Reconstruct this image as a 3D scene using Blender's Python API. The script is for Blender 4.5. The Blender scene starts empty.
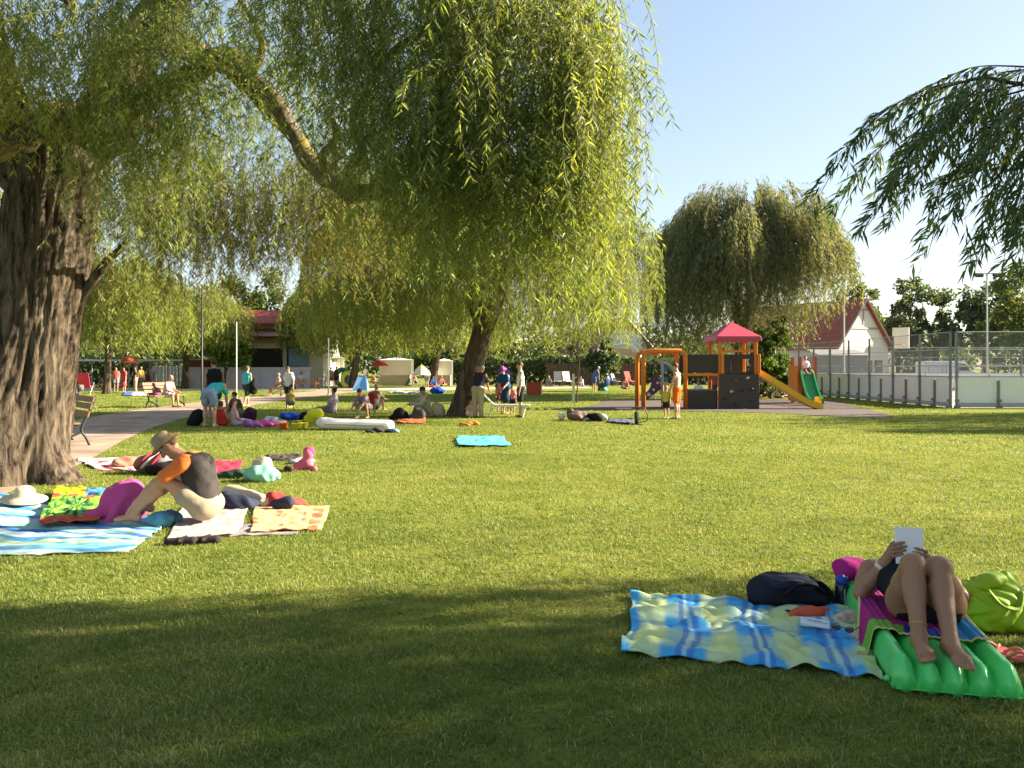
SKY_STRENGTH, SUN_STRENGTH, EXPOSURE = 0.074, 4.5, 2.38
import bpy, math, random
import numpy as np
from mathutils import Vector, noise as mnoise
R = math.radians
rnd = random.Random(7)
rng = np.random.default_rng(11)
scene = bpy.context.scene
COL = scene.collection

# ------------------------------------------------------------------ camera
CAM_H, FPX, HZ = 1.5, 800.0, 368.0
cd = bpy.data.cameras.new("camera")
cam = bpy.data.objects.new("camera", cd); COL.objects.link(cam)
cam.location = (0, 0, CAM_H); cam.rotation_euler = (R(90), 0, 0)
cd.sensor_width = 36.0; cd.lens = 36.0 * FPX / 1024; cd.shift_y = (HZ - 384) / 1024.0
cd.clip_start = 0.05; cd.clip_end = 3000
scene.camera = cam

def G(px, py, z=0.0):
    """ground point seen in that direction"""
    d = (CAM_H - z) * FPX / (py - HZ)
    return np.array([(px - 512) / FPX * d, d, z])

def W(px, py, Y):
    return np.array([(px - 512) / FPX * Y, Y, CAM_H - (py - HZ) / FPX * Y])

# ------------------------------------------------------------------ objects
def tag(o, label=None, cat=None, group=None, kind=None):
    if label: o['label'] = label
    if cat: o['category'] = cat
    if group: o['group'] = group
    if kind: o['kind'] = kind
    return o

def thing(name, label, cat, loc=(0, 0, 0), rotz=0.0, group=None):
    o = bpy.data.objects.new(name, None); COL.objects.link(o)
    o.empty_display_size = 0.2
    o.location = tuple(float(v) for v in loc); o.rotation_euler = (0, 0, rotz)
    return tag(o, label, cat, group)

def raw_mesh(name, V, quads=None, tris=None, smooth=True):
    me = bpy.data.meshes.new(name)
    V = np.asarray(V, np.float32)
    nq = 0 if quads is None else len(quads); nt = 0 if tris is None else len(tris)
    me.vertices.add(len(V)); me.vertices.foreach_set('co', V.ravel())
    li = []
    if nq: li.append(np.asarray(quads, np.int32).ravel())
    if nt: li.append(np.asarray(tris, np.int32).ravel())
    li = np.concatenate(li)
    me.loops.add(len(li)); me.loops.foreach_set('vertex_index', li)
    me.polygons.add(nq + nt)
    st = np.concatenate([np.arange(nq) * 4, nq * 4 + np.arange(nt) * 3]).astype(np.int32)
    tot = np.concatenate([np.full(nq, 4), np.full(nt, 3)]).astype(np.int32)
    me.polygons.foreach_set('loop_start', st); me.polygons.foreach_set('loop_total', tot)
    me.polygons.foreach_set('use_smooth', np.full(nq + nt, smooth))
    me.update(calc_edges=True)
    return me

def link(name, me, mats, parent=None, world=True):
    o = bpy.data.objects.new(name, me); COL.objects.link(o)
    for m in (mats if isinstance(mats, (list, tuple)) else [mats]): me.materials.append(m)
    if parent is not None:
        o.parent = parent
        if world:
            off = Vector((0, 0, 0)); p = parent
            while p is not None:
                off += p.location; p = p.parent
            n = len(me.vertices); co = np.empty(n * 3, np.float32); me.vertices.foreach_get('co', co)
            co = co.reshape(-1, 3) - np.array(off, np.float32); me.vertices.foreach_set('co', co.ravel()); me.update()
    return o

def rebase(o):
    """move a single-mesh thing's origin to its base"""
    me = o.data; n = len(me.vertices); co = np.empty(n * 3, np.float32); me.vertices.foreach_get('co', co)
    co = co.reshape(-1, 3); c = (co.min(0) + co.max(0)) / 2; c[2] = co[:, 2].min()
    me.vertices.foreach_set('co', (co - c).ravel()); me.update(); o.location = tuple(float(v) for v in c)
    return o

class MB:
    def __init__(s): s.v = []; s.f = []; s.mi = []; s.n = 0; s.cur = 0
    def add(s, V, F):
        V = np.asarray(V, float)
        s.v.append(V); s.f += [tuple(i + s.n for i in f) for f in F]; s.mi += [s.cur] * len(F); s.n += len(V); return s
    def box(s, c, d, rz=0.0, rx=0.0, ry=0.0, taper=1.0):
        c = np.asarray(c, float); hx, hy, hz = d[0] / 2, d[1] / 2, d[2] / 2
        V = np.array([[x * (taper if z > 0 else 1), y * (taper if z > 0 else 1), z] for z in (-hz, hz) for (x, y) in ((-hx, -hy), (hx, -hy), (hx, hy), (-hx, hy))])
        cx, sx = math.cos(rx), math.sin(rx); V = V @ np.array([[1, 0, 0], [0, cx, -sx], [0, sx, cx]]).T
        cy, sy = math.cos(ry), math.sin(ry); V = V @ np.array([[cy, 0, sy], [0, 1, 0], [-sy, 0, cy]]).T
        cz, sz = math.cos(rz), math.sin(rz); V = V @ np.array([[cz, -sz, 0], [sz, cz, 0], [0, 0, 1]]).T
        return s.add(V + c, [(3, 2, 1, 0), (4, 5, 6, 7), (0, 1, 5, 4), (1, 2, 6, 5), (2, 3, 7, 6), (3, 0, 4, 7)])
    def tube(s, path, rad, seg=8, cap=True, flat=(1, 1)):
        path = np.asarray(path, float); n = len(path)
        rad = np.broadcast_to(np.asarray(rad, float), (n,))
        T = np.gradient(path, axis=0); T /= np.linalg.norm(T, axis=1)[:, None] + 1e-9
        up = np.array([0, 0, 1.0]) if abs(T[0][2]) < .9 else np.array([1.0, 0, 0])
        a = np.cross(T[0], up); a /= np.linalg.norm(a)
        V = []
        for i in range(n):
            a = a - T[i] * np.dot(a, T[i]); a /= np.linalg.norm(a) + 1e-9
            b = np.cross(T[i], a)
            for k in range(seg):
                t = 2 * math.pi * k / seg
                V.append(path[i] + rad[i] * (math.cos(t) * a * flat[0] + math.sin(t) * b * flat[1]))
        F = [(i * seg + k, i * seg + (k + 1) % seg, (i + 1) * seg + (k + 1) % seg, (i + 1) * seg + k) for i in range(n - 1) for k in range(seg)]
        if cap: F += [tuple(range(seg))[::-1], tuple((n - 1) * seg + k for k in range(seg))]
        return s.add(V, F)
    def cyl(s, p, h, r0, r1=None, seg=16):
        p = np.asarray(p, float); return s.tube([p, p + np.array([0, 0, h])], [r0, r0 if r1 is None else r1], seg)
    def lathe(s, c, prof, seg=20, up=(0, 0, 1), squash=1.0):
        c = np.asarray(c, float); u = np.asarray(up, float); u /= np.linalg.norm(u)
        a = np.cross(u, (0, 1.0, 0.01)); a /= np.linalg.norm(a); b = np.cross(u, a)
        V = [c + u * z + r * (math.cos(t) * a + squash * math.sin(t) * b) for (r, z) in prof for t in (2 * math.pi * k / seg for k in range(seg))]
        n = len(prof)
        F = [(i * seg + k, i * seg + (k + 1) % seg, (i + 1) * seg + (k + 1) % seg, (i + 1) * seg + k) for i in range(n - 1) for k in range(seg)]
        F += [tuple(range(seg))[::-1], tuple((n - 1) * seg + k for k in range(seg))]
        return s.add(V, F)
    def ball(s, c, r, seg=14):
        r = np.broadcast_to(np.asarray(r, float), (3,)); m = seg // 2 + 1
        V = [np.asarray(c) + r * np.array([math.cos(t) * math.sin(p), math.sin(t) * math.sin(p), -math.cos(p)])
             for p in (math.pi * (i + .02) / (m - 1 + .04) for i in range(m)) for t in (2 * math.pi * k / seg for k in range(seg))]
        F = [(i * seg + k, i * seg + (k + 1) % seg, (i + 1) * seg + (k + 1) % seg, (i + 1) * seg + k) for i in range(m - 1) for k in range(seg)]
        F += [tuple(range(seg))[::-1], tuple((m - 1) * seg + k for k in range(seg))]
        return s.add(V, F)
    def poly(s, P, thick, up=(0, 0, 1)):
        """flat polygon given thickness"""
        P = np.asarray(P, float); n = len(P); u = np.asarray(up, float) * thick
        F = [tuple(range(n))[::-1], tuple(range(n, 2 * n))] + [(i, (i + 1) % n, n + (i + 1) % n, n + i) for i in range(n)]
        return s.add(np.vstack([P, P + u]), F)
    def build(s, name, mats, parent=None, smooth=False, bevel=0.0, world=True):
        me = bpy.data.meshes.new(name)
        V = np.vstack(s.v)
        me.from_pydata(V.tolist(), [], s.f)
        me.polygons.foreach_set('material_index', s.mi)
        me.polygons.foreach_set('use_smooth', [smooth] * len(s.f)); me.update()
        o = link(name, me, mats, parent, world)
        if bevel:
            b = o.modifiers.new('bevel', 'BEVEL'); b.width = bevel; b.segments = 2; b.limit_method = 'ANGLE'; b.angle_limit = R(40)
        return o

def copy_thing(o, loc, rotz, label=None, parent=None):
    c = o.copy(); COL.objects.link(c)
    if parent is None:
        c.location = tuple(float(v) for v in loc); c.rotation_euler = (0, 0, rotz)
        if label: c['label'] = label
    else: c.parent = parent
    for ch in list(o.children): copy_thing(ch, None, None, None, c)
    return c

# ------------------------------------------------------------------ materials
_M = {}
def lin(c):
    return tuple(((v / 12.92) if v <= .04045 else ((v + .055) / 1.055) ** 2.4) for v in c)
def new_mat(name):
    m = bpy.data.materials.new(name); m.use_nodes = True
    nt = m.node_tree; nt.nodes.clear()
    out = nt.nodes.new('ShaderNodeOutputMaterial')
    return m, nt, nt.nodes, nt.links, out
def mat(name, col, rough=.75, var=.18, scale=9.0, bump=.15, bscale=None, metal=0.0, spec=.35, dist=.01, transl=0.0):
    """procedural paint/cloth/plastic: base colour broken by two noises, with bump"""
    key = name
    if key in _M: return _M[key]
    m, nt, N, L, out = new_mat(name)
    p = N.new('ShaderNodeBsdfPrincipled')
    tc = N.new('ShaderNodeTexCoord')
    n1 = N.new('ShaderNodeTexNoise'); n1.inputs['Scale'].default_value = scale; n1.inputs['Detail'].default_value = 6
    L.new(tc.outputs['Object'], n1.inputs['Vector'])
    mx = N.new('ShaderNodeMix'); mx.data_type = 'RGBA'
    mx.inputs['A'].default_value = tuple(min(1, v * (1 - var)) for v in col) + (1,)
    mx.inputs['B'].default_value = tuple(min(1, v * (1 + var)) for v in col) + (1,)
    L.new(n1.outputs['Fac'], mx.inputs['Factor']); L.new(mx.outputs['Result'], p.inputs['Base Color'])
    p.inputs['Roughness'].default_value = rough; p.inputs['Metallic'].default_value = metal
    p.inputs['Specular IOR Level'].default_value = spec
    if bump:
        n2 = N.new('ShaderNodeTexNoise'); n2.inputs['Scale'].default_value = bscale or scale * 4; n2.inputs['Detail'].default_value = 4
        L.new(tc.outputs['Object'], n2.inputs['Vector'])
        b = N.new('ShaderNodeBump'); b.inputs['Strength'].default_value = bump; b.inputs['Distance'].default_value = dist
        L.new(n2.outputs['Fac'], b.inputs['Height']); L.new(b.outputs['Normal'], p.inputs['Normal'])
    if transl:
        t = N.new('ShaderNodeBsdfTranslucent'); L.new(mx.outputs['Result'], t.inputs['Color'])
        ms = N.new('ShaderNodeMixShader'); ms.inputs[0].default_value = transl
        L.new(p.outputs[0], ms.inputs[1]); L.new(t.outputs[0], ms.inputs[2]); L.new(ms.outputs[0], out.inputs[0])
    else: L.new(p.outputs[0], out.inputs[0])
    _M[key] = m; return m

def cloth_mat(name='printed_cloth', rough=.85, scale=220):
    """cloth whose woven/printed pattern is an attribute of the sheet"""
    if name in _M: return _M[name]
    m, nt, N, L, out = new_mat(name)
    p = N.new('ShaderNodeBsdfPrincipled'); a = N.new('ShaderNodeAttribute'); a.attribute_name = 'pattern'
    tc = N.new('ShaderNodeTexCoord'); n = N.new('ShaderNodeTexNoise'); n.inputs['Scale'].default_value = scale
    L.new(tc.outputs['Object'], n.inputs['Vector'])
    mx = N.new('ShaderNodeMix'); mx.data_type = 'RGBA'; mx.blend_type = 'MULTIPLY'; mx.inputs['Factor'].default_value = .35
    L.new(a.outputs['Color'], mx.inputs['A']); L.new(n.outputs['Fac'], mx.inputs['B'])
    sc = N.new('ShaderNodeMix'); sc.data_type = 'RGBA'; sc.blend_type = 'MULTIPLY'; sc.inputs['Factor'].default_value = 1
    sc.inputs['B'].default_value = (1.15, 1.15, 1.15, 1); L.new(mx.outputs['Result'], sc.inputs['A'])
    L.new(sc.outputs['Result'], p.inputs['Base Color']); p.inputs['Roughness'].default_value = rough; p.inputs['Specular IOR Level'].default_value = .2
    b = N.new('ShaderNodeBump'); b.inputs['Strength'].default_value = .25; b.inputs['Distance'].default_value = .004
    L.new(n.outputs['Fac'], b.inputs['Height']); L.new(b.outputs['Normal'], p.inputs['Normal'])
    L.new(p.outputs[0], out.inputs[0]); _M[name] = m; return m

def leaf_mat(name, c0, c1, c2, transl=.42, rough=.5, tcol=None):
    """foliage: tone attribute runs over three leaf colours; light passes through the blades"""
    m, nt, N, L, out = new_mat(name)
    a = N.new('ShaderNodeAttribute'); a.attribute_name = 'tone'
    cr = N.new('ShaderNodeValToRGB'); e = cr.color_ramp.elements
    e[0].position = 0; e[0].color = c0 + (1,); e[1].position = 1; e[1].color = c2 + (1,)
    k = e.new(.5); k.color = c1 + (1,)
    L.new(a.outputs['Fac'], cr.inputs['Fac'])
    d = N.new('ShaderNodeBsdfPrincipled'); d.inputs['Roughness'].default_value = rough; d.inputs['Specular IOR Level'].default_value = .3
    L.new(cr.outputs['Color'], d.inputs['Base Color'])
    t = N.new('ShaderNodeBsdfTranslucent')
    mx = N.new('ShaderNodeMix'); mx.data_type = 'RGBA'; mx.blend_type = 'MULTIPLY'; mx.inputs['Factor'].default_value = 1
    mx.inputs['B'].default_value = (tcol or (1.6, 1.35, .55)) + (1,)
    L.new(cr.outputs['Color'], mx.inputs['A']); L.new(mx.outputs['Result'], t.inputs['Color'])
    ms = N.new('ShaderNodeMixShader'); ms.inputs[0].default_value = transl
    L.new(d.outputs[0], ms.inputs[1]); L.new(t.outputs[0], ms.inputs[2]); L.new(ms.outputs[0], out.inputs[0])
    return m

def bark_mat(name, dark, light, moss=None, sx=9.0, sz=1.6, bump=.9):
    m, nt, N, L, out = new_mat(name)
    tc = N.new('ShaderNodeTexCoord'); mp = N.new('ShaderNodeMapping'); mp.inputs['Scale'].default_value = (sx, sx, sz)
    L.new(tc.outputs['Object'], mp.inputs['Vector'])
    n = N.new('ShaderNodeTexNoise'); n.inputs['Scale'].default_value = 1.0; n.inputs['Detail'].default_value = 9; n.inputs['Roughness'].default_value = .65
    n.inputs['Distortion'].default_value = .6
    L.new(mp.outputs[0], n.inputs['Vector'])
    cr = N.new('ShaderNodeValToRGB'); e = cr.color_ramp.elements
    e[0].position = .36; e[0].color = dark + (1,); e[1].position = .68; e[1].color = light + (1,)
    L.new(n.outputs['Fac'], cr.inputs['Fac'])
    col = cr.outputs['Color']
    if moss:
        n2 = N.new('ShaderNodeTexNoise'); n2.inputs['Scale'].default_value = 2.2; n2.inputs['Detail'].default_value = 5
        L.new(tc.outputs['Object'], n2.inputs['Vector'])
        r2 = N.new('ShaderNodeValToRGB'); r2.color_ramp.elements[0].position = .52; r2.color_ramp.elements[1].position = .66
        L.new(n2.outputs['Fac'], r2.inputs['Fac'])
        mx = N.new('ShaderNodeMix'); mx.data_type = 'RGBA'; L.new(r2.outputs['Color'], mx.inputs['Factor'])
        L.new(col, mx.inputs['A']); mx.inputs['B'].default_value = moss + (1,); col = mx.outputs['Result']
    p = N.new('ShaderNodeBsdfPrincipled'); p.inputs['Roughness'].default_value = .95; p.inputs['Specular IOR Level'].default_value = .1
    L.new(col, p.inputs['Base Color'])
    b = N.new('ShaderNodeBump'); b.inputs['Strength'].default_value = bump; b.inputs['Distance'].default_value = .03
    L.new(n.outputs['Fac'], b.inputs['Height']); L.new(b.outputs['Normal'], p.inputs['Normal'])
    L.new(p.outputs[0], out.inputs[0]); return m

# ------------------------------------------------------------------ smooth bodies (signed distance + surface nets)
def cap(a, b, ra, rb=None): return ('c', np.asarray(a, float), np.asarray(b, float), float(ra), float(ra if rb is None else rb))
def ell(c, r, M=None): return ('e', np.asarray(c, float), np.asarray(r, float), np.eye(3) if M is None else np.asarray(M, float))
def fine(p): return p + ('fine',)
def _bb(p):
    if p[0] == 'c': r = max(p[3], p[4]); return np.minimum(p[1], p[2]) - r, np.maximum(p[1], p[2]) + r
    r = p[2].max(); return p[1] - r, p[1] + r
def _sd(p, X):
    if p[0] == 'c':
        ba = p[2] - p[1]; l2 = float(ba @ ba) + 1e-12
        h = np.clip(((X - p[1]) @ ba) / l2, 0, 1)
        return np.linalg.norm(X - p[1] - h[..., None] * ba, axis=-1) - (p[3] + (p[4] - p[3]) * h)
    q = (X - p[1]) @ p[3].T
    k0 = np.linalg.norm(q / p[2], axis=-1); k1 = np.linalg.norm(q / p[2] ** 2, axis=-1) + 1e-9
    return k0 * (k0 - 1) / k1
def sdf_mesh(prims, res=.012, k=.03, clips=(), cuts=(), wob=0.0, wsc=8.0):
    lo = np.min([_bb(p)[0] for p in prims], 0) - 3 * res - k; hi = np.max([_bb(p)[1] for p in prims], 0) + 3 * res + k
    n = np.ceil((hi - lo) / res).astype(int) + 1
    f = np.full(n, 1.0, np.float32)
    def sub(p, m):
        a, b = _bb(p); i0 = np.clip(((a - m - lo) / res).astype(int), 0, n); i1 = np.clip(((b + m - lo) / res).astype(int) + 2, 0, n)
        sl = tuple(slice(x, y) for x, y in zip(i0, i1))
        X = np.stack(np.meshgrid(*[lo[j] + res * np.arange(i0[j], i1[j]) for j in range(3)], indexing='ij'), -1)
        return sl, X
    for p in prims:
        kk = k
        if isinstance(p[-1], str): p = p[:-1]; kk = min(k, .006)
        sl, X = sub(p, kk + 2 * res); d = _sd(p, X); o = f[sl]
        h = np.maximum(kk - np.abs(o - d), 0) / kk
        f[sl] = np.minimum(o, d) - h * h * kk * .25
    for p in cuts:
        sl, X = sub(p, 2 * res); f[sl] = np.maximum(f[sl], -_sd(p, X))
    if clips or wob:
        X = np.stack(np.meshgrid(*[lo[j] + res * np.arange(n[j]) for j in range(3)], indexing='ij'), -1)
        if wob:
            w = wsc
            f += wob * (np.sin(w * X[..., 0] + 2.3 * np.sin(w * .7 * X[..., 2])) * np.sin(w * 1.3 * X[..., 2] + 1.7 * np.sin(w * .9 * X[..., 1])) + .5 * np.sin(2.1 * w * (X[..., 0] + X[..., 1]) + 3 * np.sin(w * X[..., 2])))
        for (pt, nm) in clips:
            nm = np.asarray(nm, float); nm = nm / np.linalg.norm(nm); f = np.maximum(f, (X - np.asarray(pt)) @ nm)
    s = f < 0
    c = [s[i:n[0] - 1 + i, j:n[1] - 1 + j, l:n[2] - 1 + l] for i in (0, 1) for j in (0, 1) for l in (0, 1)]
    cnt = sum(x.astype(np.int8) for x in c); act = (cnt > 0) & (cnt < 8)
    idx = np.argwhere(act); vid = np.full(act.shape, -1, np.int64); vid[act] = np.arange(len(idx))
    cr = np.array([[i, j, l] for i in (0, 1) for j in (0, 1) for l in (0, 1)])
    val = np.stack([f[idx[:, 0] + o[0], idx[:, 1] + o[1], idx[:, 2] + o[2]] for o in cr], 1)
    acc = np.zeros((len(idx), 3)); w = np.zeros(len(idx))
    for a in range(8):
        for b in range(a + 1, 8):
            if np.abs(cr[a] - cr[b]).sum() != 1: continue
            m = (val[:, a] < 0) != (val[:, b] < 0); t = val[:, a] / (val[:, a] - val[:, b] + 1e-12)
            acc += np.where(m[:, None], cr[a] + t[:, None] * (cr[b] - cr[a]), 0); w += m
    V = lo + res * (idx + acc / w[:, None])
    Q = []
    for ax in range(3):
        a1, a2 = (ax + 1) % 3, (ax + 2) % 3
        A = np.take(s, range(n[ax] - 1), ax); B = np.take(s, range(1, n[ax]), ax)
        e = np.argwhere(A != B); ok = (e[:, a1] > 0) & (e[:, a2] > 0) & (e[:, a1] < n[a1] - 1) & (e[:, a2] < n[a2] - 1); e = e[ok]
        if not len(e): continue
        u1 = np.zeros(3, int); u1[a1] = 1; u2 = np.zeros(3, int); u2[a2] = 1
        g = lambda d: vid[tuple((e - d).T)]
        q = np.stack([g(u1 + u2), g(u2), g(0 * u1), g(u1)], 1)
        fl = ~A[tuple(e.T)]; q[fl] = q[fl][:, ::-1]
        Q.append(q)
    return V, np.concatenate(Q)
def soft(name, prims, m, parent=None, res=.012, k=.03, clips=(), cuts=(), wob=0.0, wsc=8.0, zmin=None):
    V, Q = sdf_mesh(prims, res, k, clips, cuts, wob, wsc)
    if zmin is not None: V[:, 2] = np.maximum(V[:, 2], zmin)
    return link(name, raw_mesh(name, V, quads=Q), m, parent)
def soft_thing(name, label, cat, prims, m, res=.012, k=.03, group=None, zmin=.004, **kw):
    return tag(rebase(soft(name, prims, m, None, res, k, zmin=zmin, **kw)), label, cat, group)

# ------------------------------------------------------------------ cloth lying on the lawn
FOOT = []          # footprints where no grass stands
def vnoise(u, v, sc, seed):
    return np.array([mnoise.noise(Vector((a * sc + seed * 7.3, b * sc - seed * 3.1, seed * 1.7))) for a, b in zip(u.ravel(), v.ravel())]).reshape(u.shape)
def cloth(name, label, cat, corners, colf, nx=48, ny=32, amp=.02, sc=5.0, seed=1, z0=.02, wob=.03, thick=.008, group=None, m=None, foot=True, parent=None, drape=None):
    """corners: 4 world points going round; a rumpled double-sided sheet"""
    c = [np.asarray(p, float) for p in corners]
    u, v = np.meshgrid(np.linspace(0, 1, nx), np.linspace(0, 1, ny), indexing='ij')
    P = (1 - u)[..., None] * (1 - v)[..., None] * c[0] + u[..., None] * (1 - v)[..., None] * c[1] + (u * v)[..., None] * c[2] + ((1 - u) * v)[..., None] * c[3]
    Lx = np.linalg.norm(c[1] - c[0]); Ly = np.linalg.norm(c[3] - c[0])
    a, b = u * Lx, v * Ly
    h = vnoise(a, b, sc, seed) + .5 * vnoise(a, b, sc * 2.3, seed + 5)
    h = np.abs(h) ** .8
    P[..., 2] += z0 + amp * h
    P[..., 0] += wob * vnoise(a, b, 2.5, seed + 9); P[..., 1] += wob * vnoise(a, b, 2.5, seed + 13)
    if drape is not None: P[..., 2] = np.maximum(P[..., 2], drape(P))
    top = P.reshape(-1, 3); bot = top - np.array([0, 0, thick])
    V = np.vstack([top, bot]); n = nx * ny
    I = np.arange(n).reshape(nx, ny)
    q = np.stack([I[:-1, :-1], I[1:, :-1], I[1:, 1:], I[:-1, 1:]], -1).reshape(-1, 4)
    Q = [q, q[:, ::-1] + n]
    for e in (I[:, 0], I[-1, :], I[::-1, -1], I[0, ::-1]):
        Q.append(np.stack([e[:-1], e[:-1] + n, e[1:] + n, e[1:]], 1))
    me = raw_mesh(name, V, quads=np.concatenate(Q))
    col = np.clip(colf(u, v), 0, 1).reshape(-1, 3)
    at = me.color_attributes.new('pattern', 'FLOAT_COLOR', 'POINT')
    cc = np.ones((2 * n, 4), np.float32); cc[:n, :3] = col; cc[n:, :3] = col
    at.data.foreach_set('color', cc.ravel())
    o = link(name, me, m or cloth_mat(), parent)
    if parent is None: tag(rebase(o), label, cat, group)
    if foot:
        FOOT.append(np.array([p[:2] for p in c]))
    return o
def flat_col(c, seed=1, var=.1):
    def f(u, v):
        t = vnoise(u, v, 6, seed)[..., None] * var
        return np.array(c) * (1 + t)
    return f
# ================================================================== SETTING
# ---- world and sun
SUN_EL, SUN_AZ = R(25), math.atan2(.985, .17)     # azimuth from +Y towards +X
w = bpy.data.worlds.new("World"); scene.world = w; w.use_nodes = True
nt = w.node_tree; nt.nodes.clear()
sky = nt.nodes.new('ShaderNodeTexSky'); sky.sky_type = 'NISHITA'; sky.sun_disc = False
sky.sun_elevation = SUN_EL; sky.sun_rotation = SUN_AZ
sky.air_density = 1.1; sky.dust_density = .8; sky.ozone_density = 1.5; sky.altitude = 100
bg = nt.nodes.new('ShaderNodeBackground'); bg.inputs['Strength'].default_value = SKY_STRENGTH
wo = nt.nodes.new('ShaderNodeOutputWorld')
gam = nt.nodes.new('ShaderNodeGamma'); gam.inputs['Gamma'].default_value = .66     # softer, hazier evening sky
nt.links.new(sky.outputs[0], gam.inputs['Color']); nt.links.new(gam.outputs[0], bg.inputs[0]); nt.links.new(bg.outputs[0], wo.inputs[0])
sl = bpy.data.lights.new("sun", 'SUN'); sl.energy = SUN_STRENGTH; sl.angle = R(.6); sl.color = (1.0, .89, .70)
so = bpy.data.objects.new("sun", sl); COL.objects.link(so)
sd = Vector((math.sin(SUN_AZ) * math.cos(SUN_EL), math.cos(SUN_AZ) * math.cos(SUN_EL), math.sin(SUN_EL)))
so.rotation_euler = sd.to_track_quat('Z', 'Y').to_euler(); so.location = (30, 5, 30)
vs = scene.view_settings
scene.display_settings.display_device = 'sRGB'
vs.view_transform = 'Standard'; vs.look = 'None'; vs.gamma = 1; vs.use_curve_mapping = False; vs.exposure = EXPOSURE
scene.cycles.max_bounces = 7; scene.cycles.transparent_max_bounces = 16; scene.cycles.diffuse_bounces = 6
scene.cycles.transmission_bounces = 4; scene.cycles.glossy_bounces = 2
scene.cycles.use_denoising = True
scene.cycles.caustics_reflective = False; scene.cycles.caustics_refractive = False

# ---- ground
def ground_material():
    m, nt, N, L, out = new_mat('lawn')
    tc = N.new('ShaderNodeTexCoord')
    def noise(s, det=6, ro=.6):
        n = N.new('ShaderNodeTexNoise'); n.inputs['Scale'].default_value = s; n.inputs['Detail'].default_value = det; n.inputs['Roughness'].default_value = ro
        L.new(tc.outputs['Object'], n.inputs['Vector']); return n
    def ramp(n, stops):
        r = N.new('ShaderNodeValToRGB'); e = r.color_ramp.elements
        e[0].position, e[0].color = stops[0][0], stops[0][1] + (1,); e[1].position, e[1].color = stops[-1][0], stops[-1][1] + (1,)
        for p, c in stops[1:-1]: k = e.new(p); k.color = c + (1,)
        L.new(n.outputs['Fac'], r.inputs['Fac']); return r
    big = ramp(noise(.28, 4), [(.3, (.140, .168, .036)), (.5, (.20, .212, .046)), (.72, (.27, .240, .07))])
    fine = ramp(noise(38, 10, .75), [(.3, (.35, .40, .34)), (.52, (.95, 1.0, .9)), (.75, (1.7, 1.55, 1.5))])
    mid = ramp(noise(2.6, 6, .7), [(.3, (.72, .80, .75)), (.7, (1.22, 1.14, 1.15))])
    a = N.new('ShaderNodeMix'); a.data_type = 'RGBA'; a.blend_type = 'MULTIPLY'; a.inputs['Factor'].default_value = 1; a.clamp_result = False
    L.new(big.outputs[0], a.inputs['A']); L.new(fine.outputs[0], a.inputs['B'])
    b = N.new('ShaderNodeMix'); b.data_type = 'RGBA'; b.blend_type = 'MULTIPLY'; b.inputs['Factor'].default_value = 1
    L.new(a.outputs['Result'], b.inputs['A']); L.new(mid.outputs[0], b.inputs['B'])
    p = N.new('ShaderNodeBsdfPrincipled'); p.inputs['Roughness'].default_value = .95; p.inputs['Specular IOR Level'].default_value = .05
    L.new(b.outputs['Result'], p.inputs['Base Color'])
    bp = N.new('ShaderNodeBump'); bp.inputs['Strength'].default_value = .8; bp.inputs['Distance'].default_value = .04
    hn = noise(22, 8, .7); L.new(hn.outputs['Fac'], bp.inputs['Height']); L.new(bp.outputs['Normal'], p.inputs['Normal'])
    L.new(p.outputs[0], out.inputs[0]); return m
def gz(x, y):
    return 0.0
gm = MB()
xs = [-1500, -400, -120, -60, -30, -15, -6, 0, 6, 15, 30, 60, 120, 400, 1500]; ys = [-300, -60, -20, 0, 6, 12, 20, 30, 45, 70, 120, 300, 1800]
gv = [(x, y, 0) for x in xs for y in ys]; ny_ = len(ys)
gm.add(gv, [(i * ny_ + j, (i + 1) * ny_ + j, (i + 1) * ny_ + j + 1, i * ny_ + j + 1) for i in range(len(xs) - 1) for j in range(ny_ - 1)])
tag(gm.build('ground', ground_material()), 'wide mown lawn with dry yellow patches', None, None, 'structure')

def sheet(name, pts, z, m, label, seed=None):
    b = MB(); b.poly([(p[0], p[1], z - .03) for p in pts], .03)
    return tag(b.build(name, m), label, None, None, 'structure')
def paving_mat(name, c0, c1, sx, sy, mort):
    m, nt, N, L, out = new_mat(name)
    tc = N.new('ShaderNodeTexCoord'); br = N.new('ShaderNodeTexBrick'); br.inputs['Scale'].default_value = 1
    br.inputs['Brick Width'].default_value = sx; br.inputs['Row Height'].default_value = sy; br.inputs['Mortar Size'].default_value = .008
    br.inputs['Color1'].default_value = c0 + (1,); br.inputs['Color2'].default_value = c1 + (1,); br.inputs['Mortar'].default_value = mort + (1,)
    L.new(tc.outputs['Object'], br.inputs['Vector'])
    n = N.new('ShaderNodeTexNoise'); n.inputs['Scale'].default_value = 1.3; n.inputs['Detail'].default_value = 8
    L.new(tc.outputs['Object'], n.inputs['Vector'])
    r = N.new('ShaderNodeValToRGB'); r.color_ramp.elements[0].color = (.6, .6, .6, 1); r.color_ramp.elements[1].color = (1.25, 1.22, 1.2, 1)
    r.color_ramp.elements[0].position = .3; r.color_ramp.elements[1].position = .7
    L.new(n.outputs['Fac'], r.inputs['Fac'])
    a = N.new('ShaderNodeMix'); a.data_type = 'RGBA'; a.blend_type = 'MULTIPLY'; a.inputs['Factor'].default_value = 1
    L.new(br.outputs['Color'], a.inputs['A']); L.new(r.outputs[0], a.inputs['B'])
    p = N.new('ShaderNodeBsdfPrincipled'); p.inputs['Roughness'].default_value = .9; p.inputs['Specular IOR Level'].default_value = .15
    L.new(a.outputs['Result'], p.inputs['Base Color']); L.new(p.outputs[0], out.inputs[0]); return m
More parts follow.
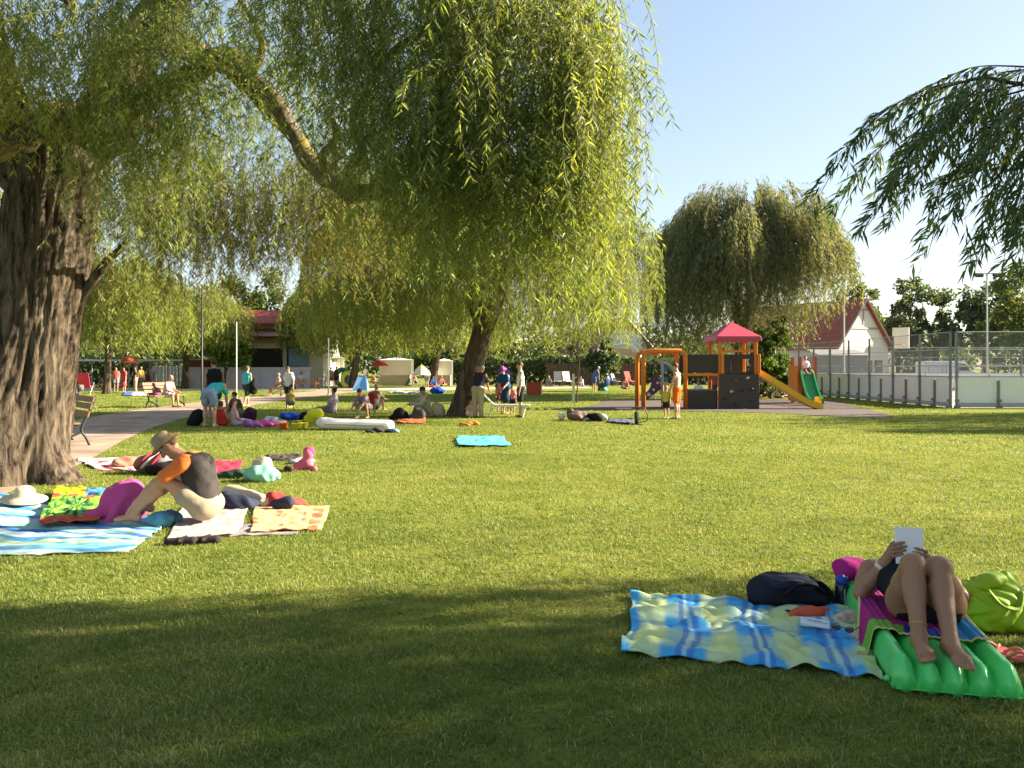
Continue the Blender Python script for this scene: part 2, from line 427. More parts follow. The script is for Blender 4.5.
def curve(pts, n=8):
    """Catmull-Rom through 2-D/3-D points"""
    P = [np.asarray(p, float) for p in pts]; P = [2 * P[0] - P[1]] + P + [2 * P[-1] - P[-2]]; o = []
    for i in range(1, len(P) - 2):
        for k in range(n):
            t = k / n
            o.append(.5 * (2 * P[i] + (P[i + 1] - P[i - 1]) * t + (2 * P[i - 1] - 5 * P[i] + 4 * P[i + 1] - P[i + 2]) * t * t + (3 * P[i] - P[i - 1] - 3 * P[i + 1] + P[i + 2]) * t ** 3))
    o.append(P[-2]); return np.array(o)
near = curve([(-5.9, 9.0), (-6.75, 12.6), (-8.3, 17.5), (-9.6, 23), (-10.2, 29), (-10.4, 38), (-9.8, 48), (-9, 55)])
far_ = curve([(-9.6, 9.0), (-10.4, 14), (-11.8, 20), (-12.9, 25), (-13.5, 30), (-13.6, 36), (-13.2, 46), (-12.6, 55)])
path_m = paving_mat('path_bricks', (.37, .275, .205), (.31, .23, .175), .22, .11, (.25, .18, .13))
PATH = np.vstack([near, far_[::-1]])
b = MB()
k = len(near)
pv = np.vstack([np.c_[near, np.full(k, .012)], np.c_[far_, np.full(k, .012)]])
b.add(pv, [(i, i + 1, k + i + 1, k + i) for i in range(k - 1)])
tag(b.build('path', path_m), 'curving pinkish brick footpath across the lawn', None, None, 'structure')
sand_m = mat('pale_gravel', (.46, .40, .31), .95, .2, 3, .4)
sheet('far_path', [(-60, 53), (-8, 54), (6, 60), (6, 64), (-10, 60), (-60, 60)], .008, sand_m, 'pale straight path beyond the lawn')
rub = mat('rubber_surface', (.092, .066, .055), .95, .22, 2.5, .5, 60)
rp = [G(572, 411)[:2], G(640, 410.8)[:2], G(760, 413)[:2], G(840, 417)[:2], G(893, 418)[:2], G(868, 409.5)[:2], G(845, 404)[:2], (14.5, 36.5), (12, 38.2), (7, 38.2), (4, 36), G(604, 402)[:2]]
RUBBER = curve([np.array(p) for p in rp] + [np.array(rp[0])], 5)[:-1]
sheet('playground_surface', RUBBER, .016, rub, 'maroon rubber safety surface under the play equipment')
sheet('court_surface', [(16.6, 30.1), (48, 30.1), (48, 52), (16.6, 52)], .01, mat('court_asphalt', (.27, .23, .22), .95), 'pinkish grey asphalt of the sports court')
sheet('street', [(-200, 84), (-10, 84), (-10, 90), (-200, 90)], .006, mat('street_asphalt', (.06, .06, .06), .95), 'narrow street behind the park')
sheet('car_park', [(17, 60), (120, 60), (120, 86), (17, 86)], .007, mat('parking_asphalt', (.12, .115, .11), .95), 'asphalt parking place beyond the court')

# ---- grass
def inside(P, poly):
    x, y = P[:, 0], P[:, 1]; c = np.zeros(len(P), bool); n = len(poly); j = n - 1
    for i in range(n):
        xi, yi = poly[i][:2]; xj, yj = poly[j][:2]
        m = ((yi > y) != (yj > y)) & (x < (xj - xi) * (y - yi) / (yj - yi + 1e-12) + xi); c ^= m; j = i
    return c
def hashn(x, y, s):
    """cheap smooth value noise"""
    x = x * s; y = y * s; xi = np.floor(x); yi = np.floor(y); fx = x - xi; fy = y - yi
    h = lambda a, b: (np.sin(a * 127.1 + b * 311.7) * 43758.5453) % 1.0
    fx = fx * fx * (3 - 2 * fx); fy = fy * fy * (3 - 2 * fy)
    return (h(xi, yi) * (1 - fx) + h(xi + 1, yi) * fx) * (1 - fy) + (h(xi, yi + 1) * (1 - fx) + h(xi + 1, yi + 1) * fx) * fy
def make_grass():
    Vs, Qs, Ts, Tone = [], [], [], []; n0 = 0
    for (y0, y1, n, hh, ww) in ((2.7, 4.6, 170000, .028, .0036), (4.6, 8, 200000, .028, .0044), (8, 14, 220000, .029, .0066), (14, 27, 200000, .034, .013), (27, 52, 150000, .036, .03)):
        Y = np.sqrt(rng.uniform(y0 ** 2, y1 ** 2, n)); X = rng.uniform(-1, 1, n) * (.66 * Y + .9) * (1 if y1 < 30 else .8)
        cl = hashn(X, Y, 9) * .6 + hashn(X + 50, Y, 2.2) * .4
        keep = rng.random(n) < .35 + 1.0 * cl
        P = np.c_[X, Y]
        for poly in FOOT + [PATH, RUBBER]:
            lo, hi = np.min(poly, 0) - .01, np.max(poly, 0) + .01
            near_ = np.all((P >= lo[:2]) & (P <= hi[:2]), 1)
            idx = np.where(near_ & keep)[0]
            if len(idx): keep[idx[inside(P[idx], poly)]] = False
        X, Y, cl = X[keep], Y[keep], cl[keep]; n = len(X)
        h = hh * (.45 + .8 * cl) * rng.uniform(.5, 1.35, n); a = rng.uniform(0, 2 * math.pi, n); ln = rng.uniform(.3, 1.6, n) * h
        wd = ww * rng.uniform(.5, 1.3, n)
        broad = rng.random(n) < (.17 if y1 < 9 else .06)
        h = np.where(broad, h * .5, h); wd = np.where(broad, wd * 2.3, wd)
        dx, dy = np.cos(a), np.sin(a); tw = a + rng.uniform(.9, 2.2, n); sx, sy = np.cos(tw) * wd / 2, np.sin(tw) * wd / 2
        base = np.c_[X, Y, np.zeros(n)]
        m = np.c_[X + dx * ln * .35, Y + dy * ln * .35, h * .62]; t = np.c_[X + dx * ln, Y + dy * ln, h]
        S = np.c_[sx, sy, np.zeros(n)]
        V = np.stack([base - S * .8, base + S * .8, m + S, m - S, t], 1).reshape(-1, 3)
        i = n0 + np.arange(n) * 5
        Qs.append(np.stack([i, i + 1, i + 2, i + 3], 1)); Ts.append(np.stack([i + 3, i + 2, i + 4], 1)); Vs.append(V); n0 += n * 5
        tone = np.clip(.28 + .28 * hashn(X, Y, .55) + .35 * (hashn(X, Y, 3.3) - .5) + rng.normal(0, .13 if y1 < 9 else .07, n), 0, .8)
        dry = rng.random(n) < .05 + .08 * (hashn(X + 9, Y, .8) > .6); tone[dry] = rng.uniform(.85, 1, dry.sum()) if y1 < 9 else rng.uniform(.65, .85, dry.sum())
        Tone.append(np.repeat(tone, 5))
    me = raw_mesh('grass', np.concatenate(Vs), np.concatenate(Qs), np.concatenate(Ts), smooth=False)
    at = me.attributes.new('tone', 'FLOAT', 'POINT'); at.data.foreach_set('value', np.concatenate(Tone).astype(np.float32))
    m = leaf_mat('grass_blade', (.088, .140, .028), (.190, .240, .044), (.46, .41, .20), transl=.38, rough=.6, tcol=(1.5, 1.35, .6))
    tag(link('grass', me, m), 'short mown grass blades and clover of the lawn', None, None, 'stuff')
# ================================================================== TREES
def unit(v): return v / (np.linalg.norm(v, axis=-1, keepdims=True) + 1e-9)
def strands_mesh(name, P0, out, Ln, mats, parent, leaf=.1, lw=.013, gap=.035, reach=.4, stem=.003, tone=None, spread=.65, rg=rng, sway=.06, tonevar=.16, nseg=7, clump=1):
    """hanging willow shoots: thin stem tubes plus alternating narrow leaves; one mesh"""
    N = len(P0)
    reach = np.broadcast_to(np.asarray(reach, float), (N,))
    ph = rg.uniform(0, 6.28, (N, 2)); am = rg.uniform(.2, 1, N) * sway
    tone = rg.uniform(.25, .75, N) if tone is None else tone
    def pos(i, s):
        r = reach[i][:, None]; e = np.exp(-s[:, None] / np.maximum(r, .05)); h = r * (1 - e)
        p = P0[i] + np.c_[out[i] * h, -(s[:, None] - h * .85)]
        q = s * 2.2
        p[:, 0] += am[i] * s * np.sin(q + ph[i, 0]); p[:, 1] += am[i] * s * np.sin(q * 1.1 + ph[i, 1])
        return p
    # stems
    i = np.repeat(np.arange(N), nseg + 1); t = np.tile(np.linspace(0, 1, nseg + 1), N); C = pos(i, t * Ln[i])
    rad = stem * (1.15 - t)
    ang = np.array([0, 2.09, 4.19]); ring = C[:, None, :] + rad[:, None, None] * np.stack([np.cos(ang), np.sin(ang), 0 * ang], 1)[None]
    V1 = ring.reshape(-1, 3); a = (np.arange(N)[:, None] * (nseg + 1) + np.arange(nseg)[None]).ravel() * 3
    Q1 = np.concatenate([np.stack([a + k, a + (k + 1) % 3, a + 3 + (k + 1) % 3, a + 3 + k], 1) for k in range(3)])
    # leaves
    cnt = np.maximum((Ln / gap).astype(int), 2)
    i = np.repeat(np.arange(N), cnt); M = len(i)
    s = rg.uniform(.03, 1.0, M) * Ln[i]
    p = pos(i, s); tg = unit(pos(i, s + .02) - p)
    a = rg.uniform(0, 6.28, M); d = unit(tg * .8 + spread * np.c_[np.cos(a), np.sin(a), rg.uniform(-.35, .25, M)] )
    l = leaf * rg.uniform(.55, 1.2, M); w = lw * rg.uniform(.7, 1.2, M)
    sd_ = unit(np.cross(d, unit(rg.normal(0, 1, (M, 3)) + np.array([0, 0, .6]))))
    nrm = np.cross(d, sd_)
    mid = p + d * (l * .45)[:, None] + nrm * (l * .05)[:, None]; tip = p + d * l[:, None] - np.array([0, 0, 1]) * (l * .12)[:, None]
    V2 = np.stack([p, mid + sd_ * (w / 2)[:, None], tip, mid - sd_ * (w / 2)[:, None]], 1).reshape(-1, 3)
    o = len(V1); Q2 = (o + np.arange(M)[:, None] * 4 + np.arange(4)[None])
    me = raw_mesh(name, np.vstack([V1, V2]), np.concatenate([Q1, Q2]), smooth=False)
    tv = np.concatenate([np.full(len(V1), .3), np.repeat(np.clip(tone[i] + rg.normal(0, tonevar, M), 0, 1), 4)])
    me.attributes.new('tone', 'FLOAT', 'POINT').data.foreach_set('value', tv.astype(np.float32))
    o = link(name, me, list(mats), parent)
    mi = np.zeros(len(me.polygons), np.int32); mi[:len(Q1)] = 1; me.polygons.foreach_set('material_index', mi); me.update()
    return o

def leafcloud(name, C, mats, parent, size=.2, aspect=.55, tone=None, rg=rng):
    """broad leaves: one folded quad each, at points C"""
    M = len(C); d = unit(rg.normal(0, 1, (M, 3)) + np.array([0, 0, -.25])); s_ = unit(np.cross(d, rg.normal(0, 1, (M, 3))))
    l = size * rg.uniform(.6, 1.3, M); w = l * aspect
    n = np.cross(d, s_)
    V = np.stack([C - d * (l / 2)[:, None], C + s_ * (w / 2)[:, None] + n * (l * .1)[:, None], C + d * (l / 2)[:, None], C - s_ * (w / 2)[:, None] + n * (l * .1)[:, None]], 1).reshape(-1, 3)
    me = raw_mesh(name, V, np.arange(M)[:, None] * 4 + np.arange(4)[None], smooth=False)
    tone = rg.uniform(.2, .8, M) if tone is None else tone
    me.attributes.new('tone', 'FLOAT', 'POINT').data.foreach_set('value', np.repeat(np.clip(tone, 0, 1), 4).astype(np.float32))
    return link(name, me, mats, parent)

stem_m = mat('willow_twig', (.11, .09, .035), .8, .2, 20, 0)
bark_old = bark_mat('old_willow_bark', (.014, .010, .007), (.17, .13, .092), None, 13, 2.2, 1.0)
bark_moss = bark_mat('mossy_limb_bark', (.06, .045, .03), (.20, .16, .11), (.17, .135, .045), 12, 12, .8)
bark_far = bark_mat('grey_brown_bark', (.035, .027, .02), (.15, .115, .08), None, 7, 1.2, .8)
willow_near = leaf_mat('willow_leaf', (.105, .150, .052), (.175, .228, .078), (.31, .33, .095), transl=.5, rough=.42, tcol=(1.55, 1.45, .5))
willow_far = leaf_mat('willow_leaf_yellow', (.085, .125, .028), (.150, .190, .042), (.28, .31, .07), transl=.48, rough=.5, tcol=(1.45, 1.4, .45))
willow_shaded = leaf_mat('willow_leaf_shaded_olive', (.100, .110, .035), (.160, .168, .050), (.25, .245, .07), transl=.45, rough=.5)  # rear curtain of the old willow: its shade is put into the olive-brown colour
willow_grey = leaf_mat('willow_leaf_grey', (.085, .112, .052), (.145, .175, .078), (.22, .245, .11), transl=.42, rough=.5)
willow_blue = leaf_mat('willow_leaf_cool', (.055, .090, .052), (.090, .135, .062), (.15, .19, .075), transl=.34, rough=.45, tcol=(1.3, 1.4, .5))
broad_green = leaf_mat('broad_leaf', (.045, .09, .018), (.075, .14, .025), (.14, .21, .04), transl=.4)
broad_dark = leaf_mat('dark_leaf', (.050, .085, .050), (.085, .122, .065), (.14, .175, .09), transl=.4)  # tones lightened so the leaf colour stands in for distance haze
broad_mid = leaf_mat('mid_leaf', (.05, .085, .03), (.09, .125, .04), (.15, .18, .06), transl=.35)

# ---- the old willow at the left
T1 = thing('willow_tree', 'huge old willow with furrowed bark, its foliage hanging over the top of the scene', 'tree', (-6.6, 10.7, 0))
def trunk_mesh(name, cz, seg, ring, roots, parent, m, furrow=.06, seed=3):
    """cz: rows of (z, cx, cy, r); furrowed, root-flared column"""
    cz = np.asarray(cz, float); zs = np.linspace(cz[0, 0], cz[-1, 0], ring)
    cx, cy, rr = (np.interp(zs, cz[:, 0], cz[:, k]) for k in (1, 2, 3))
    V = []
    for z, x, y, r in zip(zs, cx, cy, rr):
        fl = math.exp(-max(z, 0) / .42)
        for k in range(seg):
            t = 2 * math.pi * k / seg; c, s = math.cos(t), math.sin(t)
            q = Vector((c * 5.0 + seed, s * 5.0, z * .75)); tw = mnoise.noise(Vector((c * 1.3, s * 1.3, z * .5 + seed))) * .5
            rid = 1 - abs(mnoise.noise(Vector((math.cos(t + tw) * 6.5, math.sin(t + tw) * 6.5, z * 1.0 + seed)))) * 2
            rid2 = 1 - abs(mnoise.noise(Vector((math.cos(t + tw) * 14, math.sin(t + tw) * 14, z * 2.6 + seed)))) * 2
            lobes = .10 * mnoise.noise(Vector((c * 1.2, s * 1.2, z * .6 + seed)))
            root = roots * fl * max(0, math.cos(t * 5 + 1.1 + z * .8) * .6 + .5 * math.cos(t * 3 + .4) + .35)
            R_ = r * (1 + lobes) + root + furrow * (rid * .75 + rid2 * .4) - furrow * .5
            V.append((x + R_ * c, y + R_ * s, z))
    F = [(i * seg + k, i * seg + (k + 1) % seg, (i + 1) * seg + (k + 1) % seg, (i + 1) * seg + k) for i in range(ring - 1) for k in range(seg)]
    b = MB(); b.add(V, F); return b
tb = trunk_mesh('trunk', [(-.1, -6.78, 10.7, .80), (.4, -6.78, 10.7, .74), (1.2, -6.6, 10.7, .65), (2.2, -6.42, 10.7, .59), (3.2, -6.2, 10.7, .56), (3.9, -6.1, 10.7, .55), (4.5, -6.05, 10.65, .42)], 200, 120, .30, T1, None, .055)
tb.build('trunk', bark_old, T1, smooth=True)
def limb(path, r, name='limb', m=None, parent=T1, seg=10, n=6, rough=.12):
    P = curve(path, n); k = len(P); rr = np.interp(np.linspace(0, 1, k), np.linspace(0, 1, len(r)), r)
    rr = rr * (1 + rough * np.array([mnoise.noise(Vector((i * .7, r[0] * 90, path[0][0]))) for i in range(k)]))
    P = P + np.array([[mnoise.noise(Vector((i * .45 + 9 * a, path[-1][0] * 3, path[-1][2]))) for a in range(3)] for i in range(k)]) * rr[:, None] * .6
    b = MB(); b.tube(P, rr, seg); return b.build(name, m or bark_moss, parent, smooth=True)
limb([(-6.25, 10.7, 3.7), (-6.9, 10.5, 4.8), (-7.6, 10.1, 6.3), (-8.4, 9.6, 7.6)], [.40, .33, .26, .16], m=bark_old)
limb([(-5.95, 10.7, 3.7), (-5.4, 10.6, 4.8), (-4.7, 10.3, 5.9), (-3.6, 9.9, 6.7), (-1.5, 9.0, 6.7), (.4, 8.0, 6.0), (1.5, 7.6, 5.3)], [.42, .36, .28, .22, .14, .08, .03], m=bark_old)
limb([(-5.5, 10.6, 4.7), W(212, 58, 9.9), W(248, 78, 9.5), W(280, 106, 9.2), W(292, 138, 9.1), W(318, 170, 9.0), W(352, 194, 8.9)], [.18, .14, .115, .105, .10, .098, .10])
limb([W(346, 190, 8.9), W(330, 172, 8.9), W(322, 158, 8.8), W(336, 140, 8.8), W(332, 118, 8.7)], [.085, .07, .06, .045, .03])
limb([W(350, 193, 8.9), W(350, 168, 8.8), W(362, 150, 8.7), W(352, 120, 8.5), W(372, 80, 8.3)], [.08, .06, .05, .035, .02])
limb([W(372, 196, 8.85), W(400, 160, 8.5), W(440, 158, 8.2), W(480, 165, 8.0), W(530, 178, 7.7), W(570, 200, 7.5)], [.07, .055, .045, .04, .025, .012])
limb([W(352, 194, 8.9), W(385, 190, 8.7), W(402, 168, 8.5)], [.1, .08, .06])
limb([(-6.1, 10.6, 4.2), W(62, 112, 10.0), W(40, 128, 9.8), W(0, 150, 9.5), W(-70, 178, 9.2)], [.2, .16, .14, .13, .09])
limb([(-6.1, 10.8, 2.2), W(90, 285, 10.7), W(107, 262, 10.55), W(130, 239, 10.4)], [.09, .075, .055, .03], m=bark_old)
limb([W(250, 78, 9.5), W(262, 50, 9.4), W(258, 30, 9.3), W(240, 0, 9.2)], [.07, .05, .04, .03])
limb([W(188, 68, 9.2), W(215, 68, 9.2), W(240, 76, 9.3)], [.02, .03, .04])
limb([(-3.6, 9.9, 6.7), W(430, -60, 8.4), W(530, -20, 7.8), W(590, 20, 7.4)], [.12, .09, .05, .02])
limb([W(372, 80, 8.3), W(410, 40, 8.2), W(500, 30, 7.9), W(570, 55, 7.5), W(605, 66, 7.2)], [.05, .04, .035, .025, .01])
limb([(-4.7, 10.3, 5.9), (-4.2, 11.8, 5.9), (-3.6, 13, 5.3), (-2.8, 13.8, 4.7)], [.2, .13, .09, .03], m=bark_old)
limb([(-6.1, 10.8, 4.3), (-6.2, 12.2, 5.6), (-5.8, 13.2, 5.4), (-5.0, 13.9, 4.8)], [.25, .16, .1, .04], m=bark_old)
limb([(-6.4, 10.5, 4.3), (-6.3, 9.6, 5.8), (-5.5, 8.8, 5.9), (-4.6, 8.3, 5.3)], [.22, .14, .09, .03], m=bark_old)
# shoots: (x0,x1 px at depth), depth range, attach height above lower edge or z range, lower edge px range, count, tone
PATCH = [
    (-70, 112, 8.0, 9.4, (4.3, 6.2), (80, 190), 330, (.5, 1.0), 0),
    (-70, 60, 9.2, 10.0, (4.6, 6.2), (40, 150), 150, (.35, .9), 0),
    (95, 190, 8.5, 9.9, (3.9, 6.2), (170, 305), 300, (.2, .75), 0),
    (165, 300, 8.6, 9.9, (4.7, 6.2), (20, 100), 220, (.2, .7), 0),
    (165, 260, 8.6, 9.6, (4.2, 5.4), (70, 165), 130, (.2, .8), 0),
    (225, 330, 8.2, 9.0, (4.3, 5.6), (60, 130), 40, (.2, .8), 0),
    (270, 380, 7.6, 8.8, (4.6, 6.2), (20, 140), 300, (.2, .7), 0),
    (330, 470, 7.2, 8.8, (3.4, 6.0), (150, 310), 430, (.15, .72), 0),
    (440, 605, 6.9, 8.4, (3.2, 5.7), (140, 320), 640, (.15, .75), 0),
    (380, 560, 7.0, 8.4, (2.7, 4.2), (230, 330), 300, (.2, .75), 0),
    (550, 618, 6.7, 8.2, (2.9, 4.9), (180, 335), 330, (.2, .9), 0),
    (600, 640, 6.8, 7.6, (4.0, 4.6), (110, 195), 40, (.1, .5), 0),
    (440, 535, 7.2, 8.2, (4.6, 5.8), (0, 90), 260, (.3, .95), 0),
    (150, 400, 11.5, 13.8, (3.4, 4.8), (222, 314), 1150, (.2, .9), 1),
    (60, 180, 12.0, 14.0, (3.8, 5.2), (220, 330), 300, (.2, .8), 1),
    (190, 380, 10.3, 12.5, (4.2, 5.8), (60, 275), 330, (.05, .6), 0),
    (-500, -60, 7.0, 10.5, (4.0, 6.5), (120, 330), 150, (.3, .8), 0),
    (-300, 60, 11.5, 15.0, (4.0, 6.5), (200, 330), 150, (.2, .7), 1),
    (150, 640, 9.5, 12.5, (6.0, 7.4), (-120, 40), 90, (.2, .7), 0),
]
for mi, mt in ((0, willow_near), (1, willow_shaded)):
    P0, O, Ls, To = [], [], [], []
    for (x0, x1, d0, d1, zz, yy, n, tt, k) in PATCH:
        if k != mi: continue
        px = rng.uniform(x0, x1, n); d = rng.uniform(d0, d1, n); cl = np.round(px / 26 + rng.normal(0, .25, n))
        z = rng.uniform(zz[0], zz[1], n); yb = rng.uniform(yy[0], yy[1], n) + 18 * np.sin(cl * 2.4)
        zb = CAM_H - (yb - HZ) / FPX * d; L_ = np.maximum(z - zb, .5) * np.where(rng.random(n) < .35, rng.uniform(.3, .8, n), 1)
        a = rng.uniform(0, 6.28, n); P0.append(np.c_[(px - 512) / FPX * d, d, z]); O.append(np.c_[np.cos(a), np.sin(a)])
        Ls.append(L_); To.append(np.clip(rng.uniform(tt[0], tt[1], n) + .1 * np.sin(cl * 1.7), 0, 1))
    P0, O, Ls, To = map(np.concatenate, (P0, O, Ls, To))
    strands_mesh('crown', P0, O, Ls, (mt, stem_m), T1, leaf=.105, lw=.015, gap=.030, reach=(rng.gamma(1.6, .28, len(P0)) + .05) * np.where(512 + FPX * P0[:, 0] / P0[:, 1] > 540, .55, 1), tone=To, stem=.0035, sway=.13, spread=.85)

# ---- a generic willow further off
def willow(label, x, y, H, Rr, tr, lean=(0, 0), n=900, leaf=.2, lw=.035, gap=.12, zbot=(1.7, 2.8), m=None, group=None, seed=1, fork=.35, tones=(.25, .85), mound=.0, trunk_top=None, dome=.62, bark=None, lobes=1.0, zright=0.0, rough=.35, short=.45, shell=.5):
    rg = np.random.default_rng(seed)
    t = thing('willow_tree', label, 'tree', (x, y, 0), 0, group)
    tt = trunk_top or H * fork
    top = np.array([x + lean[0], y + lean[1], tt])
    zs = np.array([(-.1, x, y, tr * 1.1), (.25, x + lean[0] * .08, y + lean[1] * .08, tr * .95), (tt * .5, x + lean[0] * .45, y + lean[1] * .45, tr * .82), (tt, top[0], top[1], tr * .74)])
    trunk_mesh('trunk', zs, 48, 26, tr * .25, t, None, tr * .07, seed).build('trunk', bark or bark_far, t, smooth=True)
    nb = 9; ends = []
    for k in range(nb):
        a = 2 * math.pi * (k + rg.uniform(-.3, .3)) / nb; rr = Rr * rg.uniform(.4, .66); zt = H * rg.uniform(.6, .78)
        e = top + np.array([math.cos(a) * rr, math.sin(a) * rr, zt - tt]); mid = top + np.array([math.cos(a) * rr * .4, math.sin(a) * rr * .4, (zt - tt) * .7])
        end = e + np.array([math.cos(a) * Rr * .1, math.sin(a) * Rr * .1, -.06 * H])
        limb([top - np.array([0, 0, .25]), mid, e, end], [tr * .55, tr * .34, tr * .16, tr * .05], m=bark or bark_far, parent=t, seg=7, n=4)
    a = rg.uniform(0, 6.283, n); q = np.sqrt(rg.uniform(shell ** 2 * .3, 1, n)); lob = 1 + lobes * (.17 * np.sin(a * 3 + seed) + .12 * np.sin(a * 5 + seed * 2.1) + .08 * np.sin(a * 11 + seed))
    r = Rr * q * lob
    dz = np.sqrt(np.maximum(0, 1 - (q * .97) ** 2)); z = H * (dome + (1 - dome) * dz) * (1 - .10 * rg.random(n)) + rough * np.sin(a * 7 + q * 9) + .5 * rough * np.sin(a * 13 + q * 17)
    C = np.c_[top[0] + np.cos(a) * r, top[1] + np.sin(a) * r, z]
    zb = rg.uniform(zbot[0], zbot[1], n) + .35 * np.sin(a * 9 + seed) + zright * np.clip(np.cos(a) * q, 0, 1); L_ = np.maximum(z - zb, .6) * np.where(rg.random(n) < short, rg.uniform(.15, .75, n), 1)
    tone = np.clip(rg.uniform(tones[0], tones[1], n) + .12 * np.sin(a * 6), 0, 1)
    strands_mesh('crown', C, np.c_[np.cos(a), np.sin(a)], L_, (m or willow_far, stem_m), t, leaf=leaf, lw=lw, gap=gap, reach=Rr * .12, stem=.008, tone=tone, rg=rg, sway=.05, nseg=6)
    return t

# the one in the middle: leaning trunk with the picnic round it
b0 = G(461, 416)
willow('leaning willow with yellow-green curtains, its dark trunk amid the picnickers', b0[0], b0[1], 8.0, 4.7, .42, (.75, 0), lobes=.5, n=3400, leaf=.13, lw=.024, gap=.06, zbot=(1.85, 2.7), m=willow_far, seed=4, trunk_top=2.9, dome=.5, tones=(.3, 1.0))
# big willow behind the playground
willow('broad round willow with dense grey-green crown behind the play tower', 12.1, 42.5, 11.0, 4.9, .5, (.2, 0), n=3600, leaf=.26, lw=.048, gap=.11, lobes=.6, rough=.75, short=.85, zright=3.8, zbot=(.7, 2.4), m=willow_grey, seed=9, trunk_top=3.4, dome=.52, tones=(.2, .9))
# row of willows at the far side of the lawn
ROW = [('slim willow with pale straight trunk behind the red deck chair', 107, 46, 8.5, 4.2, .22, 9), ('willow with two thin trunks standing at the left edge beside the big trunk', 60, 52, 9.5, 4.8, .2, 10),
       ('round bright yellow-green willow left of the tall dark lamp post', 185, 58, 8.0, 4.2, .25, 11), ('slanting willow above the blue beach tent', 352, 60, 9.0, 5.0, .32, 12),
       ('willow with forked dark trunk behind the yellow parasol', 432, 63, 9.0, 5.2, .34, 13), ('willow shading the white stalls right of the cafe', 322, 66, 9.0, 3.4, .3, 14)]
for lb, px, Y, H, Rr, tr, s in ROW:
    willow(lb, (px - 512) / FPX * Y, Y, H, Rr, tr, (.5 if px in (352, 432) else .1, 0), n=1300, leaf=.34, lw=.07, gap=.2, zbot=(2.0, 3.4), m=willow_far if s != 10 else willow_grey, seed=s, trunk_top=3.0, dome=.5, group=None, tones=(.3, .95))
# beside the photographer, out of frame but for one bough: shades the foreground
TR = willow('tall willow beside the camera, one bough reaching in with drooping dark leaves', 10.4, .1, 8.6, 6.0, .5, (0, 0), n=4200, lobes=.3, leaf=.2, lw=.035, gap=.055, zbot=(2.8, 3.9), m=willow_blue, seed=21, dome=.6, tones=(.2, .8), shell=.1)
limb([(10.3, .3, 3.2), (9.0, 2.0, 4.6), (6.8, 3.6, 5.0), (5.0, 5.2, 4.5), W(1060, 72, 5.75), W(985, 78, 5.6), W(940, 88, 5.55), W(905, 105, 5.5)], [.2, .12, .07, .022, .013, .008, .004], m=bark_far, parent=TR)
def bough_shoots():
    P0, O, Ls, Re = [], [], [], []
    SUB = [[(1100, 74), (1060, 70), (1020, 70), (985, 76), (940, 86), (905, 104), (880, 126)], [(1060, 70), (1010, 66), (970, 68), (935, 84)], [(985, 78), (930, 88), (880, 115), (842, 158), (818, 198)], [(985, 80), (925, 108), (880, 150), (848, 190), (835, 214)], [(1000, 84), (945, 122), (905, 168), (882, 205), (868, 226)],
           [(1010, 88), (955, 135), (915, 185), (890, 228)], [(1030, 92), (980, 138), (945, 200), (927, 258)], [(1030, 98), (990, 150), (968, 190), (952, 224)],
           [(1075, 100), (1025, 165), (992, 225), (978, 262)], [(1095, 110), (1045, 190), (1015, 260)], [(1120, 110), (1060, 150), (1030, 215), (1020, 280)], [(990, 80), (950, 112), (928, 150), (920, 185)],
           [(1024, 90), (975, 105), (935, 135), (905, 150)], [(1050, 92), (1010, 125), (968, 165), (940, 178)], [(1070, 95), (1030, 140), (1008, 190), (1000, 236)], [(1024, 84), (960, 100), (915, 140), (893, 185)], [(1080, 100), (1040, 150), (1024, 200), (1014, 240)],
           [(1040, 90), (1005, 118), (985, 150), (975, 180)], [(1060, 86), (1020, 130), (1000, 180), (995, 205)]]
    b = MB()
    for q in SUB:
        Y0 = 5.6 + rng.uniform(-.45, .45); C = curve([W(x, y, Y0 + .03 * i) for i, (x, y) in enumerate(q)], 8)
        b.tube(C, np.linspace(.008, .002, len(C)), 5)
        sg = np.linalg.norm(np.diff(C, axis=0), axis=1).sum(); n = int(sg / .025)
        for j in range(n):
            u = j / n * (len(C) - 1); k = int(u); p = C[k] * (1 - u + k) + C[k + 1] * (u - k)
            P0.append(p); dl = np.array([-1.0, rng.uniform(-.8, .8)]); O.append(dl / np.linalg.norm(dl)); Re.append(rng.uniform(.05, .3)); Ls.append(rng.uniform(.08, .38) * (1.25 if j / n < .6 else .6))
    b.build('bough', bark_far, TR, smooth=True)
    P0, O, Ls, Re = map(np.array, (P0, O, Ls, Re))
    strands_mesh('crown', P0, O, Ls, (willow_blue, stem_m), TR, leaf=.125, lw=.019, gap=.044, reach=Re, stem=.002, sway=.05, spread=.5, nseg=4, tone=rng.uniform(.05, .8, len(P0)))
bough_shoots()
willow('willow standing off to the right beyond the frame, shading the lawn by the court', 27.5, 23.5, 9.0, 5.0, .4, n=700, leaf=.34, lw=.07, gap=.16, zbot=(2.2, 3.2), m=willow_grey, seed=31, trunk_top=3, dome=.5)
willow('willow at the far left beyond the old trunk, outside the frame', -19.5, 21, 9.5, 5.0, .4, n=700, leaf=.3, lw=.06, gap=.16, zbot=(2.2, 3.2), m=willow_grey, seed=33, trunk_top=3, dome=.5)

